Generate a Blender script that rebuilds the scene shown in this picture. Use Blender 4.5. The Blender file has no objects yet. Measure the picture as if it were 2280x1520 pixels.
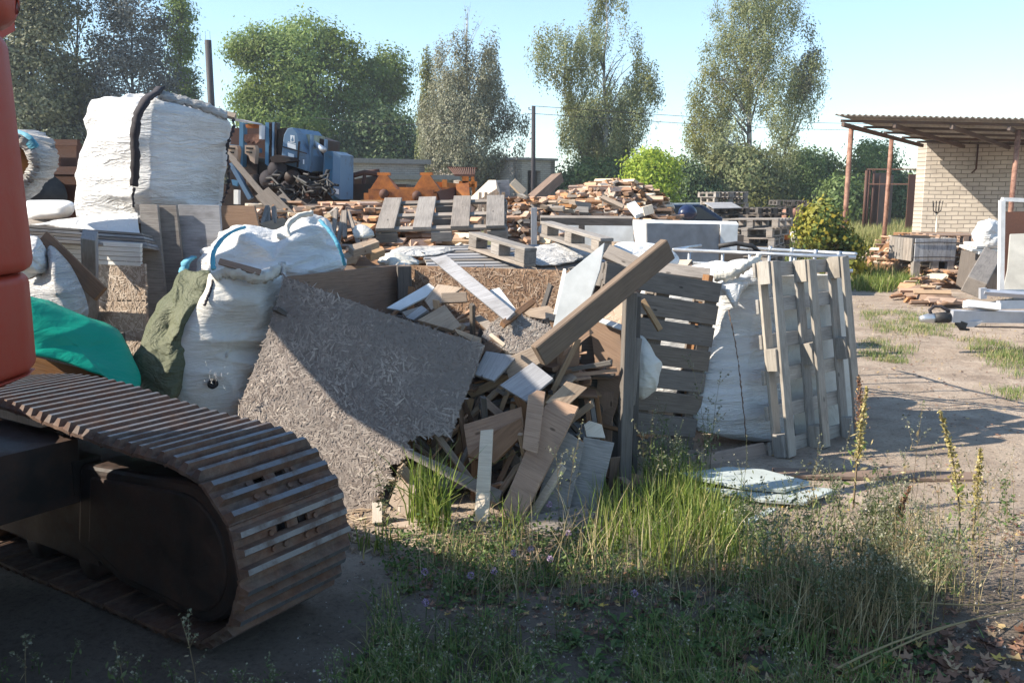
import bpy, bmesh, math, random
import numpy as np
from mathutils import Vector, Matrix, noise
rnd = random.Random(7)
NPR = np.random.RandomState(11)
scene = bpy.context.scene
C = scene.collection

# ------------------------------------------------------------ camera
FPX, CX, CY, HCAM = 1974.0, 1140.0, 760.0, 1.6
PITCH = math.radians(9.32)
cam_data = bpy.data.cameras.new("camera")
cam_data.sensor_width = 36.0
cam_data.lens = 36.0 * FPX / 2280.0
cam_data.clip_start = 0.05
cam_data.clip_end = 3000
cam = bpy.data.objects.new("camera", cam_data)
C.objects.link(cam)
cam.location = (0, 0, HCAM)
cam.rotation_euler = (math.radians(90) - PITCH, 0, 0)
scene.camera = cam

# ------------------------------------------------------------ sky and sun
SUN_AZ, SUN_EL = math.radians(8), math.radians(36)      # travel direction of light: mostly +X, a little +Y
SUNV = Vector((math.cos(SUN_EL) * math.cos(SUN_AZ), math.cos(SUN_EL) * math.sin(SUN_AZ), -math.sin(SUN_EL)))
world = bpy.data.worlds.new("World")
scene.world = world
world.use_nodes = True
wn = world.node_tree
wn.nodes.clear()
sky = wn.nodes.new("ShaderNodeTexSky")
sky.sky_type = 'NISHITA'
sky.sun_disc = False
sky.sun_elevation = SUN_EL
sky.sun_rotation = math.atan2(-SUNV.x, -SUNV.y)
sky.altitude = 0
sky.air_density = 1.0
sky.dust_density = 0.15
sky.ozone_density = 2.4
bg = wn.nodes.new("ShaderNodeBackground")
bg.inputs[1].default_value = 0.15
wo = wn.nodes.new("ShaderNodeOutputWorld")
gam = wn.nodes.new('ShaderNodeGamma'); gam.inputs[1].default_value = 0.86
wn.links.new(sky.outputs[0], gam.inputs[0]); tnt = wn.nodes.new('ShaderNodeMix'); tnt.data_type = 'RGBA'; tnt.blend_type = 'MULTIPLY'; tnt.inputs[0].default_value = 1; tnt.inputs[7].default_value = (0.91, 0.985, 1.0, 1)
wn.links.new(gam.outputs[0], tnt.inputs[6]); wn.links.new(tnt.outputs[2], bg.inputs[0])
wn.links.new(bg.outputs[0], wo.inputs[0])
sl = bpy.data.lights.new("sun", 'SUN')
sl.energy = 5.0
sl.angle = math.radians(0.5)
sl.color = (1.0, 0.91, 0.77)
so = bpy.data.objects.new("sun", sl)
so.rotation_euler = SUNV.to_track_quat('-Z', 'Y').to_euler()
so.location = (-20, -10, 20)
C.objects.link(so)
scene.view_settings.view_transform = 'Standard'
scene.view_settings.look = 'None'
scene.view_settings.gamma = 1
scene.view_settings.use_curve_mapping = False
scene.view_settings.exposure = 1.1
scene.cycles.max_bounces = 6
scene.cycles.diffuse_bounces = 3
scene.cycles.transparent_max_bounces = 8

# ------------------------------------------------------------ pixel -> place helpers (photo is 2280 x 1520)
_cp, _sp = math.cos(PITCH), math.sin(PITCH)
CAM = Vector((0, 0, HCAM))
def ray(u, v):
    a, b = (u - CX) / FPX, (v - CY) / FPX
    return Vector((a, _cp - b * _sp, -_sp - b * _cp))
def W(u, v, Y):
    d = ray(u, v)
    return CAM + d * (Y / d.y)
def G(u, v, z=0.0):
    d = ray(u, v)
    return CAM + d * ((z - HCAM) / d.z)
def onplane(u, v, p, n):
    d = ray(u, v)
    return CAM + d * ((p - CAM).dot(n) / d.dot(n))
def V(*a):
    return Vector(a)

# ------------------------------------------------------------ object helpers
def tag(o, label=None, cat=None, group=None, kind=None):
    if label: o['label'] = label
    if cat: o['category'] = cat
    if group: o['group'] = group
    if kind: o['kind'] = kind
    return o
def mesh_obj(name, verts, faces, mat, parent=None, smooth=False, mw=None, **kw):
    me = bpy.data.meshes.new(name)
    me.from_pydata([tuple(v) for v in verts], [], faces)
    if mat: me.materials.append(mat)
    if smooth:
        me.polygons.foreach_set('use_smooth', [True] * len(me.polygons))
    me.update()
    o = bpy.data.objects.new(name, me)
    C.objects.link(o)
    if parent is not None: o.parent = parent
    if mw is not None: o.matrix_basis = mw
    return tag(o, **kw)
def empty(name, loc, label, cat, group=None, mw=None):
    o = bpy.data.objects.new(name, None)
    C.objects.link(o)
    if mw is not None: o.matrix_basis = mw
    else: o.location = loc
    return tag(o, label, cat, group)
def bm_obj(name, bm, mat, parent=None, smooth=False, mw=None, **kw):
    me = bpy.data.meshes.new(name)
    bm.normal_update()
    bm.to_mesh(me); bm.free()
    if mat: me.materials.append(mat)
    if smooth: me.polygons.foreach_set('use_smooth', [True] * len(me.polygons))
    o = bpy.data.objects.new(name, me)
    C.objects.link(o)
    if parent is not None: o.parent = parent
    if mw is not None: o.matrix_basis = mw
    return tag(o, **kw)
def copy_tree(o, parent=None):
    c = o.copy(); C.objects.link(c); c.parent = parent
    for ch in o.children: copy_tree(ch, c)
    return c
def frame(x, z, p):
    """matrix with X along x, Z close to z, origin p"""
    x = x.normalized()
    z = (z - x * z.dot(x)).normalized()
    y = z.cross(x)
    m = Matrix((x, y, z)).transposed().to_4x4()
    m.translation = p
    return m
class MB:
    """collects simple shapes into one mesh"""
    def __init__(s): s.v = []; s.f = []
    def box(s, c, size, m=None):
        hx, hy, hz = [a / 2 for a in size]
        b = len(s.v)
        for sx in (-1, 1):
            for sy in (-1, 1):
                for sz in (-1, 1):
                    p = Vector((sx * hx, sy * hy, sz * hz))
                    if m is not None: p = m @ p
                    s.v.append(p + Vector(c))
        for q in ((0,1,3,2),(4,6,7,5),(0,4,5,1),(2,3,7,6),(0,2,6,4),(1,5,7,3)):
            s.f.append([b + i for i in q])
        return s
    def bar(s, a, b_, w, t, face=(0,0,1)):
        a, b_ = Vector(a), Vector(b_)
        m = frame(b_ - a, Vector(face), (a + b_) / 2)
        L = (b_ - a).length
        k = len(s.v)
        for sx in (-1, 1):
            for sy in (-1, 1):
                for sz in (-1, 1):
                    s.v.append(m @ Vector((sx * L / 2, sy * w / 2, sz * t / 2)))
        for q in ((0,1,3,2),(4,6,7,5),(0,4,5,1),(2,3,7,6),(0,2,6,4),(1,5,7,3)):
            s.f.append([k + i for i in q])
        return s
    def tube(s, pts, r, n=8, caps=True):
        pts = [Vector(p) for p in pts]
        rr = r if isinstance(r, (list, tuple)) else [r] * len(pts)
        k = len(s.v); ref = Vector((0.13, 0.21, 0.97))
        for i, p in enumerate(pts):
            d = (pts[min(i + 1, len(pts) - 1)] - pts[max(i - 1, 0)]).normalized()
            if abs(d.dot(ref)) > 0.95: ref = Vector((0.97, 0.2, 0.1))
            x = d.cross(ref).normalized(); y = d.cross(x)
            for j in range(n):
                a = 2 * math.pi * j / n
                s.v.append(p + (x * math.cos(a) + y * math.sin(a)) * rr[i])
        for i in range(len(pts) - 1):
            for j in range(n):
                a = k + i * n + j; b = k + i * n + (j + 1) % n
                s.f.append([a, b, b + n, a + n])
        if caps:
            s.f.append([k + j for j in range(n)])
            s.f.append([k + (len(pts) - 1) * n + j for j in reversed(range(n))])
        return s
    def prism(s, poly, d):
        """polygon (list of Vector) extruded by vector d"""
        k = len(s.v); n = len(poly)
        s.v += [Vector(p) for p in poly] + [Vector(p) + Vector(d) for p in poly]
        s.f.append([k + i for i in range(n)])
        s.f.append([k + n + i for i in reversed(range(n))])
        for i in range(n):
            j = (i + 1) % n
            s.f.append([k + i, k + n + i, k + n + j, k + j])
        return s
    def build(s, name, mat, parent=None, smooth=False, mw=None, **kw):
        bm = bmesh.new()
        vs = [bm.verts.new(p) for p in s.v]
        for f in s.f:
            try: bm.faces.new([vs[i] for i in f])
            except ValueError: pass
        bmesh.ops.recalc_face_normals(bm, faces=bm.faces)
        return bm_obj(name, bm, mat, parent, smooth, mw, **kw)

def board_mesh(name, L, w, t, mat, bev=0.0, jit=0.0):
    bm = bmesh.new()
    hx, hy, hz = L / 2, w / 2, t / 2
    vs = []
    for sx in (-1, 1):
        for sy in (-1, 1):
            e = rnd.uniform(-jit, jit)
            for sz in (-1, 1):
                vs.append(bm.verts.new((sx * hx + e, sy * hy, sz * hz)))
    for q in ((0,1,3,2),(4,6,7,5),(0,4,5,1),(2,3,7,6),(0,2,6,4),(1,5,7,3)):
        bm.faces.new([vs[i] for i in q])
    bmesh.ops.recalc_face_normals(bm, faces=bm.faces)
    if bev: bmesh.ops.bevel(bm, geom=bm.edges[:], offset=bev, segments=1, affect='EDGES')
    me = bpy.data.meshes.new(name)
    bm.normal_update(); bm.to_mesh(me); bm.free()
    me.materials.append(mat)
    return me
def brd(name, a, b, w, t, face, mat, parent=None, bev=0.002, jit=0.0, **kw):
    a, b = Vector(a), Vector(b)
    me = board_mesh(name, (b - a).length, w, t, mat, bev, jit)
    o = bpy.data.objects.new(name, me); C.objects.link(o)
    o.matrix_basis = frame(b - a, Vector(face), (a + b) / 2)
    if parent is not None: o.parent = parent
    return tag(o, **kw)
def rough_edge(pix, amp, step=9, seed=1):
    """pixel polygon -> same polygon with an uneven torn outline"""
    r = random.Random(seed); out = []
    for i, p in enumerate(pix):
        q = pix[(i + 1) % len(pix)]
        L = math.hypot(q[0] - p[0], q[1] - p[1]); n = max(1, int(L / step))
        a = amp if len(p) < 3 else p[2]
        nx, ny = (q[1] - p[1]) / max(L, 1e-6), -(q[0] - p[0]) / max(L, 1e-6)
        for k in range(n):
            f = k / n; e = r.uniform(-a, a) if k else 0
            out.append((p[0] + (q[0] - p[0]) * f + nx * e, p[1] + (q[1] - p[1]) * f + ny * e))
    return out
def slab(name, pix, Y, n, t, mat, parent=None, bev=0.0015, P=None, **kw):
    """flat piece of real thickness t lying in a plane (through the pixel centre at depth Y, normal n); pixels give its outline"""
    n = Vector(n).normalized()
    cu = sum(p[0] for p in pix) / len(pix); cv = sum(p[1] for p in pix) / len(pix)
    p0 = P if P is not None else W(cu, cv, Y)
    pts = [onplane(p[0], p[1], p0, n) for p in pix]
    c = sum(pts, Vector()) / len(pts)
    m = frame(pts[1] - pts[0], n, c)
    mi = m.inverted()
    loc = [mi @ p for p in pts]
    bm = bmesh.new()
    top = [bm.verts.new((p.x, p.y, 0)) for p in loc]
    bot = [bm.verts.new((p.x, p.y, -t)) for p in loc]
    bm.faces.new(top); bm.faces.new(list(reversed(bot)))
    N = len(loc)
    for i in range(N):
        j = (i + 1) % N
        bm.faces.new([top[i], bot[i], bot[j], top[j]])
    bmesh.ops.recalc_face_normals(bm, faces=bm.faces)
    if bev and N <= 8: bmesh.ops.bevel(bm, geom=bm.edges[:], offset=bev, segments=1, affect='EDGES')
    if N > 4: bmesh.ops.triangulate(bm, faces=[f for f in bm.faces if len(f.verts) > 4])
    return bm_obj(name, bm, mat, parent, False, m, **kw)

# ------------------------------------------------------------ materials
def new_mat(name):
    m = bpy.data.materials.new(name); m.use_nodes = True
    nt = m.node_tree; nt.nodes.clear()
    out = nt.nodes.new("ShaderNodeOutputMaterial")
    bs = nt.nodes.new("ShaderNodeBsdfPrincipled")
    nt.links.new(bs.outputs[0], out.inputs[0])
    return m, nt, bs
def N(nt, typ, **kw):
    n = nt.nodes.new("ShaderNode" + typ)
    for k, v in kw.items():
        if k.startswith('i_'):
            key = k[2:]
            n.inputs[int(key) if key.isdigit() else key.replace('_', ' ')].default_value = v
        else: setattr(n, k, v)
    return n
def ramp(nt, src, stops, interp='LINEAR'):
    r = nt.nodes.new("ShaderNodeValToRGB")
    r.color_ramp.interpolation = interp
    els = r.color_ramp.elements
    while len(els) > 1: els.remove(els[-1])
    els[0].position = stops[0][0]; els[0].color = (*c3(stops[0][1]), 1)
    for p, c in stops[1:]:
        e = els.new(p); e.color = (*c3(c), 1)
    if src is not None: nt.links.new(src, r.inputs[0])
    return r.outputs[0]
def c3(c):
    return (c, c, c) if isinstance(c, (int, float)) else tuple(c)
def mixc(nt, f, a, b, mode='MIX'):
    m = nt.nodes.new("ShaderNodeMix"); m.data_type = 'RGBA'; m.blend_type = mode
    for i, s in ((0, f), (6, a), (7, b)):
        if hasattr(s, 'links') or hasattr(s, 'is_linked'): nt.links.new(s, m.inputs[i])
        elif i == 0: m.inputs[0].default_value = s
        else: m.inputs[i].default_value = (*c3(s), 1)
    return m.outputs[2]
def mth(nt, op, a, b=0.0, clamp=False):
    m = nt.nodes.new("ShaderNodeMath"); m.operation = op; m.use_clamp = clamp
    for i, s in ((0, a), (1, b)):
        if hasattr(s, 'is_linked'): nt.links.new(s, m.inputs[i])
        else: m.inputs[i].default_value = s
    return m.outputs[0]
def coords(nt, scale=(1, 1, 1), rot=(0, 0, 0), kind='Object', rand=0.0):
    tc = N(nt, "TexCoord")
    mp = N(nt, "Mapping")
    mp.inputs['Scale'].default_value = scale
    mp.inputs['Rotation'].default_value = rot
    src = tc.outputs[kind]
    if rand:
        oi = N(nt, "ObjectInfo")
        a = N(nt, "VectorMath", operation='ADD')
        s = mth(nt, 'MULTIPLY', oi.outputs['Random'], rand)
        nt.links.new(src, a.inputs[0]); nt.links.new(s, a.inputs[1])
        src = a.outputs[0]
    nt.links.new(src, mp.inputs[0])
    return mp.outputs[0]
def noi(nt, vec, scale, detail=4, rough=0.55, dist=0.0):
    n = N(nt, "TexNoise"); n.inputs['Scale'].default_value = scale
    n.inputs['Detail'].default_value = detail; n.inputs['Roughness'].default_value = rough
    n.inputs['Distortion'].default_value = dist
    if vec is not None: nt.links.new(vec, n.inputs['Vector'])
    return n.outputs['Fac']
def bump(nt, bs, h, strength=0.4, dist=0.01):
    b = N(nt, "Bump"); b.inputs['Strength'].default_value = strength; b.inputs['Distance'].default_value = dist
    nt.links.new(h, b.inputs['Height']); nt.links.new(b.outputs[0], bs.inputs['Normal'])
    return b

def wood(name, dark, light, vary=0.35, stain=(0.10, 0.09, 0.085), stain_amt=0.5, rough=0.85, knots=True, kind='Object'):
    m, nt, bs = new_mat(name)
    g = noi(nt, coords(nt, (2.2, 44, 44), rand=37.0, kind=kind), 3.0, 7, 0.66, 0.35)
    c = ramp(nt, g, [(0.24, dark), (0.5, [(a * .42 + b * .58) for a, b in zip(dark, light)]), (0.78, light)])
    st = noi(nt, coords(nt, (1, 2, 2), rand=11.0, kind=kind), 5.0, 5, 0.6)
    sf = mth(nt, 'MULTIPLY', ramp(nt, st, [(0.48, 0.0), (0.72, 1.0)]), stain_amt)
    c = mixc(nt, sf, c, stain)
    if knots:
        vo = N(nt, "TexVoronoi"); vo.inputs['Scale'].default_value = 3.1
        nt.links.new(coords(nt, (1.3, 3.2, 1.0), rand=23.0, kind=kind), vo.inputs['Vector'])
        kf = ramp(nt, vo.outputs['Distance'], [(0.0, 0.85), (0.055, 0.75), (0.085, 0.0)])
        c = mixc(nt, kf, c, [a * 0.35 for a in dark])
    oi = N(nt, "ObjectInfo")
    hs = N(nt, "HueSaturation")
    nt.links.new(c, hs.inputs['Color'])
    v = mth(nt, 'ADD', mth(nt, 'MULTIPLY', oi.outputs['Random'], vary), 1 - vary * 0.5)
    nt.links.new(v, hs.inputs['Value'])
    r2 = mth(nt, 'FRACT', mth(nt, 'MULTIPLY', oi.outputs['Random'], 17.31))
    nt.links.new(mth(nt, 'ADD', mth(nt, 'MULTIPLY', r2, 0.55), 0.7), hs.inputs['Saturation'])
    nt.links.new(hs.outputs[0], bs.inputs['Base Color'])
    bs.inputs['Roughness'].default_value = rough
    bs.inputs['Specular IOR Level'].default_value = 0.25
    bump(nt, bs, g, 0.5, 0.004)
    return m
def plain(name, c, rough=0.7, metal=0.0, var=0.15, scale=8.0, dirt=None, dirt_amt=0.5, bmp=0.15, spec=0.4, dlo=0.45, dhi=0.7):
    m, nt, bs = new_mat(name)
    v = noi(nt, coords(nt, rand=9.0), scale, 5)
    col = mixc(nt, ramp(nt, v, [(0.3, 0.0), (0.7, 1.0)]), [x * (1 - var) for x in c], [min(1, x * (1 + var)) for x in c])
    if dirt is not None:
        d = noi(nt, coords(nt, (1, 1, 1), rand=5.0), scale * 0.45, 8, 0.68)
        f = mth(nt, 'MULTIPLY', ramp(nt, d, [(dlo, 0.0), (dhi, 1.0)]), dirt_amt)
        col = mixc(nt, f, col, dirt)
    nt.links.new(col, bs.inputs['Base Color'])
    bs.inputs['Roughness'].default_value = rough
    bs.inputs['Metallic'].default_value = metal
    bs.inputs['Specular IOR Level'].default_value = spec
    if bmp: bump(nt, bs, v, bmp, 0.004)
    return m
def leafy(name, stops, trans=0.25, rough=0.6, patch=None, pscale=0.5):
    """foliage; colour varies leaf by leaf and in patches through the plant"""
    m, nt, bs = new_mat(name)
    ge = N(nt, "NewGeometry")
    c = ramp(nt, ge.outputs['Random Per Island'], stops)
    if patch is not None:
        p = noi(nt, coords(nt), pscale, 3)
        c = mixc(nt, ramp(nt, p, [(0.45, 0.0), (0.62, 1.0)]), c, patch)
    nt.links.new(c, bs.inputs['Base Color'])
    bs.inputs['Roughness'].default_value = rough
    bs.inputs['Specular IOR Level'].default_value = 0.3
    tr = N(nt, "BsdfTranslucent")
    nt.links.new(c, tr.inputs[0])
    mx = N(nt, "MixShader"); mx.inputs[0].default_value = trans
    nt.links.new(bs.outputs[0], mx.inputs[1]); nt.links.new(tr.outputs[0], mx.inputs[2])
    nt.links.new(mx.outputs[0], [n for n in nt.nodes if n.type == 'OUTPUT_MATERIAL'][0].inputs[0])
    return m
def osb(name, dark, light, sc=1.0):
    m, nt, bs = new_mat(name)
    base = noi(nt, coords(nt), 3.0, 4)
    col = mixc(nt, base, dark, [(a + b) / 2 for a, b in zip(dark, light)])
    h = None
    for k, ang in enumerate((0.2, 1.1, 2.0, 2.8, 0.7)):
        vo = N(nt, "TexVoronoi"); vo.inputs['Scale'].default_value = 1.0
        m2 = N(nt, "Mapping"); m2.inputs['Scale'].default_value = (11 * sc, 60 * sc, 30)
        nt.links.new(coords(nt, (1, 1, 1), (0, 0, ang)), m2.inputs[0]); nt.links.new(m2.outputs[0], vo.inputs['Vector'])
        sp = N(nt, "SeparateColor"); nt.links.new(vo.outputs['Color'], sp.inputs[0])
        pick = ramp(nt, sp.outputs[0], [(0.0, 0.0), (0.62, 0.0), (0.66, 1.0)])
        edge = ramp(nt, vo.outputs['Distance'], [(0.0, 1.0), (0.42, 1.0), (0.55, 0.0)])
        f = mth(nt, 'MULTIPLY', pick, edge)
        tone = mixc(nt, sp.outputs[1], dark, light)
        col = mixc(nt, mth(nt, 'MULTIPLY', f, 0.85), col, tone)
        h = f if h is None else mth(nt, 'ADD', mth(nt, 'MULTIPLY', h, 0.7), mth(nt, 'MULTIPLY', f, 0.6))
    s = noi(nt, coords(nt), 1.7, 6, 0.6)
    col = mixc(nt, mth(nt, 'MULTIPLY', ramp(nt, s, [(0.45, 0.0), (0.7, 1.0)]), 0.4), col, [a * 0.6 for a in dark])
    nt.links.new(col, bs.inputs['Base Color'])
    bs.inputs['Roughness'].default_value = 0.9
    bs.inputs['Specular IOR Level'].default_value = 0.15
    bump(nt, bs, h, 0.7, 0.006)
    return m
def fabric(name, c, dirtc=(0.35, 0.32, 0.27), dirt_amt=0.35, fold=(1, 1, 4), fscale=4.0, trans=0.08, fb=0.35, rough=0.65):
    m, nt, bs = new_mat(name)
    d = noi(nt, coords(nt, rand=3.0), 2.2, 7, 0.65)
    col = mixc(nt, mth(nt, 'MULTIPLY', ramp(nt, d, [(0.42, 0.0), (0.72, 1.0)]), dirt_amt), c, dirtc)
    nt.links.new(col, bs.inputs['Base Color'])
    bs.inputs['Roughness'].default_value = rough
    bs.inputs['Specular IOR Level'].default_value = 0.3
    f1 = noi(nt, coords(nt, fold, rand=3.0), fscale, 5, 0.55, 1.2)
    f2 = noi(nt, coords(nt, [a * 3 for a in fold], (0.3, 0.4, 0.5), rand=3.0), fscale, 3, 0.5, 0.8)
    wv = noi(nt, coords(nt), 220.0, 1)
    h = mth(nt, 'ADD', mth(nt, 'ADD', mth(nt, 'ABSOLUTE', mth(nt, 'SUBTRACT', f1, 0.5)), mth(nt, 'MULTIPLY', f2, 0.22)), mth(nt, 'MULTIPLY', wv, 0.015))
    bump(nt, bs, h, fb, 0.08)
    tr = N(nt, "BsdfTranslucent"); nt.links.new(col, tr.inputs[0])
    mx = N(nt, "MixShader"); mx.inputs[0].default_value = trans
    nt.links.new(bs.outputs[0], mx.inputs[1]); nt.links.new(tr.outputs[0], mx.inputs[2])
    nt.links.new(mx.outputs[0], [n for n in nt.nodes if n.type == 'OUTPUT_MATERIAL'][0].inputs[0])
    return m
def rusty(name, paint, rust=(0.16, 0.065, 0.03), lo=0.45, hi=0.62, scale=4.0, rough=0.6, metal=0.0, dust=None, spec=0.4):
    m, nt, bs = new_mat(name)
    a = noi(nt, coords(nt, rand=4.0), scale, 9, 0.7)
    f = ramp(nt, a, [(lo, 0.0), (hi, 1.0)])
    fine = noi(nt, coords(nt), scale * 9, 5, 0.7)
    r = mixc(nt, fine, [x * 0.45 for x in rust], [min(1, x * 1.6) for x in rust])
    col = mixc(nt, f, paint, r)
    if dust is not None:
        dd = noi(nt, coords(nt), scale * 3, 6, 0.7)
        col = mixc(nt, mth(nt, 'MULTIPLY', ramp(nt, dd, [(0.4, 0.0), (0.75, 1.0)]), 0.7), col, dust)
    nt.links.new(col, bs.inputs['Base Color'])
    nt.links.new(ramp(nt, f, [(0, rough), (1, 0.85)]), bs.inputs['Roughness'])
    bs.inputs['Metallic'].default_value = metal
    bs.inputs['Specular IOR Level'].default_value = spec
    bump(nt, bs, mth(nt, 'ADD', f, fine), 0.3, 0.004)
    return m

M = {}
M['grey'] = wood('weathered_grey_wood', (0.14, 0.12, 0.105), (0.36, 0.32, 0.285))
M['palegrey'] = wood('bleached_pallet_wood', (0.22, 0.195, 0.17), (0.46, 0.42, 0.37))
M['post'] = wood('shaded_post_wood', (0.09, 0.075, 0.062), (0.22, 0.19, 0.165))  # grey wood darkened, the shade on the timber post painted into it
M['greyblue'] = wood('worn_grey_wood', (0.20, 0.20, 0.21), (0.40, 0.40, 0.42), stain_amt=0.55)
M['tan'] = wood('tan_wood', (0.25, 0.165, 0.105), (0.46, 0.34, 0.235), stain_amt=0.4)
M['pale'] = wood('pale_new_wood', (0.46, 0.35, 0.25), (0.70, 0.59, 0.45), stain_amt=0.15)
M['pink'] = wood('reddish_wood', (0.24, 0.15, 0.105), (0.45, 0.31, 0.225), stain_amt=0.35)
M['heapred'] = wood('red_split_wood', (0.30, 0.165, 0.105), (0.56, 0.36, 0.24), stain_amt=0.25, knots=False)
M['brown'] = wood('brown_wood', (0.13, 0.07, 0.04), (0.30, 0.18, 0.11), stain_amt=0.35)
M['dark'] = wood('dark_old_wood', (0.05, 0.042, 0.037), (0.16, 0.14, 0.125))
M['mdf'] = wood('brown_board', (0.19, 0.105, 0.06), (0.30, 0.18, 0.105), vary=0.2, knots=False, stain_amt=0.25)
M['whiteboard'] = plain('white_laminate', (0.62, 0.64, 0.65), 0.55, dirt=(0.35, 0.34, 0.3), dirt_amt=0.35, bmp=0.08)
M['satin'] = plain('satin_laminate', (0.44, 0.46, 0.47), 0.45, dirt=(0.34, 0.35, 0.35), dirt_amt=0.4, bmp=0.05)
M['shadewhite'] = plain('shaded_laminate', (0.38, 0.42, 0.41), 0.65, dirt=(0.27, 0.29, 0.27), dirt_amt=0.3, bmp=0.08)  # white laminate darkened to paint shade into the boards in the weeds
M['greypanel'] = plain('grey_panel', (0.27, 0.27, 0.28), 0.7, dirt=(0.16, 0.14, 0.13), dirt_amt=0.5)
M['siding'] = wood('white_siding', (0.55, 0.53, 0.50), (0.78, 0.77, 0.73), vary=0.1, knots=False, stain_amt=0.2, stain=(0.3, 0.27, 0.22))
M['osb'] = osb('weathered_osb', (0.19, 0.155, 0.135), (0.46, 0.40, 0.35))
M['osb_tan'] = osb('tan_osb', (0.22, 0.13, 0.08), (0.50, 0.35, 0.24))
M['osb_pale'] = osb('pale_osb', (0.34, 0.26, 0.20), (0.62, 0.52, 0.43))
M['chip'] = osb('fibre_chipboard', (0.20, 0.18, 0.16), (0.52, 0.48, 0.44), 1.8)
M['bag'] = fabric('white_woven_bag', (0.68, 0.68, 0.68), dirt_amt=0.35, fold=(1, 1, 5), fb=0.7)
M['bag2'] = fabric('cream_woven_bag', (0.62, 0.605, 0.56), dirtc=(0.38, 0.33, 0.25), dirt_amt=0.5)
M['bag3'] = fabric('grey_woven_bag', (0.54, 0.53, 0.52), dirtc=(0.27, 0.25, 0.22), dirt_amt=0.5, fold=(1, 1, 7), fb=0.9)
M['green'] = fabric('green_tarp', (0.0, 0.32, 0.215), dirtc=(0.01, 0.22, 0.15), dirt_amt=0.3, fold=(1, 1, 2), fscale=2.5, trans=0.12, fb=0.35, rough=0.5)
M['olive'] = fabric('olive_tarp', (0.09, 0.10, 0.058), dirtc=(0.20, 0.20, 0.13), dirt_amt=0.5, fold=(2, 2, 3), fscale=3.0, trans=0.03, fb=0.7)
M['bluetarp'] = fabric('blue_strap', (0.09, 0.33, 0.47), dirtc=(0.2, 0.35, 0.4), dirt_amt=0.3)
M['orange'] = rusty('orange_red_paint', (0.33, 0.038, 0.018), lo=0.66, hi=0.8, rough=0.5, dust=(0.30, 0.06, 0.035), spec=0.3)
M['steel'] = rusty('rusty_track_steel', (0.055, 0.035, 0.028), rust=(0.12, 0.055, 0.032), lo=0.38, hi=0.62, scale=6, rough=0.65, metal=0.0, dust=(0.20, 0.145, 0.11), spec=0.4)
M['worn'] = rusty('worn_steel_edge', (0.16, 0.16, 0.17), rust=(0.11, 0.07, 0.05), lo=0.45, hi=0.7, scale=12, rough=0.42, metal=0.55, spec=0.5)
M['oily'] = rusty('oily_steel', (0.014, 0.011, 0.010), rust=(0.055, 0.026, 0.016), lo=0.40, hi=0.66, scale=3.5, rough=0.5)
M['rust'] = rusty('brown_rust', (0.075, 0.034, 0.024), rust=(0.10, 0.045, 0.03), lo=0.3, hi=0.7)
M['rustpost'] = rusty('rusty_post_paint', (0.33, 0.18, 0.125), rust=(0.15, 0.07, 0.05), lo=0.42, hi=0.6, scale=6)
M['machineorange'] = rusty('machine_orange', (0.48, 0.17, 0.035), rust=(0.20, 0.07, 0.03), lo=0.42, hi=0.62, scale=3)
M['blue'] = rusty('machine_blue', (0.12, 0.20, 0.30), rust=(0.10, 0.08, 0.07), lo=0.52, hi=0.7, scale=2.5)
M['brightblue'] = rusty('bright_blue', (0.07, 0.18, 0.30), rust=(0.10, 0.10, 0.10), lo=0.6, hi=0.8, scale=2.5)
M['black'] = plain('black_rubber', (0.02, 0.02, 0.022), 0.6, dirt=(0.09, 0.08, 0.07), dirt_amt=0.6)
M['strap'] = plain('black_strap', (0.035, 0.03, 0.035), 0.85)
M['galv'] = plain('galvanised_steel', (0.52, 0.54, 0.57), 0.38, 0.75, var=0.2, scale=12)
M['aluminium'] = plain('painted_aluminium', (0.44, 0.45, 0.49), 0.4, 0.3, var=0.08, scale=10)
M['whitepaint'] = plain('white_paint', (0.78, 0.77, 0.75), 0.5, dirt=(0.35, 0.2, 0.12), dirt_amt=0.3, dlo=0.58, dhi=0.75)
M['concrete'] = plain('concrete_sheet', (0.40, 0.39, 0.36), 0.9, dirt=(0.22, 0.21, 0.19), dirt_amt=0.6, scale=4)
M['bark'] = plain('bark', (0.10, 0.08, 0.065), 0.95, var=0.4, scale=5, bmp=0.5)
M['birch'] = plain('birch_bark', (0.5, 0.48, 0.45), 0.9, var=0.2, scale=3, dirt=(0.06, 0.05, 0.045), dirt_amt=0.9, dlo=0.48, dhi=0.55)
M['letter'] = plain('white_lettering', (0.72, 0.74, 0.76), 0.6, var=0.05)
M['ink'] = plain('dark_ink', (0.02, 0.02, 0.03), 0.7, var=0.05)
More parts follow.
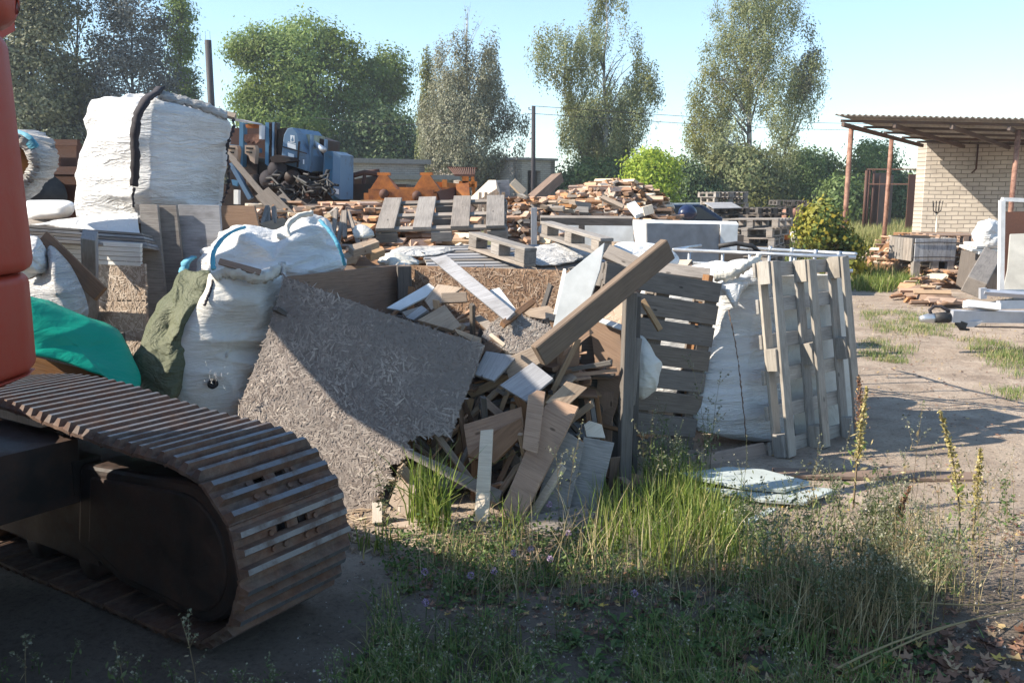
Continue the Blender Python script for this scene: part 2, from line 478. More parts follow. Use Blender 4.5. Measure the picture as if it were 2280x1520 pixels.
# ------------------------------------------------------------ fast mesh of many small faces
def quads(name, q, mat, parent=None, **kw):
    """q: (n, k, 3) array, every row one k-sided face"""
    n, k = q.shape[:2]
    me = bpy.data.meshes.new(name)
    me.vertices.add(n * k); me.loops.add(n * k); me.polygons.add(n)
    me.vertices.foreach_set('co', q.reshape(-1).astype(np.float32))
    me.loops.foreach_set('vertex_index', np.arange(n * k, dtype=np.int32))
    me.polygons.foreach_set('loop_start', np.arange(0, n * k, k, dtype=np.int32))
    me.polygons.foreach_set('loop_total', np.full(n, k, dtype=np.int32))
    me.materials.append(mat); me.update(calc_edges=True)
    o = bpy.data.objects.new(name, me); C.objects.link(o)
    if parent is not None: o.parent = parent
    return tag(o, **kw)
def leaf_quads(c, size, R, droop=0.0, asp=0.5, nrm=None):
    n = len(c)
    d = R.normal(size=(n, 3)); d[:, 2] -= droop * 2
    if nrm is not None: d -= (d * nrm).sum(1)[:, None] * nrm * .8
    d /= np.linalg.norm(d, axis=1)[:, None]
    e = R.normal(size=(n, 3)) if nrm is None else np.cross(nrm, d) + R.normal(0, .35, (n, 3)); e -= (e * d).sum(1)[:, None] * d
    e /= np.linalg.norm(e, axis=1)[:, None]
    s = (size * R.uniform(0.6, 1.3, n))[:, None]
    return np.stack([c - d * s * .5, c + e * s * asp * .5, c + d * s * .5, c - e * s * asp * .5], 1)
def grid_mesh_fn(name, xs, ys, fz, mat, **kw):
    nx, ny = len(xs), len(ys)
    vs = [(x, y, fz(x, y)) for y in ys for x in xs]
    fs = [(j * nx + i, j * nx + i + 1, (j + 1) * nx + i + 1, (j + 1) * nx + i) for j in range(ny - 1) for i in range(nx - 1)]
    return mesh_obj(name, vs, fs, mat, smooth=True, **kw)

# ------------------------------------------------------------ ground
def ground_mat():
    m, nt, bs = new_mat('sandy_ground')
    co = coords(nt)
    big = noi(nt, co, 0.55, 6, 0.6)
    mid = noi(nt, co, 3.0, 8, 0.7)
    fine = noi(nt, co, 45.0, 6, 0.75)
    col = ramp(nt, mid, [(0.28, (0.21, 0.16, 0.125)), (0.5, (0.39, 0.31, 0.245)), (0.72, (0.52, 0.43, 0.345))])
    col = mixc(nt, ramp(nt, big, [(0.48, 0.0), (0.66, 0.45)]), col, (0.26, 0.205, 0.155))
    col = mixc(nt, ramp(nt, fine, [(0.3, 0.75), (0.48, 0.0)]), col, (0.085, 0.065, 0.05))
    col = mixc(nt, ramp(nt, fine, [(0.62, 0.0), (0.75, 0.65)]), col, (0.62, 0.55, 0.47))
    # earth with cinders nearest the viewer, darkened further to paint in the shadow there, turf tint beyond the yard
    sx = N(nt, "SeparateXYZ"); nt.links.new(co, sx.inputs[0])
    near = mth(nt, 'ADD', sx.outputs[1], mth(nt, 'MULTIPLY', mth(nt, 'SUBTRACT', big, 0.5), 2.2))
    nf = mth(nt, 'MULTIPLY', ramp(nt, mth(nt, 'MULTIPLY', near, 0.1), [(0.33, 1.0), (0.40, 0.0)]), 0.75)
    shaded_soil = mixc(nt, fine, (0.03, 0.025, 0.02), (0.15, 0.12, 0.095))
    col = mixc(nt, nf, col, shaded_soil)
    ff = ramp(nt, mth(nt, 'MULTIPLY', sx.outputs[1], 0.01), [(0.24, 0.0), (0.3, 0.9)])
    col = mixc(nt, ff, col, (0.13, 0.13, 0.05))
    nt.links.new(col, bs.inputs['Base Color'])
    bs.inputs['Roughness'].default_value = 0.95
    bs.inputs['Specular IOR Level'].default_value = 0.1
    bump(nt, bs, mth(nt, 'ADD', mth(nt, 'MULTIPLY', mid, 1.5), fine), 0.9, 0.02)
    return m
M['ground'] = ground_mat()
def gz(x, y):
    z = noise.noise(Vector((x * 0.9, y * 0.9, 0))) * 0.025 + noise.noise(Vector((x * 4, y * 4, 3))) * 0.012
    if y > 14 or abs(x) > 12: z *= 0.4
    if -0.9 < x < 0.5 and y < 4: z *= 1
    return z - 0.012
def spaced(a, b, c, d, n0, fine):
    l = [a + (b - a) * (i / n0) ** 0.5 for i in range(n0)]
    k = int((c - b) / fine)
    return l + [b + (c - b) * i / k for i in range(k)] + [c + (d - c) * (i / n0) ** 2 for i in range(n0 + 1)]
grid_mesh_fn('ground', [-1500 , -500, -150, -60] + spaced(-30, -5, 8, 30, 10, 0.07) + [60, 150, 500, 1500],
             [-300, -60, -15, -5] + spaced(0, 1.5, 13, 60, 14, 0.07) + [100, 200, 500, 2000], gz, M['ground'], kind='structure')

# pebbles and cinders
def scatter_px(polys, n, R):
    """n random ground points inside pixel polygons"""
    out = []
    wts = []
    for P in polys:
        a = 0
        for i in range(len(P)):
            x1, y1 = P[i]; x2, y2 = P[(i + 1) % len(P)]
            a += x1 * y2 - x2 * y1
        wts.append(abs(a))
    tot = sum(wts)
    for P, wt in zip(polys, wts):
        k = int(n * wt / tot)
        us = [p[0] for p in P]; vs = [p[1] for p in P]
        got = 0
        while got < k:
            u = R.uniform(min(us), max(us)); v = R.uniform(min(vs), max(vs))
            ins = False
            for i in range(len(P)):
                x1, y1 = P[i]; x2, y2 = P[(i + 1) % len(P)]
                if (y1 > v) != (y2 > v) and u < (x2 - x1) * (v - y1) / (y2 - y1) + x1: ins = not ins
            if ins:
                g = G(u, v); out.append((g.x, g.y)); got += 1
    return np.array(out)
def pebbles(name, polys, n, smin, smax, mat, seed, label):
    R = np.random.RandomState(seed)
    p = scatter_px(polys, n, R)
    V8 = []
    faces = [(0, 1, 2), (0, 2, 3), (0, 3, 4), (0, 4, 1)]
    for x, y in p:
        s = smin + (smax - smin) * R.rand() ** 3
        a = R.uniform(0, 6.3); z0 = gz(x, y)
        tx, ty = R.uniform(-.3, .3, 2) * s
        top = (x + tx, y + ty, z0 + s * R.uniform(.35, .7))
        ring = [(x + math.cos(a + k * 1.57 + R.uniform(-.3, .3)) * s * R.uniform(.5, .9), y + math.sin(a + k * 1.57) * s * R.uniform(.5, .9), z0 - .002) for k in range(4)]
        q = [top] + ring
        for f in faces: V8.append([q[i] for i in f])
    return quads(name, np.array(V8), mat, kind='stuff', label=label, cat='gravel')
M['pebble'] = leafy('pebbles', [(0, (0.10, 0.085, 0.07)), (0.5, (0.24, 0.20, 0.165)), (0.93, (0.42, 0.37, 0.32)), (1, (0.7, 0.68, 0.65))], trans=0.0, rough=0.9)
pebbles('gravel', [[(760, 1180), (2280, 1080), (2280, 1560), (600, 1560)], [(1925, 600), (2280, 620), (2280, 1100), (1900, 1050)]], 5200, 0.003, 0.014, M['pebble'], 5,
        'small stones and cinders scattered over the sandy yard')

# ------------------------------------------------------------ trees
LEAF = {
 'birch': leafy('birch_leaves', [(0, (0.17, 0.21, 0.09)), (0.5, (0.24, 0.27, 0.125)), (1, (0.35, 0.355, 0.19))], 0.45, patch=(0.19, 0.19, 0.05), pscale=0.28),
 'birch_grey': leafy('grey_birch_leaves', [(0, (0.18, 0.19, 0.12)), (0.5, (0.25, 0.25, 0.17)), (1, (0.34, 0.33, 0.24))], 0.3, patch=(0.17, 0.16, 0.09), pscale=0.25),
 'poplar': leafy('poplar_leaves', [(0, (0.17, 0.25, 0.07)), (0.5, (0.24, 0.33, 0.10)), (1, (0.29, 0.37, 0.12))], 0.5, patch=(0.16, 0.20, 0.035), pscale=0.22),
 'willow': leafy('willow_leaves', [(0, (0.14, 0.155, 0.08)), (0.6, (0.22, 0.225, 0.13)), (1, (0.30, 0.29, 0.19))], 0.25, patch=(0.085, 0.085, 0.04), pscale=0.16),
 'purple': leafy('dark_tree_leaves', [(0, (0.11, 0.115, 0.11)), (0.6, (0.18, 0.18, 0.17)), (1, (0.26, 0.25, 0.23))], 0.2, patch=(0.07, 0.08, 0.055), pscale=0.2),
 'bush': leafy('bush_leaves', [(0, (0.08, 0.13, 0.04)), (0.6, (0.16, 0.23, 0.075)), (1, (0.28, 0.34, 0.14))], 0.35, patch=(0.10, 0.14, 0.03), pscale=0.4),
 'darkbush': leafy('dark_bush_leaves', [(0, (0.05, 0.085, 0.035)), (0.6, (0.10, 0.155, 0.06)), (1, (0.18, 0.23, 0.10))], 0.3),
 'lime': leafy('lime_leaves', [(0, (0.16, 0.24, 0.02)), (0.5, (0.30, 0.40, 0.035)), (1, (0.50, 0.55, 0.09))], 0.4),
 'maple': leafy('yellowing_leaves', [(0, (0.05, 0.085, 0.02)), (0.45, (0.11, 0.16, 0.04)), (0.8, (0.24, 0.25, 0.05)), (1, (0.50, 0.36, 0.04))], 0.3, patch=(0.26, 0.24, 0.03), pscale=1.1),
}
def interp(prof, v):
    for a, b in zip(prof, prof[1:]):
        if a[0] <= v <= b[0]:
            f = (v - a[0]) / (b[0] - a[0])
            return a[1] + (b[1] - a[1]) * f, a[2] + (b[2] - a[2]) * f
    return (prof[0][1], prof[0][2]) if v < prof[0][0] else (prof[-1][1], prof[-1][2])
def tree(name, label, cat, Y, prof, tu, leaf, nclump=700, per=10, size=0.16, spread=0.35, droop=0.0, strand=0, seed=1, gap=0.0, bark='bark', trunk_r=0.16, group=None, depth=1.0, limbs=22, gs=0.35, bough=0.28, asp=0.5):
    """prof: (v, left u, right u) down the crown; tu: (u at top, u at foot)"""
    R = np.random.RandomState(seed)
    rr = random.Random(seed)
    if Y > 30: nclump = int(nclump * 1.5); per = int(per * 1.25); size *= 0.86
    k = Y / FPX
    vt, vb = prof[0][0], prof[-1][0]
    zt = W(CX, vt, Y).z; zb = W(CX, vb, Y).z
    foot = W(tu[1], vb, Y); foot.z = 0
    t = empty(name, foot, label, cat, group)
    def at(v):
        L, Rr = interp(prof, v)
        a, b = W(L, v, Y), W(Rr, v, Y)
        return a.x, b.x, a.z
    # trunk and limbs
    mb = MB(); pts = []; rad = []
    for i in range(9):
        f = i / 8; v = vb + (vt - vb) * f
        u = tu[1] + (tu[0] - tu[1]) * f
        p = W(u, v, Y)
        p.z = zt * f * 0.97 if f > 0 else -0.1
        p.x += (rr.uniform(-1, 1) * 0.15 if 0 < i < 8 else 0)
        pts.append(p - foot); rad.append(trunk_r * (1 - 0.93 * f))
    mb.tube(pts, rad, 7)
    for i in range(limbs):
        f = rr.uniform(0.16, 0.93)
        s = pts[int(f * 8)].lerp(pts[min(8, int(f * 8) + 1)], f * 8 % 1)
        v = vb + (vt - vb) * min(1, f + rr.uniform(0.02, 0.12))
        xl, xr, z = at(v)
        ang = rr.uniform(0, 6.283); half = (xr - xl) / 2; cx = (xl + xr) / 2 - foot.x
        e = Vector((cx + math.cos(ang) * half * 0.85, math.sin(ang) * half * 0.85 * depth, z + half * 0.1))
        mid = s.lerp(e, 0.5) + Vector((0, 0, half * 0.12))
        r0 = trunk_r * (1 - 0.93 * f) * 0.55
        mb.tube([s, mid, e], [r0, r0 * 0.55, r0 * 0.12], 5, False)
        for q in range(3):
            s2 = mid.lerp(e, rr.uniform(0, .8)); e2 = s2 + Vector((rr.uniform(-1, 1), rr.uniform(-1, 1), rr.uniform(-.2, .9))) * half * 0.35
            mb.tube([s2, e2], [r0 * 0.35, r0 * 0.08], 4, False)
    mb.build('trunk', M[bark], t, True)
    # crown
    vsamp = np.linspace(vt, vb, 120)
    wd = np.array([max(0.3, at(v)[1] - at(v)[0]) for v in vsamp])
    w = wd ** 1.55 * (1 + .5 * (vsamp > vt + .6 * (vb - vt))); w /= w.sum()
    cs = []
    seedv = Vector((seed * 3.1, seed * 1.7, 0))
    while len(cs) < nclump:
        v = R.choice(vsamp, p=w) + R.uniform(-3, 3)
        xl, xr, z = at(v)
        half = (xr - xl) / 2
        a = R.uniform(0, 2 * math.pi); r = R.uniform(0, 1) ** 0.55
        r *= 1 + 0.34 * noise.noise(Vector((math.cos(a) * 2, math.sin(a) * 2, z * 0.9)) + seedv)
        x = (xl + xr) / 2 + math.cos(a) * r * half
        y = math.sin(a) * r * half * depth
        n_ = noise.noise(Vector((x * gs, y * gs, z * gs)) + seedv)
        if n_ < gap - 0.3 * (1 - r) * 0: continue
        cs.append((x - foot.x, y, z, half * 0.16))
    cs = np.array(cs)
    # gather the foliage into boughs: uneven outline, gaps, leaves facing outward from each bough
    nb = max(6, len(cs) // 30)
    bo = cs[R.choice(len(cs), nb, replace=False), :3]
    near = np.argmin(((cs[:, None, :3] - bo[None]) ** 2).sum(2), 1)
    cs[:, :3] += (bo[near] - cs[:, :3]) * bough
    mid = cs[:, :3].mean(0)
    if strand:
        n = len(cs)
        ln = R.uniform(0.4, 1.0, n)
        lv = []
        dx = R.normal(0, .14, n); dy = R.normal(0, .14, n)
        for j in range(per):
            f = j / per
            q = cs[:, :3].copy()
            q[:, 0] += dx * f + R.normal(0, .07 + spread * .1, n); q[:, 1] += dy * f + R.normal(0, .07 + spread * .1, n)
            q[:, 2] -= f * ln * strand - strand * .5 + R.normal(0, .05, n)
            lv.append(q)
        c = np.concatenate(lv); bid = np.tile(near, per)
    else:
        c = np.repeat(cs[:, :3], per, 0) + R.normal(0, 1, (len(cs) * per, 3)) * spread * np.array([1, 1, .7]); bid = np.repeat(near, per)
    out = c - bo[bid]; out /= np.linalg.norm(out, axis=1)[:, None] + 1e-6
    big = (c - mid) * np.array([1, 1, .4]); big /= np.linalg.norm(big, axis=1)[:, None] + 1e-6
    nr = out + big * .6 + R.normal(0, .36, c.shape); nr /= np.linalg.norm(nr, axis=1)[:, None]
    k = c[:, 2] > 0.05
    c, nr = c[k], nr[k]
    quads('crown', leaf_quads(c, size, R, droop, asp, nr), LEAF[leaf], t)
    return t
# tall wood at the left
tree('willow_tree', 'bushy olive-green tree at the far left edge behind the orange bodywork', 'tree', 50, [(-110, 20, 110), (-40, -20, 175), (100, -60, 190), (250, -60, 215), (330, -60, 205), (410, -30, 190)], (60, 70), 'willow', 2300, 12, 0.26, 0.42, seed=3, gap=-0.35, depth=.8)
tree('willow_tree', 'slim olive tree between the leftmost bushy tree and the dark lacy one', 'tree', 54, [(-120, 150, 200), (0, 110, 230), (180, 120, 245), (320, 120, 245), (420, 140, 230)], (170, 175), 'willow', 900, 11, 0.22, 0.42, seed=4, gap=-0.25, depth=.8)
tree('dark_tree', 'dark purplish lacy tree behind the huge white bag', 'tree', 52, [(-90, 250, 320), (-20, 215, 375), (60, 200, 395), (150, 195, 395), (230, 180, 400), (330, 180, 390), (420, 200, 380)], (285, 290), 'purple', 1900, 12, 0.21, 0.4, seed=5, gap=-0.2)
tree('columnar_poplar', 'tall narrow poplar right of the dark lacy tree, beside the chimney', 'tree', 56, [(-90, 385, 410), (0, 372, 430), (100, 380, 432), (200, 372, 430), (300, 375, 425), (420, 380, 420)], (400, 400), 'poplar', 900, 10, 0.24, 0.3, seed=6, gap=-0.5)
tree('young_poplar', 'small pointed young poplar just left of the chimney', 'tree', 56, [(150, 432, 438), (180, 424, 444), (240, 418, 446), (420, 415, 445)], (434, 434), 'darkbush', 170, 10, 0.2, 0.25, seed=7, gap=-0.5, trunk_r=.08)
# broad poplars and birches
tree('poplar_tree', 'broad fresh-green tree in the centre left, behind the blue machine', 'tree', 62, [(40, 650, 700), (55, 600, 730), (80, 575, 790), (140, 545, 800), (220, 525, 830), (300, 540, 850), (360, 590, 850), (440, 640, 800)], (680, 690), 'poplar', 2700, 12, 0.3, 0.5, seed=8, gap=-0.15, trunk_r=.3, depth=.9)
tree('poplar_tree', 'left side stem of the broad green clump, leaning out over the machine', 'tree', 60, [(40, 520, 545), (70, 502, 600), (120, 505, 610), (180, 540, 600), (240, 520, 600), (300, 560, 610), (420, 590, 620)], (560, 600), 'poplar', 520, 11, 0.26, 0.4, seed=9, gap=-0.1, trunk_r=.16)
tree('poplar_tree', 'rounded green tree right of the broad one, sky showing through its right side', 'tree', 64, [(80, 810, 850), (100, 790, 880), (150, 770, 918), (210, 790, 920), (260, 780, 905), (330, 760, 880), (440, 740, 860)], (845, 820), 'poplar', 1250, 12, 0.27, 0.45, seed=10, gap=-0.1, trunk_r=.2)
tree('dark_bush', 'dark green thicket under the broad trees behind the brick sheds', 'bush', 58, [(250, 800, 930), (290, 740, 950), (360, 700, 950), (440, 680, 950)], (840, 840), 'darkbush', 1300, 12, 0.3, 0.5, seed=11, gap=-0.5, depth=.5)
tree('silver_birch', 'slender narrow birch top peeping out left of the dense grey-green birch', 'tree', 52, [(100, 945, 955), (130, 935, 970), (200, 932, 985), (300, 925, 1000), (400, 930, 1000)], (950, 955), 'birch', 480, 10, 0.2, 0.3, droop=.5, strand=1.4, seed=12, gap=-0.4)
tree('silver_birch', 'dense cone-shaped grey-green birch left of the utility pole', 'tree', 47, [(0, 1030, 1050), (25, 1010, 1080), (60, 1000, 1095), (110, 965, 1105), (180, 962, 1125), (250, 935, 1145), (320, 925, 1165), (370, 935, 1160), (400, 960, 1130)], (1042, 1045), 'birch_grey', 2900, 11, 0.17, 0.4, droop=.9, strand=1.5, seed=13, gap=-0.25, bark='birch', trunk_r=.17, asp=.42)
tree('silver_birch', 'weeping birch with a long left bough, just right of the utility pole', 'tree', 50, [(-20, 1330, 1350), (0, 1300, 1400), (50, 1300, 1410), (80, 1290, 1410), (130, 1285, 1430), (200, 1265, 1470), (250, 1250, 1470), (310, 1230, 1450), (350, 1240, 1420), (420, 1250, 1400)], (1350, 1345), 'birch', 2600, 11, 0.17, 0.4, droop=.9, strand=1.7, seed=14, gap=-0.17, bark='birch', trunk_r=.2, asp=.42)
tree('birch_bough', 'drooping side stem of the weeping birch hanging out over the utility pole', 'tree', 49, [(85, 1195, 1270), (110, 1165, 1310), (150, 1165, 1330), (200, 1215, 1330), (240, 1250, 1330), (420, 1320, 1350)], (1240, 1330), 'birch', 520, 11, 0.16, 0.35, droop=.9, strand=1.5, seed=15, gap=-0.2, trunk_r=.09)
tree('silver_birch', 'wide airy birch towards the right, tallest against open sky', 'tree', 46, [(-40, 1660, 1720), (0, 1610, 1780), (60, 1580, 1800), (120, 1575, 1805), (170, 1540, 1825), (230, 1520, 1815), (300, 1510, 1790), (350, 1530, 1780), (400, 1570, 1760), (450, 1600, 1740)], (1670, 1672), 'birch', 3600, 10, 0.15, 0.4, droop=.7, strand=1.2, seed=16, gap=-0.17, bark='birch', trunk_r=.2, asp=.42, limbs=34)
tree('birch_bough', 'long bough reaching right from the wide airy birch', 'tree', 46, [(120, 1800, 1838), (150, 1770, 1835), (200, 1760, 1825), (240, 1750, 1780)], (1820, 1700), 'birch_grey', 260, 9, 0.15, 0.35, droop=.6, strand=1.0, seed=17, gap=-0.2, trunk_r=.07)
tree('lime_bush', 'bright yellow-green bush between the two right-hand birches', 'bush', 40, [(340, 1435, 1480), (360, 1405, 1497), (400, 1395, 1497), (440, 1400, 1500), (490, 1410, 1490)], (1450, 1450), 'lime', 620, 12, 0.2, 0.3, seed=18, gap=-0.3, trunk_r=.07)
for i, (Y, prof, lf, n, lab) in enumerate([
    (48, [(345, 1280, 1380), (375, 1240, 1410), (400, 1225, 1420), (430, 1220, 1440), (480, 1220, 1450)], 'bush', 900, 'dark green bushes at the foot of the weeping birch'),
    (44, [(355, 1520, 1540), (390, 1480, 1560), (430, 1470, 1600), (480, 1470, 1610)], 'darkbush', 800, 'dark bush right of the bright yellow-green one'),
    (45, [(330, 1600, 1680), (370, 1570, 1740), (430, 1555, 1750), (480, 1555, 1750)], 'birch', 1500, 'dark undergrowth beneath the wide airy birch'),
    (50, [(330, 1795, 1815), (350, 1760, 1850), (390, 1740, 1880), (440, 1730, 1900), (490, 1730, 1900)], 'bush', 1300, 'green bush left of the canopy post'),
    (48, [(320, 1925, 1950), (345, 1900, 1990), (390, 1880, 2000), (440, 1890, 2010), (500, 1890, 2030)], 'bush', 1100, 'tall green bushes seen between the two canopy posts'),
    (46, [(340, 1990, 2000), (370, 1985, 2005), (420, 1980, 2010), (470, 1975, 2015)], 'darkbush', 260, 'slim dark bush beside the brick building corner'),
    (42, [(400, 1860, 1890), (430, 1840, 1900), (490, 1830, 1910)], 'bush', 420, 'low leafy bush at the foot of the rust-coloured fence'),
    (70, [(370, 1155, 1215), (385, 1140, 1230), (440, 1140, 1230)], 'bush', 300, 'distant bushes behind the grey brick shed')]):
    tree('bush', lab, 'bush', Y, prof, ((prof[0][1] + prof[0][2]) / 2,) * 2, lf, n, 11, 0.24, 0.35, seed=30 + i, gap=-0.5, trunk_r=.05, limbs=8, depth=.6)
for i, (u, v) in enumerate([(1797, 340), (1812, 355), (1825, 348), (1838, 375), (1930, 322), (1960, 315), (1862, 380), (1785, 365), (1700, 400)]):
    tree('sapling', f'thin upright sapling, number {i + 1} from the left along the scrub' if False else ['thin sapling sticking up left in the scrub beside the airy birch', 'second thin sapling in the scrub right of the airy birch', 'thin sapling with sparse tip above the green bush', 'short sapling between scrub and canopy post', 'pointed sapling just right of the first canopy post', 'pointed sapling midway between the canopy posts', 'low sapling left of the canopy post', 'low sapling under the airy birch\'s right side', 'sapling half hidden under the airy birch'][i],
         'sapling', 45, [(v, u - 2, u + 2), (v + 40, u - 7, u + 7), (v + 110, u - 12, u + 12)], (u, u), 'bush', 60, 9, 0.17, 0.2, seed=50 + i, gap=-0.6, trunk_r=.03, limbs=5)
# far woods that close the horizon
def far_wood(name, us, Y, vtop, label, seed, leaf='bush'):
    R = np.random.RandomState(seed); cs = []
    for u in np.arange(us[0], us[1], 5.0):
        top = vtop + 16 * noise.noise(Vector((u * .012, seed, 0))) + 10 * noise.noise(Vector((u * .05, seed, 2)))
        ztop = W(u, top, Y).z
        for k in range(26):
            z = ztop * (1 - R.rand() ** 1.6)
            cs.append((W(u, 400, Y).x + R.normal(0, .6), Y + R.uniform(-4, 6), z + .2))
    c = np.repeat(np.array(cs), 5, 0) + R.normal(0, .5, (len(cs) * 5, 3)); c = c[c[:, 2] > 0]
    quads(name, leaf_quads(c, 0.75, R), LEAF[leaf], kind='stuff', label=label, cat='woods')
far_wood('woods', (-500, 2750), 120, 405, 'low line of distant woods closing the horizon', 2)
far_wood('woods', (-300, 940), 75, 350, 'dense dark woods behind the machines on the left', 3, 'willow')

# ------------------------------------------------------------ brickwork
def brick_mat(name, c1, c2, mortar, scale, grime=(0.2, 0.17, 0.15), ga=0.5):
    m, nt, bs = new_mat(name)
    co = coords(nt)
    b = N(nt, "TexBrick"); b.offset = 0.5
    b.inputs['Color1'].default_value = (*c1, 1); b.inputs['Color2'].default_value = (*c2, 1); b.inputs['Mortar'].default_value = (*mortar, 1)
    b.inputs['Scale'].default_value = scale; b.inputs['Mortar Size'].default_value = 0.028; b.inputs['Mortar Smooth'].default_value = 0.3
    b.inputs['Brick Width'].default_value = 0.9; b.inputs['Row Height'].default_value = 0.33; b.inputs['Bias'].default_value = 0.1
    ds = N(nt, "VectorMath", operation='ADD')
    nn = N(nt, "TexNoise"); nn.inputs['Scale'].default_value = 2.5; nt.links.new(co, nn.inputs['Vector'])
    sc = N(nt, "VectorMath", operation='SCALE'); sc.inputs['Scale'].default_value = 0.045
    nt.links.new(nn.outputs['Color'], sc.inputs[0]); nt.links.new(co, ds.inputs[0]); nt.links.new(sc.outputs[0], ds.inputs[1])
    nt.links.new(ds.outputs[0], b.inputs['Vector'])
    g = noi(nt, co, 1.3, 7, 0.65)
    col = mixc(nt, mth(nt, 'MULTIPLY', ramp(nt, g, [(0.45, 0.0), (0.72, 1.0)]), ga), b.outputs['Color'], grime)
    nt.links.new(col, bs.inputs['Base Color'])
    bs.inputs['Roughness'].default_value = 0.92
    bump(nt, bs, mth(nt, 'SUBTRACT', mth(nt, 'MULTIPLY', g, 0.2), b.outputs['Fac']), 0.8, 0.02)
    return m
M['brick'] = brick_mat('cream_brick', (0.58, 0.51, 0.43), (0.47, 0.41, 0.345), (0.22, 0.19, 0.165), 3.2)
M['greybrick'] = brick_mat('grey_brick', (0.42, 0.37, 0.33), (0.36, 0.32, 0.28), (0.24, 0.21, 0.19), 3.2, ga=0.4)
M['roofing'] = plain('felt_roofing', (0.22, 0.205, 0.19), 0.9)
M['sheetroof'] = plain('fibre_cement_sheet', (0.40, 0.37, 0.33), 0.85, dirt=(0.2, 0.16, 0.12), dirt_amt=0.5)
M['void'] = plain('dark_interior', (0.015, 0.013, 0.012), 0.9)

M['roofwood'] = wood('dark_roof_timber', (0.07, 0.045, 0.035), (0.17, 0.12, 0.095))
def wall_box(name, a, b, h, thick, mat, parent, z0=0.0, **kw):
    """wall from ground point a to b with its own flat frame so the brick runs level"""
    a, b = Vector(a), Vector(b)
    L = (b - a).length; x = (b - a).normalized(); nrm = x.cross(Vector((0, 0, 1)))
    m = Matrix((x, Vector((0, 0, 1)), nrm)).transposed().to_4x4(); m.translation = Vector((a.x, a.y, z0))
    mb = MB(); mb.box((L / 2, h / 2, -thick / 2), (L, h, thick))
    if parent is not None: m = parent.matrix_basis.inverted() @ m
    return mb.build(name, mat, parent, mw=m, **kw)
# canopy building, right
def canopy():
    o = Vector((10.35, 22.6, 0))
    t = empty('canopy_building', o, 'cream brick building with a rusty open sheet-roof canopy on pipe posts', 'building')
    th = math.radians(20)
    d = Vector((math.cos(th), -math.sin(th), 0)); inn = Vector((math.sin(th), math.cos(th), 0))
    A = o.copy(); B = o + d * 9
    wall_box('front_wall', A, B, 2.93, 0.3, M['brick'], t)
    inn = Vector((math.sin(th + .35), math.cos(th + .35), 0))
    wall_box('side_wall', A + inn * .305, A + inn * 6, 2.92, 0.3, M['brick'], t)
    wall_box('rear_wall', B + inn * 6, A + inn * 6, 2.95, 0.3, M['brick'], t)
    # roof plane by its four corners
    FL = W(1872, 267, 18.0); FR = W(2420, 279, 17.2)
    BL = W(2046, 315, 22.4); BR = BL + (FR - FL) * 1.05
    BLx = BL + (BL - FL) * 0.9; BRx = BR + (BL - FL) * 0.9
    ln = FR - FL; dp = (BLx - FL)
    nrm = ln.cross(dp).normalized()
    if nrm.z < 0: nrm = -nrm
    # corrugated sheets
    vs, fs = [], []; n = 150
    for i in range(n + 1):
        f = i / n; off = nrm * (0.022 * math.sin(f * 2 * math.pi * 42))
        for j, g in enumerate((-0.02, 0.35, 0.7, 1.0)):
            vs.append(FL + ln * (f * 1.02 - .01) + dp * g + off + nrm * .07 - o)
    for i in range(n):
        for j in range(3):
            fs.append((i * 4 + j, i * 4 + j + 1, i * 4 + j + 5, i * 4 + j + 4))
    r = mesh_obj('roof', vs, fs, M['sheetroof'], t, smooth=True)
    sol = r.modifiers.new('th', 'SOLIDIFY'); sol.thickness = 0.012
    for g in (0.0, 0.13, 0.26, 0.39, 0.51):                                   # battens along the front
        a = FL + dp * g; b = a + ln
        brd('purlin', a - o - nrm * .02, b - o - nrm * .02, 0.05, 0.05, nrm, M['roofwood'], t)
    for f in (0.02, 0.235, 0.47, 0.70, 0.93):
        a = FL + ln * f - nrm * .10 - dp * .012; b = a + dp * 0.54
        brd('rafter', a - o, b - o, 0.06, 0.08, nrm, M['roofwood'], t)
    for (u1, v1, u2, Y, lab) in ((1896, 278, 1889, 18.4, 'sunlit rusty pipe post'), (1986, 302, 1979, 21.0, None), (2268, 290, 2262, 17.6, None)):
        top = W(u1, v1, Y); ft = Vector((top.x + (u2 - u1) * 0.4 * Y / FPX, Y, -0.05))
        MB().tube([ft - o, top - o], 0.05, 12).build('post', M['rustpost'], t, True, label=lab)
    # small details on the wall: bracket with pipe
    p = A + d * 1.15 - inn * 0.06 - o
    MB().tube([p + V(0, 0, 2.9), p + V(0, 0, 2.25), p + V(-.1, 0, 2.15)], 0.02, 6).build('drain_pipe', M['rust'], t, True)
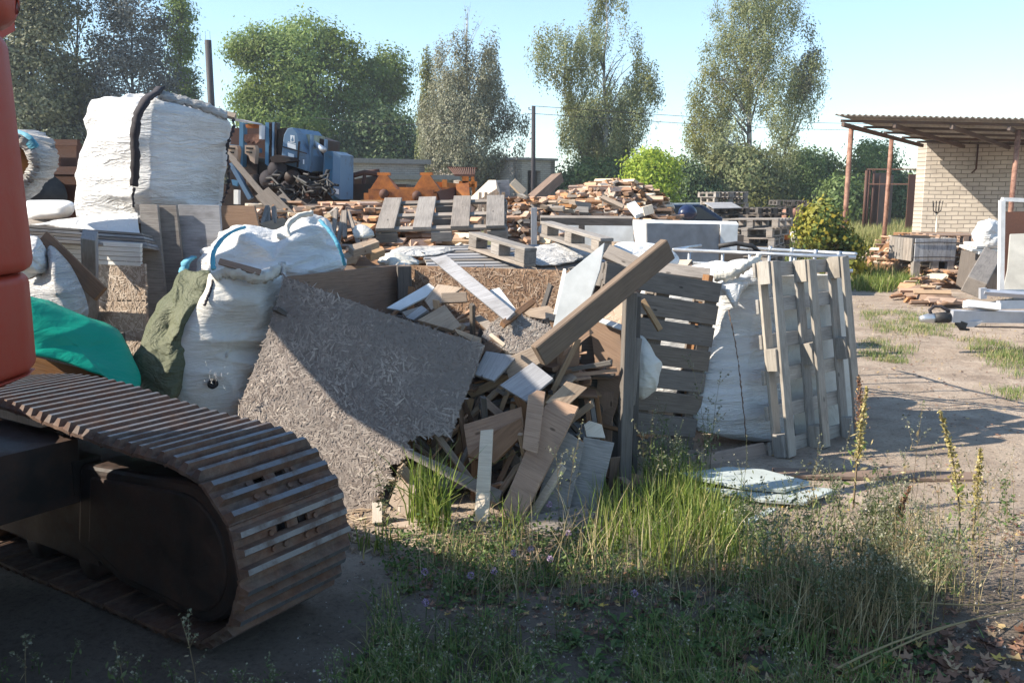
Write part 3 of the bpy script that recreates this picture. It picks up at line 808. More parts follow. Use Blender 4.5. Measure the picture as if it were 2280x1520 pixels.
    # fence of rusty sheets and posts beyond it
canopy()
def shed(name, label, Y, uL, uR, vT, inset, mat, hasdoor=None, roof_over=0.25, depth=8, skew=0.0, fascia=0.22):
    a = W(uL, vT, Y); b = W(uR, vT, Y + skew)
    h = a.z
    t = empty(name, (a.x, a.y, 0), label, 'building')
    o = Vector((a.x, a.y, 0))
    A, B = Vector((a.x, a.y, 0)), Vector((b.x, b.y, 0))
    x = (B - A).normalized(); inn = Vector((-x.y, x.x, 0))
    if hasdoor:
        d0, d1, dv = hasdoor
        f0 = (W(d0, 400, Y).x - a.x); f1 = (W(d1, 400, Y).x - a.x); dz = W(d0, dv, Y).z
        wall_box('front_wall', A, A + x * f0, h, .3, mat, t)
        wall_box('front_wall', A + x * f1, B, h, .3, mat, t)
        wall_box('lintel', A + x * f0, A + x * f1, h - dz, .3, mat, t, z0=dz)
        wall_box('door_opening', A + x * f0 + inn * 1.2, A + x * f1 + inn * 1.2, dz, .05, M['void'], t)
    else:
        wall_box('front_wall', A, B, h, .3, mat, t)
    wall_box('side_wall', B, B + inn * depth, h, .3, mat, t)
    wall_box('side_wall', A + inn * depth, A, h, .3, mat, t)
    mb = MB(); c = (A + B) / 2 + inn * depth / 2 - o
    L = (B - A).length
    m = frame(x, V(0, 0, 1), c + V(0, 0, h + fascia / 2))
    mb2 = MB().box((0, 0, 0), (L + 2 * roof_over, depth + 2 * roof_over, fascia))
    mb2.build('roof', M['roofing'], t, mw=m)
    return t
sh = shed('brick_shed', 'long low grey brick building with a flat felt roof behind the machines', 42, 735, 945, 362, 0, M['greybrick'], skew=2.5)
shed('brick_shed', 'lower grey brick annex with windows, under the dense birch', 41, 868, 1010, 400, 0, M['greybrick'], hasdoor=(880, 905, 415), skew=1)
shed('brick_shed', 'pale brick shed with a dark doorway behind the utility pole', 45, 1152, 1236, 356, 0, M['greybrick'], hasdoor=(1181, 1219, 379), skew=1.5, fascia=.12, roof_over=.12)
shed('distant_house', 'pale rendered house glimpsed left of the cream brick wall', 60, 2004, 2048, 392, 0, M['brick'], fascia=.1)

# chimney and utility pole
b = W(463, 90, 48)
mb = MB().tube([(0, 0, 0), (0, 0, b.z)], [0.19, 0.17], 14)
ch = mb.build('steel_chimney', plain('dark_chimney', (0.035, 0.03, 0.032), 0.7), None, True, label='tall thin dark steel chimney rising behind the white bag', cat='chimney')
ch.location = (b.x, b.y, 0)
for dx in (-.12, .12):
    MB().tube([(dx, 0, b.z), (dx, 0, b.z + .45)], 0.008, 4).build('lightning_rod', M['strap'], ch)
pt = W(1188, 237, 40)
pole = MB().tube([(0, 0, 0), (0, 0, pt.z)], [0.11, 0.085], 10).build('utility_pole', M['strap'], None, True, label='dark brown utility pole standing between two birches', cat='pole')
pole.location = (pt.x, pt.y, 0)
for dz in (0.05, 0.45):
    MB().tube([(-.1, 0, pt.z - dz - .1), (-.2, 0, pt.z - dz - .1), (-.2, 0, pt.z - dz)], [.015, .015, .04], 6).build('insulator', M['strap'], pole, True)
def wire(name, label, pts, r=0.012):
    MB().tube(pts, r, 4, False).build(name, M['strap'], None, True, label=label, cat='cable')
for i, (v0, v1, v2, lab) in enumerate(((236, 252, 268, 'upper overhead wire crossing the sky from the utility pole'), (253, 266, 281, 'lower overhead wire crossing the sky from the utility pole'))):
    a = W(1184, v0, 40); bq = W(2400, v2, 60)
    wire('overhead_wire', lab, [a.lerp(bq, f / 10) + V(0, 0, -0.5 * math.sin(math.pi * f / 10)) for f in range(11)])
a = W(700, 262, 45); bq = W(1184, 253, 40)
wire('overhead_wire', 'overhead wire running left from the utility pole past the poplars', [a.lerp(bq, f / 8) + V(0, 0, -0.4 * math.sin(math.pi * f / 8)) for f in range(9)])
# rusty gate panels and posts between the canopy posts
t = empty('rusty_fence', W(1950, 470, 36) * 1.0, 'rusty brown steel fence panels and posts left of the brick building', 'fence')
t.location.z = 0
o = t.location.copy()
for (u0, u1, v0, Y) in ((1944, 1976, 385, 37), (1960, 1990, 390, 36.5)):
    a, b = W(u0, v0, Y), W(u1, v0, Y + 1.2)
    MB().prism([V(a.x, a.y, 0) - o, V(b.x, b.y, 0) - o, b - o, a - o], (0, .04, 0)).build('sheet_panel', M['rust'], t)
for u in (1930, 1936, 1946):
    a = W(u, 380, 35); MB().tube([V(a.x, a.y, 0) - o, a - o], .06, 8).build('post', M['rust'], t, True)
for v in (377, 410):
    MB().bar(W(1930, v, 35) - o, W(2040, v, 34) - o, .05, .05).build('rail', M['rust'], t)
a = W(2033, 388, 33); MB().bar(V(a.x, a.y, 0) - o, a - o, .3, .05, (0, -1, 0)).build('post', M['rust'], t)
# ------------------------------------------------------------ crawler excavator (only its tail and one track end reach the picture)
def excavator():
    phi = math.radians(33)
    tx = Vector((-math.cos(phi), math.sin(phi), 0)); ny = Vector((math.sin(phi), math.cos(phi), 0))
    near = Vector((-1.175, 2.98, 0))
    O = near + ny * 0.25                                     # middle of the visible track's rear end
    m = Matrix((tx, -ny, Vector((0, 0, 1)))).transposed().to_4x4(); m.translation = O
    root = empty('excavator', O, 'orange-red crawler excavator with rusty steel tracks, cut off by the left edge', 'excavator', mw=m)
    # frame: x along the track (forward, away left), y toward the viewer side, z up
    R0 = 0.325; Lb = 2.55; zc = 0.35; w = 0.52
    def path():
        pts = []
        n = 10
        for i in range(n + 1):                               # rear sprocket, from bottom round to top
            a = -math.pi / 2 - math.pi * i / n
            pts.append((math.cos(a) * R0, zc + math.sin(a) * R0))
        for i in range(1, 17):                               # top run, rises then sags on its rollers
            f = i / 16; x = f * Lb
            pts.append((x, zc + R0 + 0.045 * math.sin(math.pi * min(1, f * 1.3)) - 0.02 * math.sin(3 * math.pi * f)))
        for i in range(1, n + 1):
            a = math.pi / 2 - math.pi * i / n
            pts.append((Lb + math.cos(a) * R0, zc + math.sin(a) * R0))
        for i in range(1, 16): pts.append((Lb * (1 - i / 16), zc - R0))
        pts.append(pts[0])
        return pts
    P = path(); acc = [0]
    for a, b in zip(P, P[1:]): acc.append(acc[-1] + math.hypot(b[0] - a[0], b[1] - a[1]))
    tot = acc[-1]; npad = round(tot / 0.192); pitch = tot / npad
    def at(s):
        s %= tot
        for i in range(len(P) - 1):
            if acc[i] <= s <= acc[i + 1]:
                f = (s - acc[i]) / (acc[i + 1] - acc[i])
                return Vector((P[i][0] + (P[i+1][0] - P[i][0]) * f, 0, P[i][1] + (P[i+1][1] - P[i][1]) * f))
    # one shoe: x along travel, z outward, three grousers, oval cleaning holes
    def shoe():
        mb = MB(); hx = pitch / 2 - 0.003
        prof = [(-hx, 0), (-hx + .006, .0)]
        for g in (-.068, 0.0, .062):
            prof += [(g - .019, .004), (g - .010, .031), (g + .010, .031), (g + .019, .004)]
        prof += [(hx - .012, .002), (hx, -.006)]
        def strip(y0, y1, lo=-9, hi=9):
            pr = [p for p in prof if lo <= p[0] <= hi]
            poly = [V(p[0], y0, p[1]) for p in pr] + [V(p[0], y0, p[1] - .012 if p[1] < .005 else -.010) for p in reversed(pr)]
            mb.prism(poly, (0, y1 - y0, 0))
        h = w / 2
        strip(-h, -.075); strip(-.025, .025); strip(.075, h)
        for y0, y1 in ((-.075, -.025), (.025, .075)):
            strip(y0, y1, -9, .020); strip(y0, y1, .042, 9)
        for yy in (-.105, -.05, .05, .105):                        # bolt heads
            for xx in (-.03, .026):
                if abs(yy) == .05 and xx > 0: continue
                mb.tube([(xx, yy, .002), (xx, yy, .014)], .011, 6)
        # chamfered grouser ends
        bm = bmesh.new()
        vs = [bm.verts.new(p) for p in mb.v]
        for f in mb.f:
            try: bm.faces.new([vs[i] for i in f])
            except ValueError: pass
        for v in bm.verts:
            if abs(v.co.y) > h - .001 and v.co.z > .02: v.co.y *= (h - .016) / h
        bmesh.ops.recalc_face_normals(bm, faces=bm.faces)
        me = bpy.data.meshes.new('track_shoe'); bm.normal_update(); bm.to_mesh(me); bm.free()
        me.materials.append(M['steel']); me.materials.append(M['worn'])
        for p in me.polygons:
            if p.center.z > .0255 and p.normal.z > .3: p.material_index = 1
        return me
    sm = shoe()
    def track(yoff, off=0.0):
        for i in range(npad):
            s = i * pitch + off
            a, b = at(s - pitch * .5), at(s + pitch * .5)
            c = (a + b) / 2; d = (b - a).normalized()
            out = Vector((-d.z, 0, d.x))
            if out.dot(c - Vector((min(max(c.x, 0), Lb), 0, zc))) < 0: out = -out
            mm = Matrix((d, out.cross(d), out)).transposed().to_4x4()
            mm.translation = c + Vector((0, yoff, 0)) + out * .004
            o = bpy.data.objects.new('track_shoe', sm); C.objects.link(o)
            o.parent = root; o.matrix_basis = mm
        # chain links under the shoes
        mb = MB()
        for i in range(npad):
            a, b = at(i * pitch + off - pitch * .5), at(i * pitch + off + pitch * .5)
            d = (b - a).normalized(); out = Vector((-d.z, 0, d.x)); c = (a + b) / 2
            if out.dot(c - Vector((min(max(c.x, 0), Lb), 0, zc))) < 0: out = -out
            for yy in (-.065, .065):
                mb.bar(a - out * .045 + V(0, yoff + yy, 0), b - out * .045 + V(0, yoff + yy, 0), .03, .06, out)
        mb.build('track_chain', M['oily'], root)
        # side frame with rounded final-drive guard
        g = MB(); poly = []
        for i in range(15):
            a = -math.pi / 2 - math.pi * i / 14
            poly.append(V(math.cos(a) * .26, 0, zc - .015 + math.sin(a) * .265))
        poly += [V(.68, 0, zc + .2), V(.74, 0, zc - .14), V(.45, 0, zc - .25)]
        g.prism([p + V(0, yoff + .205, 0) for p in poly], (0, -.36, 0))
        bmesh_guard = g.build('drive_guard', M['oily'], root)
        bv = bmesh_guard.modifiers.new('b', 'BEVEL'); bv.width = .028; bv.segments = 3; bv.limit_method = 'ANGLE'
        g = MB(); g.prism([p.lerp(V(.12, 0, zc), .16) + V(0, yoff + .215, 0) for p in poly], (0, -.03, 0))
        q = g.build('guard_cover', M['oily'], root)
        bv = q.modifiers.new('b', 'BEVEL'); bv.width = .012; bv.segments = 2; bv.limit_method = 'ANGLE'
        MB().box((1.45, yoff + .02, zc - .04), (1.6, .30, .38)).box((1.3, yoff + .17, zc + .01), (1.45, .05, .16)).build('track_frame', M['oily'], root)
        MB().box((.78, yoff + .16, zc + .14), (.18, .12, .14)).box((1.15, yoff + .08, zc + .19), (.12, .14, .10)).build('hose_bracket', M['oily'], root)
        for xx in (.75, 1.15, 1.55, 1.95):
            MB().tube([(xx, yoff - .13, .105), (xx, yoff + .15, .105)], .075, 14).build('roller', M['oily'], root, True)
    track(0.0)
    T2 = 1.62
    track(T2, .05)
    MB().box((1.25, T2 / 2, .52), (1.1, 1.25, .26)).tube([(1.25, T2 / 2, .6), (1.25, T2 / 2, .86)], .48, 24).build('undercarriage', M['oily'], root)
    # upper body, slewed: built in world axes round the slewing centre
    inv = m.inverted()
    cen = m @ Vector((1.25, T2 / 2, 0))
    up = bpy.data.objects.new('upper_body', None); C.objects.link(up); up.parent = root
    # counterweight edge seen in the picture: x about 55-75 px
    def quadblock(name, top, bot, z0, z1, mat, bev, segs=4, taper=None):
        """block from a plan outline (world x, y), rounded edges"""
        bm = bmesh.new()
        lo = [bm.verts.new(inv @ Vector((x, y, z0))) for x, y in bot]
        hi = [bm.verts.new(inv @ Vector((x, y, z1))) for x, y in top]
        n = len(lo)
        bm.faces.new(hi); bm.faces.new(list(reversed(lo)))
        for i in range(n): bm.faces.new([lo[i], lo[(i + 1) % n], hi[(i + 1) % n], hi[i]])
        bmesh.ops.recalc_face_normals(bm, faces=bm.faces)
        bmesh.ops.bevel(bm, geom=bm.edges[:], offset=bev, segments=segs, affect='EDGES', profile=.55)
        o = bm_obj(name, bm, mat, root, True)
        return o
    def arc(x1, y0, y1, bulge, xl):
        """rear face curving from y0 to y1, bulging to +x"""
        pts = []
        for i in range(9):
            f = i / 8; pts.append((x1 + bulge * (1 - (2 * f - 1) ** 2), y0 + (y1 - y0) * f))
        r = x1 + bulge
        return [(r, 1.7), (r, 3.03), (r - .04, 3.15), (r - .2, 3.22), (xl, 2.8), (xl, 1.5)]
    bpy.data.objects.remove(up)
    Xr = W(74, 700, 3.27).x + .105
    lowt = arc(Xr - .22, 2.15, 3.36, .22, -3.3); lowb = arc(Xr - .42, 2.35, 3.2, .22, -3.3)
    z600 = W(60, 612, 3.0).z
    quadblock('counterweight', lowt, lowt, .99, z600, M['orange'], .035)
    quadblock('counterweight_lip', lowt, lowb, .90, .987, M['orange'], .012, 2)
    x2 = W(54, 350, 3.27).x + .11
    hib = arc(x2 - .2, 2.2, 3.34, .2, -3.3); hit = arc(x2 - .225, 2.2, 3.34, .2, -3.3)
    zt = W(40, 62, 3.0).z
    quadblock('engine_housing', hit, hib, z600 + .004, zt, M['orange'], .045)
    x3 = W(47, 30, 3.27).x + .11
    tp = arc(x3 - .2, 2.2, 3.34, .2, -3.3)
    quadblock('engine_hood', tp, tp, zt + .004, zt + .40, M['orange'], .09, 5)
    P_ = [(-4.6, 1.5), (-2.0, 1.8), (-2.0, 2.9), (-4.6, 2.3)]
    quadblock('slew_deck', P_, P_, 0.9, 0.99, M['oily'], 0.01)
    P_ = [(-4.5, 1.4), (-3.4, 1.6), (-3.4, 2.3), (-4.5, 2.3)]
    quadblock('cab', P_, P_, 1.0, 2.7, M['orange'], 0.05)
    P_ = [(-3.25, 2.3), (-2.8, 2.3), (-2.8, 2.6), (-3.25, 2.6)]
    quadblock('boom_foot', P_, P_, 1.0, 2.07, M['orange'], 0.03)
    def wprism(name, yz, x0, x1, mat):
        mb = MB().prism([inv @ Vector((x0, y, z)) for y, z in yz], inv.to_3x3() @ Vector((x1 - x0, 0, 0)))
        return mb.build(name, M[mat], root)
    wprism('boom', [(3.72, 2.40), (4.3, 2.14), (4.55, 2.2), (4.9, 2.32), (5.4, 2.55), (5.4, 2.72), (4.9, 2.85), (4.2, 2.88), (3.75, 2.80)], -3.2, -2.9, 'orange')  # unseen boom, outline shaped to throw the shadow band across the sheet
    wprism('boom_cylinder', [(2.5, 2.05), (3.75, 2.5), (3.75, 2.6), (2.5, 2.18)], -3.09, -2.99, 'worn')
    mb = MB().bar(inv @ Vector((-3.2, 5.35, 2.6)), inv @ Vector((-4.9, 5.3, 1.2)), .22, .26, (0, 0, 1))
    mb.build('stick', M['orange'], root)
    wprism('bucket', [(5.0, .5), (5.6, .5), (5.6, 1.2), (5.0, 1.2)], -5.4, -4.8, 'steel')
    return root
excavator()
# ------------------------------------------------------------ bags and tarps
def chaikin(P, it=2, cut=0.25):
    for _ in range(it):
        Q = []
        for i in range(len(P)):
            a, b = P[i], P[(i + 1) % len(P)]
            Q += [a.lerp(b, cut), a.lerp(b, 1 - cut)]
        P = Q
    return P
def resample(P, n):
    acc = [0]; m = len(P)
    for i in range(m): acc.append(acc[-1] + (P[(i + 1) % m] - P[i]).length)
    out = []; j = 0
    for k in range(n):
        s = acc[-1] * k / n
        while acc[j + 1] < s: j += 1
        f = (s - acc[j]) / max(1e-9, acc[j + 1] - acc[j])
        out.append(P[j].lerp(P[(j + 1) % m], f))
    return out
def crease(p, sc, seed, warp=0.5):
    """folded-cloth relief: sharp ridges from warped noise, sc = frequency per axis"""
    q = Vector((p.x * sc[0], p.y * sc[1], p.z * sc[2])) + Vector((seed * 5.3, seed * 2.1, seed))
    w = Vector((noise.noise(q * .6), noise.noise(q * .6 + Vector((9, 1, 4))), noise.noise(q * .6 + Vector((3, 7, 2))))) * warp
    a = 1 - abs(noise.noise(q + w)) * 2.2
    b = 1 - abs(noise.noise((q + w) * 2.3 + Vector((4, 4, 4)))) * 2.2
    k = max(0.12, min(1.25, .65 + 1.3 * noise.noise(p * 1.25 + Vector((seed, 7, 1)))))
    q2 = Vector((q.x * .8 + q.z * .45, q.y * .8, q.z * .55 - q.x * .5)) * 1.25 + w * 1.5
    c = 1 - abs(noise.noise(q2)) * 2.6
    return (a * .55 + c * .34 + b * .11 - .45) * k
def puff(name, pix, mat, back=0.25, front=0.25, pr=2.2, n=150, rings=34, amp=0.03, sc=(3, 3, 9), seed=1, smooth=2, big=0.05, parent=None, **kw):
    """soft body: outline (u, v, Y) filled out toward and away from the viewer, creased all over"""
    P = [W(*p) for p in pix]
    P = resample(chaikin(P, smooth), n)
    c = sum(P, Vector()) / n
    vdir = (c - CAM); vdir.z = 0; vdir.normalize()
    vs, fs = [], []
    def ringv(s, side, depth):
        h = (1 - s ** pr) ** (1 / 2.0)
        for p in P:
            q = c + (p - c) * s
            q = q + vdir * (side * depth * h)
            k = 1 if s < 1 else .4
            f = crease(q, sc, seed)
            g = noise.noise(q * 2.1 + Vector((seed, 0, 5)))
            nrm = (q - c).normalized() * s + vdir * side * (1.05 - s)
            q = q + nrm * (f * amp * k + g * big * k)
            vs.append(q)
    for i in range(1, rings):
        ringv(math.sin(i / rings * math.pi / 2), -1, front)
    ringv(1.0, -1, front)
    for i in range(rings // 2, 0, -1):
        ringv(math.sin(i / (rings // 2 + 1) * math.pi / 2), 1, back)
    R_ = len(vs) // n
    for r in range(R_ - 1):
        for i in range(n):
            j = (i + 1) % n
            fs.append((r * n + i, r * n + j, (r + 1) * n + j, (r + 1) * n + i))
    vs.append(c - vdir * front); vs.append(c + vdir * back)
    for i in range(n):
        fs.append((len(vs) - 2, (i + 1) % n, i))
        fs.append((len(vs) - 1, (R_ - 1) * n + i, (R_ - 1) * n + (i + 1) % n))
    for v in vs: v.z = max(v.z, 0.004)
    o = c.copy()
    return mesh_obj(name, [v - o for v in vs], fs, mat, parent, True, Matrix.Translation(o) if parent is None else Matrix.Translation(o - parent.location), **kw)
def loft(name, corners_lo, corners_hi, mat, nz=60, n=200, bulge=0.06, amp=0.03, sc=(2, 2, 9), seed=1, dome=0.08, round_=2, belly=None, parent=None, **kw):
    """standing full bag: plan corners at the foot and at the top, bulging sides, domed creased top"""
    vs, fs = [], []
    o = sum(corners_lo, Vector()) / len(corners_lo)
    for k in range(nz + 1):
        t = k / nz
        C_ = [a.lerp(b, t) for a, b in zip(corners_lo, corners_hi)]
        cen = sum(C_, Vector()) / len(C_)
        s = 1.05 + bulge * math.sin(math.pi * min(1, t * 1.05)) ** .6
        if t > .9: s *= 1 - 0.10 * ((t - .9) / .1) ** 2
        if t < .06: s *= 1 - 0.06 * ((.06 - t) / .06) ** 2
        if belly: s *= belly(t)
        R_ = resample(chaikin(C_, round_, .14), n)
        for p in R_:
            q = cen + (p - cen) * s
            q.z = p.z
            out = (q - cen); out.z = 0; out.normalize()
            q += out * (crease(q, sc, seed) * amp + noise.noise(q * 1.8 + Vector((seed, 2, 2))) * amp * 1.2)
            vs.append(q)
    for k in range(nz):
        for i in range(n):
            j = (i + 1) % n
            fs.append((k * n + i, k * n + j, (k + 1) * n + j, (k + 1) * n + i))
    top = [vs[nz * n + i].copy() for i in range(n)]
    cen = sum(top, Vector()) / n
    base = nz * n
    m = 16
    for r in range(1, m):
        f = 1 - r / m
        for i in range(n):
            q = cen + (top[i] - cen) * f
            q.z += dome * (1 - f ** 2.2) + crease(q, (4, 4, 4), seed + 3) * amp * 1.3 * min(1, r / 3)
            vs.append(q)
        b2 = len(vs) - n
        for i in range(n):
            j = (i + 1) % n
            fs.append((base + i, base + j, b2 + j, b2 + i))
        base = b2
    vs.append(cen + Vector((0, 0, dome)))
    for i in range(n): fs.append((base + i, base + (i + 1) % n, len(vs) - 1))
    ob = mesh_obj(name, [v - o for v in vs], fs, mat, parent, True, Matrix.Translation(o) if parent is None else Matrix.Translation(o - parent.location), **kw)
    return ob
def ribbon(name, pts, w, mat, parent, side, t=0.006, jag=0.0, n=40, seed=1, **kw):
    """strap following 3D points (world), width along 'side'"""
    r = random.Random(seed)
    P = [Vector(p) for p in pts]
    Q = []
    for k in range(n + 1):
        s = k / n * (len(P) - 1); i = min(int(s), len(P) - 2); f = s - i
        p0, p1, p2, p3 = P[max(0, i - 1)], P[i], P[i + 1], P[min(len(P) - 1, i + 2)]
        Q.append(0.5 * ((2 * p1) + (p2 - p0) * f + (2 * p0 - 5 * p1 + 4 * p2 - p3) * f * f + (3 * p1 - p0 - 3 * p2 + p3) * f ** 3))
    side = Vector(side).normalized()
    vs, fs = [], []
    for i, q in enumerate(Q):
        d = (Q[min(i + 1, n)] - Q[max(0, i - 1)]).normalized()
        s = (side - d * side.dot(d)).normalized(); nn = s.cross(d)
        a, b = w / 2 + r.uniform(-jag, jag), w / 2 + r.uniform(-jag, jag)
        vs += [q - s * a - nn * t, q + s * b - nn * t, q + s * b + nn * t, q - s * a + nn * t]
    for i in range(n):
        for k in range(4):
            fs.append((i * 4 + k, i * 4 + (k + 1) % 4, i * 4 + 4 + (k + 1) % 4, i * 4 + 4 + k))
    fs += [(3, 2, 1, 0), (n * 4, n * 4 + 1, n * 4 + 2, n * 4 + 3)]
    off = parent.matrix_world.translation if parent is not None else Vector()
    if parent is not None: off = parent.matrix_basis.translation
    return mesh_obj(name, [v - off for v in vs], fs, mat, parent, True, **kw)

# huge bag on top of the crate
def huge_bag():
    z0 = 1.40
    F = W(312, 470, 6.42); L = W(166, 470, 7.0); R_ = W(500, 470, 7.05)
    B = L + R_ - F + Vector((.1, .1, 0))
    lo = [Vector((p.x, p.y, z0)) for p in (F, R_, B, L)]
    hiF = W(318, 216, 6.5); hiR = W(524, 262, 7.0); hiL = W(172, 222, 7.0)
    hiB = hiL + hiR - hiF; hiB.z = 2.3
    b = loft('bulk_bag', lo, [hiF, hiR, hiB, hiL], M['bag'], nz=100, n=280, bulge=.05, amp=.06, sc=(1.1, 1.1, 4.6), seed=2, dome=.05,
             round_=2, label='huge stuffed white bulk bag with a black corner strap, standing on the crate', cat='bulk bag')
    side = V(1, .1, 0)
    ribbon('strap', [W(298, 414, 6.36), W(302, 360, 6.33), W(300, 300, 6.33), W(308, 255, 6.36), W(326, 222, 6.45), W(345, 208, 6.6), W(358, 196, 6.75)], .055, M['strap'], b, side, .012, .006, 40, 3)
    ribbon('torn_seam', [W(520, 262, 6.98), W(519, 290, 6.93), W(506, 330, 6.94), W(510, 370, 6.93), W(508, 410, 6.93), W(500, 440, 6.93), W(494, 452, 6.93)], .015, M['strap'], b, side, .006, .010, 60, 4)
    ribbon('frayed_seam', [W(299, 418, 6.34), W(296, 440, 6.34), W(298, 462, 6.34)], .012, M['strap'], b, side, .008, .004, 12, 5)
    ribbon('loose_flap', [W(352, 212, 6.7), W(400, 222, 6.75), W(460, 240, 6.85), W(505, 258, 6.95)], .07, M['bag3'], b, V(0, .6, .8), .01, .012, 30, 6)
    slab('wooden_board', [(404, 228), (420, 226), (526, 252), (522, 262)], 7.1, (0.1, -.75, .65), .035, M['tan'], label='thin pale board lying on the top right of the huge white bag', cat='board')
huge_bag()
LATER = []
# crate that carries it: siding stack, OSB wall, grey planks
def left_crate():
    O = Vector((-2.75, 6.6, 0))
    t = empty('panel_crate', O, 'crate of old fibreboard panels and sidings that carries the huge white bag', 'crate')
    n = (-0.38, -1, .02)
    slab('side_panel', [(204, 585), (322, 588), (325, 668), (206, 668)], 5.93, n, .02, M['osb_pale'], t)
    slab('side_panel', [(204, 672), (325, 672), (330, 790), (206, 790)], 5.925, n, .02, M['osb_pale'], t)
    for o in t.children: o.matrix_basis = Matrix.Translation(-O) @ o.matrix_basis
    def sub(o): o.matrix_basis = Matrix.Translation(-O) @ o.matrix_basis; return o
    pn = [o for o in t.children if o.name.startswith('side_panel')]
    nS = Vector(n).normalized()
    for o, ol, Yp in zip(sorted(pn, key=lambda q: q.name), ([(204, 585), (322, 588), (325, 668), (206, 668)], [(204, 672), (325, 672), (330, 790), (206, 790)]), (5.93, 5.925)):
        LATER.append((o, ol, W(sum(p[0] for p in ol) / 4, sum(p[1] for p in ol) / 4, Yp), nS))
    # sunlit siding, stacked horizontally: five boards
    v = 531
    for i in range(5):
        sub(slab('siding_board', [(96 + i * 8, v + i * 11), (313, v + 11 + i * 10.5), (312, v + 21 + i * 10.2), (100 + i * 8, v + 9.5 + i * 11)], 5.98, (-.38, -1, .02 + .05 * (i % 2)), .02, M['siding'], t))
    # dark grooved boards stacked above it, edges toward the viewer
    for i in range(5):
        sub(slab('grooved_board', [(-20, 496 + i * 7.2), (316 + i * 3.0, 519 + i * 7), (318 + i * 3.2, 524.5 + i * 7.2), (-20, 501.5 + i * 7.2)], 5.97 - i * .012, (.12, -1, .12), .3, M['greyblue' if i % 2 else 'grey'], t))
    mb = MB()
    mb.box((0, .55, .67), (1.7, 1.3, 1.3)); sub(mb.build('core', M['dark'], t, mw=Matrix.Translation(O + V(-.1, .0, 0))))
    # white plastic sheet on top
    sub(slab('plastic_sheet', rough_edge([(66, 500), (120, 490), (185, 480), (306, 474), (312, 521), (200, 512), (120, 502)], 2, 14, 4), 6.25, (0.0, -.35, .94), .01, M['bag'], t))
left_crate()
def planks_left():
    for pix, Y, mat, lab in (
        ([(310, 455), (350, 456), (372, 700), (368, 760), (332, 760)], 6.25, 'grey', 'first grey plank leaning upright right of the sunlit siding'),
        ([(354, 457), (392, 457), (412, 640), (414, 760), (378, 760)], 6.27, 'grey', 'second grey plank, narrow, right of the first one'),
        ([(396, 456), (488, 457), (500, 640), (505, 780), (418, 780)], 6.30, 'greyblue', 'wide grey panel standing right of the two narrow planks'),
        ([(492, 458), (566, 458), (580, 520), (590, 640), (500, 640)], 6.5, 'mdf', 'brownish grey panel at the right end of the upright planks')):
        slab('upright_plank', pix, Y, (-.12, -1, .06), .028, M[mat], label=lab, cat='plank', group='planks standing in front of the huge bag')
    slab('dark_backing_board', [(306, 462), (560, 466), (560, 800), (330, 800)], 6.6, (0, -1, .03), .02, M['dark'], label='dark board standing behind the grey upright planks', cat='board')
planks_left()
brd('wooden_post', G(208, 905) + V(0, 0, 0), W(199, 522, 5.45), .085, .085, (0.3, -1, 0), M['greyblue'], bev=.004, label='short square timber post standing in front of the sunlit siding', cat='post')
# white tank and brown truck side behind
def truck_bed():
    O = Vector((-5.3, 9.5, 0))
    t = empty('tipper_body', O, 'rusty brown tipper body side behind the huge white bag', 'truck body')
    MB().prism([W(-160, 312, 9.6) - O, W(170, 318, 9.4) - O, W(170, 446, 9.4) - O, W(-160, 446, 9.6) - O], (0, .12, 0)).build('side_panel', M['rust'], t)
    MB().bar(W(-160, 378, 9.5) - O, W(175, 380, 9.3) - O, .05, .08).bar(W(-160, 314, 9.5) - O, W(175, 318, 9.3) - O, .05, .06).build('side_rail', M['rust'], t)
    MB().bar(W(128, 350, 9.32) - O, W(130, 380, 9.32) - O, .04, .04, (0, -1, 0)).build('latch', M['rustpost'], t)
    MB().tube([W(92, 436, 9.0) - O, W(92, 436, 9.35) - O], .235, 26).build('wheel', M['black'], t, True)
    MB().prism([V(-2, 0, 0), V(1.1, 0, 0), V(1.1, 0, 1.55), V(-2, 0, 1.55)], (0, .1, 0)).build('lower_panel', M['rust'], t)
truck_bed()
t = puff('plastic_tank', [(40, 446, 7.6), (110, 445, 7.5), (165, 446, 7.4), (168, 470, 7.4), (150, 486, 7.4), (100, 492, 7.5), (40, 495, 7.6)], M['whitepaint'], .4, .3, 3, 90, 18, .0, seed=3, big=0.0, label='cream white rounded tank lying behind the siding stack', cat='tank')
slab('concrete_ledge', [(20, 488), (160, 484), (166, 500), (20, 505)], 7.3, (0, -.5, .9), .9, M['grey'], label='timber ledge under the cream white tank', cat='ledge')
t = ribbon('hanging_bag', [W(20, 300, 6.0), W(52, 306, 5.9), (W(82, 324, 5.85)), W(98, 356, 5.85), W(88, 388, 5.85), W(66, 408, 5.85), W(50, 440, 5.9)], .30, M['bag3'], None, V(-.1, 1, .1), .035, .02, 60, 3, label='white bag with a blue streak wrapped round a drum beside the orange bodywork', cat='bulk bag')
ribbon('blue_streak', [W(40, 300, 5.76), W(62, 310, 5.71), W(78, 330, 5.70)], .02, M['bluetarp'], t, V(0, 1, 0), .03, .004, 14)
MB().tube([W(52, 362, 5.84), W(52, 362, 6.2)], .115, 24).build('drum', M['mdf'], None, True, label='brownish drum end showing inside the wrapped white bag', cat='drum')
brd('drum_stand', W(40, 425, 6.0) - V(.2, 0, 1.55), W(40, 425, 6.0) - V(.2, 0, 0), .14, .14, (0, -1, 0), M['dark'], label='dark timber prop under the wrapped bag at the orange bodywork', cat='stand')
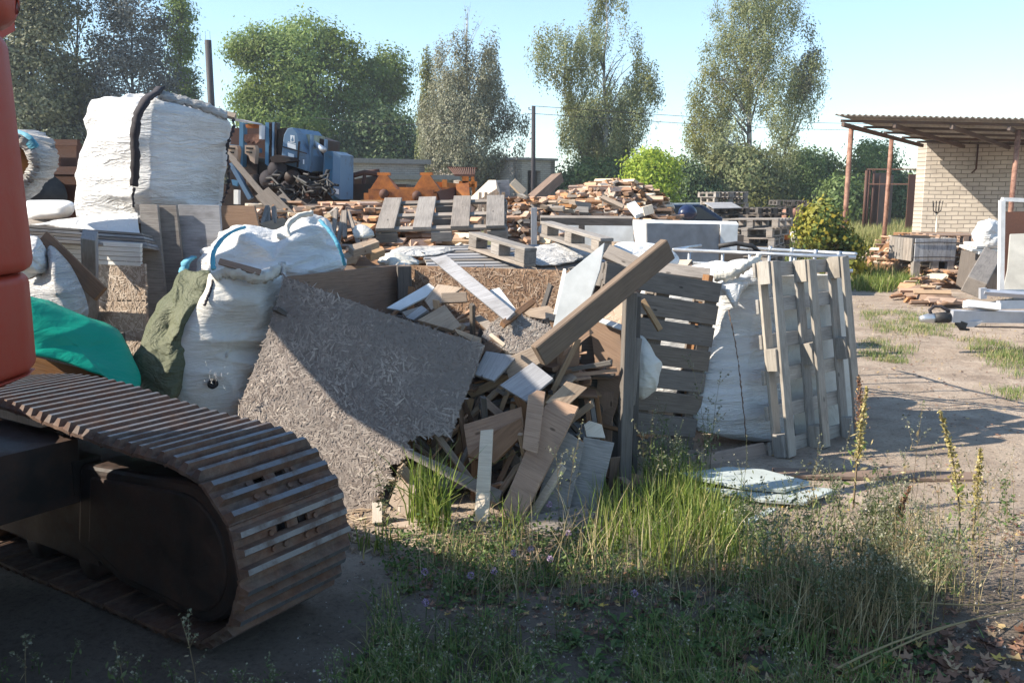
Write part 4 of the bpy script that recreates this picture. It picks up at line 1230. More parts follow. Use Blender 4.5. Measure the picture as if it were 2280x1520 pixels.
# left heap under the siding
puff('bulk_bag', [(20, 505, 5.4), (60, 515, 5.4), (95, 545, 5.35), (118, 590, 5.3), (122, 625, 5.3), (80, 615, 5.2), (20, 600, 5.2)], M['bag'], .35, .2, 2.2, 150, 34, .08, (4, 4, 5), 11, 2, .1, label='crumpled white bag with a frayed rim below the siding stack', cat='bulk bag')
puff('bulk_bag', [(105, 545, 5.35), (150, 590, 5.3), (190, 640, 5.25), (208, 712, 5.2), (170, 720, 5.1), (120, 700, 5.1), (40, 690, 5.1), (30, 640, 5.2), (110, 620, 5.25)], M['bag3'], .4, .22, 2.2, 160, 34, .08, (4, 4, 3), 12, 2, .1, label='dusty grey-white tarpaulin draped down beside the square timber post', cat='tarpaulin')
brd('dark_plank', W(95, 530, 5.55), W(225, 655, 5.35), .10, .03, (-.2, -1, .4), M['brown'], label='dark brown plank leaning behind the dusty tarpaulin', cat='plank')
puff('green_tarpaulin', [(30, 655, 4.55), (80, 668, 4.6), (200, 712, 4.7), (265, 734, 4.75), (288, 780, 4.72), (312, 845, 4.6), (300, 872, 4.5), (258, 862, 4.45), (236, 838, 4.45), (160, 812, 4.4), (60, 785, 4.35), (20, 775, 4.35)], M['green'], .35, .05, 6.0, 200, 40, .045, (2.5, 2.5, 5), 13, big=.03, label='bright green tarpaulin pulled over boards behind the track', cat='tarpaulin')
slab('dark_board', [(40, 785), (240, 835), (250, 900), (30, 860)], 4.5, (0.1, -1, .3), .03, M['brown'], label='dark reddish board below the edge of the green tarpaulin', cat='board')
brd('tarp_support', G(120, 1000) + V(0, .1, 0), G(120, 1000) + V(0, .1, .72), .8, .3, (0, -1, 0), M['dark'], label='dark heap support hidden beneath the green tarpaulin', cat='crate')
puff('olive_tarpaulin', [(478, 603, 5.1), (440, 606, 5.1), (392, 618, 5.15), (380, 650, 5.15), (352, 680, 5.1), (345, 720, 5.05), (325, 760, 4.95), (300, 790, 4.85), (305, 830, 4.8), (318, 872, 4.75), (340, 900, 4.7), (400, 900, 4.7), (420, 800, 4.85), (460, 700, 5.0)], M['olive'], .3, .16, 2.2, 200, 44, .09, (5, 5, 4.5), 14, label='crumpled olive-green tarpaulin squeezed beside the leaning white bag', cat='tarpaulin')
# lying bag with blue straps
lb = puff('bulk_bag', [(432, 592, 5.9), (445, 566, 5.9), (480, 530, 5.95), (512, 505, 6.0), (548, 508, 6.0), (585, 515, 6.0), (620, 520, 6.05), (650, 490, 6.1), (690, 472, 6.1), (725, 484, 6.1), (750, 530, 6.05), (775, 575, 6.0), (772, 600, 5.95), (700, 630, 5.8), (560, 660, 5.7), (450, 640, 5.75)], M['bag'], .45, .38, 2.2, 260, 54, .085, (3, 3, 7), 15, 2, .07, label='big white bag lying slumped with light blue straps, behind the leaning bag', cat='bulk bag')
ribbon('strap', [W(545, 506, 5.72), W(515, 517, 5.62), W(488, 540, 5.56), (W(474, 570, 5.50)), W(476, 600, 5.46)], .022, M['bluetarp'], lb, V(1, 0, .5), .008, .004, 30, 3)
ribbon('strap', [W(712, 490, 5.82), W(738, 520, 5.74), W(755, 550, 5.70), W(768, 590, 5.74)], .022, M['bluetarp'], lb, V(1, 0, .5), .008, .003, 30, 4)
ribbon('rolled_hem', [W(618, 524, 5.72), W(645, 534, 5.70), W(640, 505, 5.74), W(662, 483, 5.8), W(695, 474, 5.9)], .03, M['bag2'], lb, V(0, -.5, 1), .012, .004, 30, 5)
ribbon('blue_rag', [W(432, 572, 5.85), W(415, 582, 5.8), W(410, 600, 5.78), W(404, 618, 5.76)], .05, M['bluetarp'], None, V(1, 0, .2), .008, .008, 14, 6, label='small strip of blue cloth hanging left of the lying white bag', cat='cloth')
puff('white_rag', [(440, 560, 6.0), (455, 548, 6.0), (480, 548, 6.0), (478, 565, 6.0), (450, 572, 6.0)], M['bag'], .06, .06, 2, 60, 12, .02, (8, 8, 8), 16, label='little white rag on the left shoulder of the lying bag', cat='cloth')
# leaning bag in front
fb = puff('bulk_bag', [(468, 614, 5.05), (500, 598, 5.1), (560, 606, 5.15), (630, 592, 5.3), (640, 640, 5.3), (626, 690, 5.28), (612, 750, 5.22), (590, 830, 5.15), (565, 895, 5.1), (550, 960, 5.05), (420, 985, 4.9), (370, 900, 4.85), (366, 840, 4.88), (372, 775, 4.9), (388, 725, 4.92), (412, 694, 4.95), (446, 655, 5.0)], M['bag2'], .35, .22, 2.4, 250, 54, .065, (2.2, 2.2, 6.5), 17, 2, .04, label='full cream-white bag leaning left against the big weathered sheet, holed near its foot', cat='bulk bag')
ribbon('frayed_corner', [W(630, 588, 5.08), W(633, 615, 5.06), W(631, 650, 5.04), W(624, 690, 5.02)], .022, M['bag'], fb, V(1, 0, 0), .012, .006, 40, 7)
ribbon('rolled_mouth', [W(476, 618, 4.95), W(500, 604, 4.97), W(540, 612, 4.95), W(580, 618, 4.97), W(612, 606, 5.04), W(632, 596, 5.12)], .055, M['bag2'], fb, V(0, -.3, 1), .016, .012, 40, 21)
ribbon('seam', [W(476, 620, 4.98), W(466, 652, 4.9), W(455, 680, 4.84)], .010, M['strap'], fb, V(1, 0, 0), .006, .003, 26, 8)
puff('hole', [(456, 848, 4.76), (470, 836, 4.76), (488, 842, 4.76), (492, 860, 4.76), (474, 872, 4.76), (458, 864, 4.76)], M['black'], .05, .004, 2, 40, 6, .004, (20, 20, 20), 18, parent=fb)
bm_ = MB(); r_ = random.Random(4)
for i in range(16):
    a = W(458 + r_.uniform(0, 46), 825 + r_.uniform(-5, 40), 4.70); bq = a + V(r_.uniform(-.03, .03), 0, r_.uniform(-.06, .06))
    bm_.tube([a, a.lerp(bq, .5) + V(0, -.008, 0), bq], .0012, 3, False)
q = bm_.build('frayed_threads', M['bag'], None); q.parent = fb; q.matrix_basis = Matrix.Translation(-fb.location)
brd('dark_stick', W(488, 582, 4.95), W(580, 607, 4.95), .035, .02, (0, -1, .5), M['brown'], label='dark reddish stick lying on the mouth of the leaning bag', cat='stick')
# ------------------------------------------------------------ open box of boards with the broken weathered sheet in front
A3 = W(634, 616, 5.0); R3 = W(1078, 768, 4.62); B3 = W(830, 1152, 4.38)
def plane_n(a, b, c):
    n = (b - a).cross(c - a).normalized()
    return n if n.dot(CAM - a) > 0 else -n
nO = plane_n(A3, R3, B3)
outl = [(634, 616, 1.5), (700, 640, 1.2), (850, 695, 1.2), (1000, 745, 1.5), (1078, 768, 1.2), (1062, 812, 1.5), (1040, 870, 1), (1022, 915, 1.5), (1003, 973, 2), (985, 968, 5), (960, 972, 4), (930, 968, 5), (905, 985, 6), (912, 1005, 4), (898, 1020, 3), (862, 1042, 5), (872, 1060, 4), (845, 1098, 4), (832, 1140, 4), (820, 1152, 1), (700, 1152, 1), (520, 1120, 1), (500, 1000, 1), (540, 885, 1.5), (575, 800, 2), (602, 722, 2)]
sheet = slab('osb_sheet', rough_edge(outl, 1, 8, 3), 0, nO, .018, M['osb'], P=A3, bev=0,
             label='big weathered flakeboard sheet with a torn corner, leaning before the open box', cat='board')
def strands(name, parent, outline, P0, n, cnt, mat, seed, L=(.02, .075), wd=(.004, .012), lift=.004):
    """weathered wood flakes standing proud of the sheet's face"""
    R = random.Random(seed); q = []
    us = [p[0] for p in outline]; vs = [p[1] for p in outline]
    ex = (onplane(700, 800, P0, n) - onplane(690, 800, P0, n)).normalized(); ey = n.cross(ex).normalized()
    while len(q) < cnt:
        u, v = R.uniform(min(us), max(us)), R.uniform(min(vs), max(vs)); ins = False
        for i in range(len(outline)):
            x1, y1 = outline[i][:2]; x2, y2 = outline[(i + 1) % len(outline)][:2]
            if (y1 > v) != (y2 > v) and u < (x2 - x1) * (v - y1) / (y2 - y1) + x1: ins = not ins
        if not ins: continue
        c = onplane(u, v, P0, n) + n * .0015
        a = R.uniform(0, math.pi); l = R.uniform(*L) * R.uniform(.5, 1); w = R.uniform(*wd) * R.uniform(.6, 1)
        d = ex * math.cos(a) + ey * math.sin(a); s = n.cross(d)
        l1, l2, b = R.uniform(0, lift), R.uniform(0, lift * 1.6) if R.random() < .8 else lift * 2, R.uniform(-.25, .25) * w
        sk = R.uniform(-.3, .3) * w
        q.append([c - d * l + n * l1, c - d * l * .9 + s * w + n * (l1 + b), c + d * l + s * (w * .5 + sk) + n * (l2 + b), c + d * l * 1.02 - s * w * .5 + n * l2, c - d * l * .7 - s * w + n * l1])
    arr = np.array([[tuple(p) for p in f] for f in q])
    o = quads(name, arr, mat)
    o.parent = parent; o.matrix_parent_inverse = parent.matrix_basis.inverted()
    o['kind'] = 'stuff'
    return o
M['strand'] = leafy('flake_strands', [(0, (0.17, 0.135, 0.115)), (0.5, (0.28, 0.235, 0.205)), (0.9, (0.40, 0.345, 0.30)), (1, (0.52, 0.45, 0.38))], 0.0, 0.9, patch=(0.22, 0.19, 0.17), pscale=2.5)
M['strand2'] = leafy('brown_strands', [(0, (0.17, 0.10, 0.07)), (0.5, (0.32, 0.21, 0.14)), (1, (0.50, 0.38, 0.29))], 0.0, 0.9)
M['strand3'] = leafy('pale_strands', [(0, (0.30, 0.22, 0.16)), (0.5, (0.48, 0.39, 0.31)), (1, (0.68, 0.58, 0.48))], 0.0, 0.9)
strands('wood_strands', sheet, outl, A3, nO, 7500, M['strand'], 5, (.012, .042), (.0025, .0075), .0016)

chipo = [(1072, 748), (1090, 722), (1132, 690), (1230, 728), (1200, 768), (1156, 788), (1136, 786)]
for o_, ol_, P_, n_ in LATER:
    st_ = strands('wood_strands', o_, ol_, P_, n_, 500, M['strand3'], 12, (.015, .05), (.002, .006), .002)
    st_.matrix_parent_inverse = (o_.parent.matrix_basis @ o_.matrix_basis).inverted()
# corners of the box
A_, B_, C_, D_ = W(634, 616, 5.05), W(889, 590, 5.85), W(1352, 606, 5.35), W(1400, 652, 4.85)
def wallb(name, a, b, h0, h1, t, mat, lab, parent=None):
    a0, b0 = Vector((a.x, a.y, 0)), Vector((b.x, b.y, 0))
    mid = (a + b) / 2
    nn = (b0 - a0).normalized().cross(V(0, 0, 1))
    if nn.dot(CAM - mid) < 0: nn = -nn
    x = (b - a).normalized()
    m = frame(x, nn, (a0 + b0) / 2)
    mi = m.inverted()
    poly = [mi @ V(a.x, a.y, 0), mi @ V(b.x, b.y, 0), mi @ b, mi @ a]
    return MB().prism([V(p.x, p.y, 0) for p in poly], (0, 0, -t)).build(name, mat, parent, mw=m, label=lab, cat='board')
wallb('plywood_sheet', A_, B_, 0, 0, .02, M['brown'], 'greenish brown plywood side of the open box behind the big weathered sheet')
bk = wallb('osb_sheet', B_, C_, 0, 0, .02, M['osb_tan'], 'reddish brown flakeboard forming the back of the open box')
nB = plane_n(B_, C_, Vector((B_.x, B_.y, 0)))
strands('wood_strands', bk, [(895, 596), (1350, 608), (1340, 720), (1000, 720), (900, 660)], B_, nB, 1500, M['strand2'], 6, (.012, .05), (.002, .006), .002)
brd('corner_post', V(B_.x + .04, B_.y - .08, 0), V(B_.x + .04, B_.y - .08, B_.z), .09, .05, (.3, -1, 0), M['dark'], label='short dark batten in the back corner of the open box', cat='post')
wallb('osb_sheet', W(1345, 640, 5.2), W(1405, 640, 4.95), 0, 0, .015, M['osb_pale'], 'narrow pale flakeboard behind the tilted grey post')
# right-hand post with its doubled battens
brd('timber_post', G(1388, 1090), W(1403, 650, 4.85), .068, .055, (.25, -1, .1), M['post'], bev=.004, label='upright grey timber post at the right front of the scrap heap', cat='post')
brd('batten', G(1402, 1075) + V(.03, .06, 0), W(1420, 660, 4.95), .03, .05, (.1, -1, .1), M['dark'], label='thin dark batten doubled behind the upright timber post', cat='batten')
brd('batten', W(1405, 900, 4.9), W(1421, 752, 4.92), .035, .05, (.1, -1, .1), M['grey'], label='short grey batten nailed to the right of the timber post', cat='batten')

UP = (0, -.45, 1); FR = (0, -1, .25)
prom = [
 # pixels, depth, normal, thickness, material, name, label
 ([(958, 575), (992, 566), (1146, 694), (1126, 714)], 5.0, (-.35, -.75, .75), .02, 'greyblue', 'painted_board', 'long grey-blue painted board rising to the left out of the open box'),
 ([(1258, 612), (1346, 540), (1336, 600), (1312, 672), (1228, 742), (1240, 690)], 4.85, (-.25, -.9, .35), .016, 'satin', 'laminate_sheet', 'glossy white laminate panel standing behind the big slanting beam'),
 ([(1254, 598), (1260, 598), (1262, 640), (1240, 700), (1232, 700)], 4.9, (-.25, -.9, .35), .012, 'siding', 'laminate_strip', 'thin white strip along the left edge of the glossy laminate panel'),
 ([(1072, 748), (1090, 722), (1132, 690), (1230, 728), (1200, 768), (1156, 788), (1136, 786)], 4.75, (-.1, -.75, .8), .045, 'chip', 'chipboard_slab', 'thick crumbling chipboard slab lying on top of the scrap'),
 ([(1066, 770), (1110, 745), (1120, 780), (1095, 800)], 4.72, (-.3, -1, .2), .03, 'brown', 'board_end', 'brown board end poking out under the chipboard slab'),
 ([(1054, 832), (1082, 781), (1152, 792), (1100, 847)], 4.62, (-.1, -.8, .7), .022, 'greyblue', 'offcut', 'pale grey offcut lying just right of the sheet\'s upper right corner'),
 ([(1113, 857), (1186, 806), (1232, 842), (1172, 893)], 4.5, (-.15, -.9, .6), .024, 'greyblue', 'offcut', 'dark grey rectangular offcut in the middle of the spilling scrap'),
 ([(1120, 800), (1190, 770), (1215, 800), (1135, 850)], 4.62, (-.3, -1, .2), .03, 'tan', 'offcut', 'orange-brown offcut between the two grey ones'),
 ([(1208, 742), (1292, 742), (1288, 870), (1240, 905), (1226, 880)], 4.85, (.1, -1, .15), .018, 'mdf', 'fibreboard', 'brown fibreboard standing upright behind the spilling scrap'),
 ([(1310, 690), (1335, 705), (1378, 720), (1388, 800), (1374, 900), (1340, 1000), (1312, 985), (1330, 850)], 4.98, (-.45, -1, .1), .016, 'mdf', 'curved_veneer', 'warm brown curved panel just left of the upright timber post'),
 ([(1296, 745), (1340, 745), (1335, 990), (1290, 960)], 5.05, (0, -1, .1), .02, 'dark', 'shade_sheet', 'blackish sheet painting the deep shade between the brown fibreboard and the curved one'),  # dark sheet in place of the black, shaded interior
 ([(1330, 704), (1392, 724), (1388, 736), (1334, 716)], 4.95, (-.2, -.6, .8), .01, 'whiteboard', 'white_strip', 'short bluish white strip stuck behind the timber post'),
 ([(1196, 868), (1214, 872), (1196, 1010), (1163, 998), (1176, 880)], 4.32, (-.1, -1, .3), .03, 'pink', 'board', 'narrow reddish board hanging nearly upright at the middle of the spill'),
 ([(1112, 1140), (1158, 1166), (1288, 905), (1240, 890), (1215, 900)], 4.35, (-.25, -1, .55), .025, 'pink', 'plank', 'long wide reddish plank sliding down to the grass'),
 ([(1214, 896), (1262, 848), (1308, 862), (1258, 908)], 4.5, (.15, -.9, .6), .022, 'tan', 'board_end', 'sunlit tan board end at the top of the long reddish plank'),
 ([(1160, 1165), (1176, 1168), (1256, 1040), (1246, 1030)], 4.28, (-.8, -.6, .6), .02, 'pale', 'lath', 'pale sunlit lath edge along the wide plank'),
 ([(1188, 1150), (1260, 1175), (1300, 985), (1244, 948), (1236, 960)], 4.42, (-.1, -1, .5), .025, 'grey', 'plank', 'wide grey plank with knots right of the long reddish one'),
 ([(1250, 1165), (1318, 1180), (1368, 985), (1300, 972)], 4.45, (.0, -1, .5), .025, 'grey', 'plank', 'grey plank beside the timber post, lowest of the spilling planks'),
 ([(1300, 945), (1312, 936), (1340, 945), (1348, 975), (1306, 972)], 4.62, (0, -1, .4), .045, 'pale', 'block', 'small pale wood block between the grey plank and the timber post'),
 ([(1055, 1160), (1087, 1162), (1097, 955), (1070, 958)], 4.2, (-.2, -1, .3), .02, 'pale', 'lath', 'thin pale board standing upright, its lower half brilliantly lit'),
 ([(898, 1012), (918, 1002), (1118, 1092), (1108, 1122)], 4.38, (-.1, -1, .5), .04, 'grey', 'batten', 'long grey batten slanting down behind the tall grass tuft'),
 ([(866, 1120), (888, 1060), (930, 1078), (905, 1152)], 4.33, (-.2, -1, .5), .015, 'osb_pale', 'osb_piece', 'pale broken flakeboard piece behind the tall grass tuft'),
 ([(1032, 945), (1160, 905), (1165, 950), (1045, 1030)], 4.48, (-.15, -1, .4), .03, 'pink', 'board', 'dim reddish board inside the hollow of the spill'),
 ([(1040, 1015), (1100, 960), (1160, 930), (1166, 965), (1100, 1030)], 4.4, (-.2, -.9, .6), .025, 'brown', 'board', 'brown board lying in the hollow of the spill left of the hanging one'),
 ([(860, 685), (955, 630), (968, 640), (950, 660), (890, 690)], 5.15, (-.2, -.7, .8), .012, 'whiteboard', 'veneer_sheet', 'torn pale veneer strip at the back left of the box'),
 ([(946, 668), (975, 632), (1030, 640), (960, 690)], 5.1, (-.2, -.7, .8), .012, 'tan', 'board', 'light brown board beside the torn veneer'),
 ([(982, 652), (1038, 650), (1040, 672), (984, 674)], 5.0, (0, -1, .3), .035, 'tan', 'block', 'short brown block at the back of the box'),
 ([(895, 694), (940, 680), (955, 692), (910, 712)], 4.95, (0, -.6, .8), .03, 'grey', 'block', 'grey block end behind the edge of the sheet'),
 ([(930, 712), (990, 678), (1028, 725), (1008, 735)], 4.82, (.1, -.7, .7), .03, 'tan', 'offcut', 'square tan offcut leaning on the edge of the big sheet'),
 ([(903, 706), (938, 680), (952, 690), (920, 712)], 4.9, (-.3, -.7, .7), .02, 'greyblue', 'offcut', 'small grey-blue offcut near the top edge of the sheet'),
 ([(1052, 706), (1068, 700), (1100, 722), (1088, 738)], 4.85, (-.4, -.8, .5), .03, 'grey', 'block', 'grey block end under the long painted board'),
 ([(1010, 730), (1072, 752), (1070, 770), (1018, 742)], 4.72, (0, -1, .6), .035, 'tan', 'batten', 'short tan batten along the upper edge of the sheet'),
 ([(1090, 645), (1112, 640), (1150, 690), (1130, 700)], 5.05, (-.3, -.8, .8), .02, 'bag', 'crumpled_sheet', 'crumpled white plastic scrap behind the long painted board'),
 ([(1160, 690), (1220, 680), (1262, 705), (1258, 718), (1180, 705)], 5.0, (0, -.8, .8), .02, 'tan', 'board', 'rusty orange board at the foot of the back wall'),
 ([(1150, 712), (1160, 702), (1222, 735), (1216, 744)], 4.86, (0, -.8, .8), .03, 'dark', 'batten', 'dark batten right of the chipboard slab'),
 ([(1170, 1150), (1290, 1125), (1325, 1140), (1310, 1185), (1200, 1200)], 4.18, (0, -.25, 1), .03, 'grey', 'board', 'weathered board lying flat in the grass below the grey planks'),
 ([(860, 1165), (930, 1155), (945, 1180), (880, 1215)], 4.12, (0, -.2, 1), .02, 'osb_pale', 'osb_piece', 'pale flakeboard piece flat on the sand beside the sheet'),
]
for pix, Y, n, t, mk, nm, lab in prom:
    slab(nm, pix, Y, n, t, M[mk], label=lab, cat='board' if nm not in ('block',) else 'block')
M['beam'] = wood('sawn_beam_wood', (0.11, 0.08, 0.06), (0.23, 0.175, 0.135), stain_amt=0.4)
chs = [o for o in C.objects if o.name.startswith('chipboard_slab')][0]
nC = Vector((-.1, -.75, .8)).normalized()
strands('wood_fibres', chs, chipo, W(sum(p[0] for p in chipo) / 7, sum(p[1] for p in chipo) / 7, 4.75), nC, 900, M['strand'], 9, (.006, .022), (.001, .004), .004)
beam = brd('timber_beam', W(1198, 792, 4.38), W(1488, 553, 4.78), .122, .055, (.42, -1, -.12), M['beam'], bev=.006, label='big square-sawn beam slanting up out of the scrap heap', cat='beam')
brd('wood_block', G(842, 1168), W(842, 1122, 4.25), .05, .05, (0, -1, .2), M['pale'], label='little sawn block standing on end at the torn corner of the sheet', cat='block')
brd('rotten_stick', W(1120, 722, 4.74), W(1186, 672, 4.98), .035, .03, (0, -1, .5), M['brown'], jit=.01, label='splintered rotten brown stick on top of the chipboard slab', cat='stick')
brd('small_batten', W(1092, 745, 4.60), W(1124, 770, 4.55), .02, .02, (0, -1, .5), M['pale'], label='stub of sunlit batten lying on the chipboard slab', cat='batten')
for i, (u, y) in enumerate(((1304, 4.72), (1316, 4.74), (1328, 4.76))):
    brd('thin_lath', W(u + 14, 985, y), W(u, 880, y + .08), .025, .008, (-.3, -1, 0), M['brown' if i != 1 else 'grey'], label=['leftmost', 'middle', 'rightmost'][i] + ' of three thin laths standing in the dark gap left of the post', cat='lath')
# jumble that fills the box and the spill: individual offcuts, each a copy of one of a few
protos = [board_mesh('offcut', L, w, t, M[k], .002, .012) for k in ('grey', 'tan', 'brown', 'pink', 'greyblue', 'dark', 'pink', 'post', 'brown', 'mdf')
          for L, w, t in ((.42, .085, .014), (.30, .11, .012), (.60, .05, .022), (.5, .025, .018))]
LOOSE = []                       # pieces beyond the individually built ones: (matrix, proto mesh)
def fill(n, fpos, label, group, seed, tilt=.35, protos=protos, name='offcut', sc=(.7, 1.25), single=10**9):
    R = random.Random(seed)
    for i in range(n):
        p, up, dirn = fpos(R)
        if i >= single:
            z = (Vector(up) + Vector((R.gauss(0, tilt), R.gauss(0, tilt), 0))).normalized()
            LOOSE.append((frame(Vector((R.gauss(0, 1), R.gauss(0, 1), 0)), z, Vector(p)) @ Matrix.Scale(R.uniform(sc[0], sc[1] * .9), 4), R.choice(protos)))
            continue
        o = bpy.data.objects.new(name, R.choice(protos)); C.objects.link(o)
        z = (Vector(up) + Vector((R.gauss(0, tilt), R.gauss(0, tilt), 0))).normalized()
        x = Vector(dirn) if dirn is not None else Vector((R.gauss(0, 1), R.gauss(0, 1), R.gauss(0, .2)))
        m = frame(x, z, Vector(p))
        o.matrix_basis = m @ Matrix.Scale(R.uniform(*sc), 4)
        tag(o, label, 'offcut', group)
def inbox(R):
    u, v = R.uniform(0, 1), R.uniform(0, 1)
    a = A_.lerp(B_, u); b = Vector((.45, 4.75, 0)).lerp(Vector((.55, 5.2, 0)), u)
    p = Vector((a.x, a.y, 0)).lerp(b, v * .9 + .06)
    h = .80 - .25 * v + .05 * math.sin(v * 9)
    return (p.x, p.y + .05, max(.06, h + R.uniform(-.16, .02))), (0, -.15, 1), None
fill(150, inbox, 'broken board offcut in the jumble filling the open box', 'offcuts heaped inside the open box', 21)
def spill(R):
    u = R.uniform(905, 1375); v = R.uniform(800, 1130)
    Y = 5.05 - (v - 780) / 350 * .5 + R.uniform(0, .22)
    if u < 1050 and v < 985: Y += .15
    if u > 1200 and v < 920: u -= 230; Y += .1
    if u > 1200: Y += .12
    p = W(u, v, Y)
    if p.z < .03: p.z = R.uniform(.03, .1)
    return p, (0, -1, .5), (R.gauss(0, .5), R.gauss(0, .3), -1) if R.random() < .45 else None
fill(110, spill, 'dim offcut in the heap spilling out of the box front', 'offcuts spilling from the box front', 22, .45)
narrow = [board_mesh('lath', L, w, t, M[k], .001, .01) for k in ('brown', 'pink', 'dark', 'post', 'tan') for L, w, t in ((.55, .032, .012), (.4, .045, .01), (.7, .025, .02))]
def spill2(R):
    u = R.uniform(930, 1260); v = R.uniform(760, 1120)
    Y = 4.92 - (v - 780) / 350 * .5 + R.uniform(-.02, .14)
    p = W(u, v, Y); p.z = max(.04, p.z)
    return p, (0, -1, .5), (R.gauss(0, .8), R.gauss(0, .3), -1)
fill(70, spill2, 'thin narrow lath in the heap spilling out of the box front', 'laths spilling from the box front', 24, .5, narrow, 'lath')
def inbox2(R):
    p, a, b = inbox(R); return (p[0], p[1], p[2] + .03), a, b
fill(60, inbox2, 'thin narrow lath in the jumble filling the open box', 'laths heaped inside the open box', 25, .35, narrow, 'lath')
# solid dark core so no daylight shows through the heap
MB().prism([V(-.95, 5.0, 0), V(-.5, 5.55, 0), V(.45, 5.3, 0), V(.5, 5.02, 0), V(-.2, 5.0, 0)], (0, 0, .55)).build('scrap_core', M['dark'], None, label='dark core block added to keep daylight out of the heap', cat='filler block')
# tiny rubble of bark and splinters at the foot
# ------------------------------------------------------------ pallets
def pallet_mesh_parts(Wd, Ln, nd, mat, dk=.10, run=.10, bw=.10, nr=3, H=.144):
    """local frame: x across, y along the runners, z from runner side (0) to deck top (H). returns list of (name, centre, size)"""
    out = []
    xs = [-Wd / 2 + bw / 2, 0, Wd / 2 - bw / 2] if nr == 3 else [-Wd / 2 + bw / 2, Wd / 2 - bw / 2]
    ys = [-Ln / 2 + .07, 0, Ln / 2 - .07]
    for x in xs: out.append(('runner', (x, 0, .011), (run, Ln, .022)))
    for x in xs:
        for y in ys: out.append(('block', (x, y, .061), (bw, .14, .078)))
    for x in xs: out.append(('stringer', (x, 0, .111), (run, Ln, .022)))
    for i in range(nd):
        y = -Ln / 2 + dk / 2 + (Ln - dk) * i / (nd - 1)
        out.append(('deck_board', (0, y, .1335), (Wd, dk, .022)))
    return out
def pallet(label, m, mat, Wd=.8, Ln=1.2, nd=6, dk=.10, name='pallet', group=None, skip=(), seed=1, lab2=None, parts=None, run=.10):
    R = random.Random(seed)
    root = empty(name, None, label, 'pallet', group, mw=m)
    for i, (nm, c, s) in enumerate(parts or pallet_mesh_parts(Wd, Ln, nd, mat, dk, run=run)):
        if i in skip: continue
        ax = 0 if s[0] > s[1] else 1
        L, w = (s[0], s[1]) if ax == 0 else (s[1], s[0])
        me = board_mesh(nm, L, w, s[2] - .001, mat, .002, .004)
        o = bpy.data.objects.new(nm, me); C.objects.link(o); o.parent = root
        mm = Matrix.Identity(4) if ax == 0 else Matrix.Rotation(math.pi / 2, 4, 'Z')
        o.matrix_basis = Matrix.Translation(Vector(c) + Vector((R.uniform(-.004, .004), R.uniform(-.004, .004), 0))) @ mm @ Matrix.Rotation(R.gauss(0, .004), 4, 'Z')
    return root
def mframe(x, y, p):
    x = Vector(x).normalized(); y = Vector(y); y = (y - x * y.dot(x)).normalized(); z = x.cross(y)
    m = Matrix((x, y, z)).transposed().to_4x4(); m.translation = Vector(p); return m
# big open pallet leaning upright at the right: runners toward the viewer
wl = G(1748, 1022); wx = Vector((.80, .60, 0)).normalized(); upv = Vector((-.07, .18, 1.17)).normalized()
# z must point away from viewer (deck behind): x cross y
Wp, Lp = .84, 1.22
c = wl + wx * (Wp / 2) + upv * (Lp / 2)
m = mframe(wx, upv, c)
if m.col[2].to_3d().dot(CAM - c) > 0: m = mframe(-wx, upv, c)
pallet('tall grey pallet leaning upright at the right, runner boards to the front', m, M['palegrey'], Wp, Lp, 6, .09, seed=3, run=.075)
# slatted pallet in shade behind the timber post
br = G(1516, 985); tr_ = W(1584, 600, 5.75)
upv = (tr_ - br).normalized(); wx = Vector((.86, .40, 0)).normalized()
tl = tr_ - wx * .8
c = (br + tr_) / 2 - wx * .44
wx2 = (wx - upv * wx.dot(upv)).normalized()
m = mframe(wx2, upv, c)
if m.col[2].to_3d().dot(CAM - c) < 0: m = mframe(-wx2, upv, c)
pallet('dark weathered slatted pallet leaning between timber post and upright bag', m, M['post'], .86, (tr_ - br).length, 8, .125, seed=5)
puff('bulk_bag', [(1415, 640, 6.2), (1500, 612, 6.2), (1590, 625, 6.2), (1580, 800, 6.1), (1530, 990, 5.95), (1420, 990, 5.95), (1400, 800, 6.1)], M['bag'], .3, .12, 3, 130, 24, .04, (3, 3, 7), 36, label='white bag seen only through the gaps of the shaded pallet', cat='bulk bag')
brd('wooden_post', G(1503, 990) + V(.03, -.05, 0), W(1577, 612, 5.66), .05, .05, (1, -1, 0), M['brown'], label='dark brown batten along the right edge of the shaded pallet', cat='batten')
brd('plank', W(1425, 592, 5.9), W(1580, 612, 5.8), .085, .03, (0, -.8, .6), M['grey'], label='broad grey plank across the top of the shaded pallet', cat='plank')
# small pieces behind the beam tip
for a, b, w, k, lab in (((1350, 560, 5.6), (1440, 600, 5.5), .10, 'grey', 'grey board end half hidden behind the slanting beam'),
                        ((1340, 612, 5.3), (1395, 618, 5.3), .07, 'grey', 'grey board under the slanting beam next to the laminate panel'),
                        ((1430, 668, 5.1), (1470, 735, 5.05), .03, 'tan', 'little lit lath behind the timber post')):
    brd('board', W(*a), W(*b), w, .03, (0, -.8, .5), M[k], label=lab, cat='board')
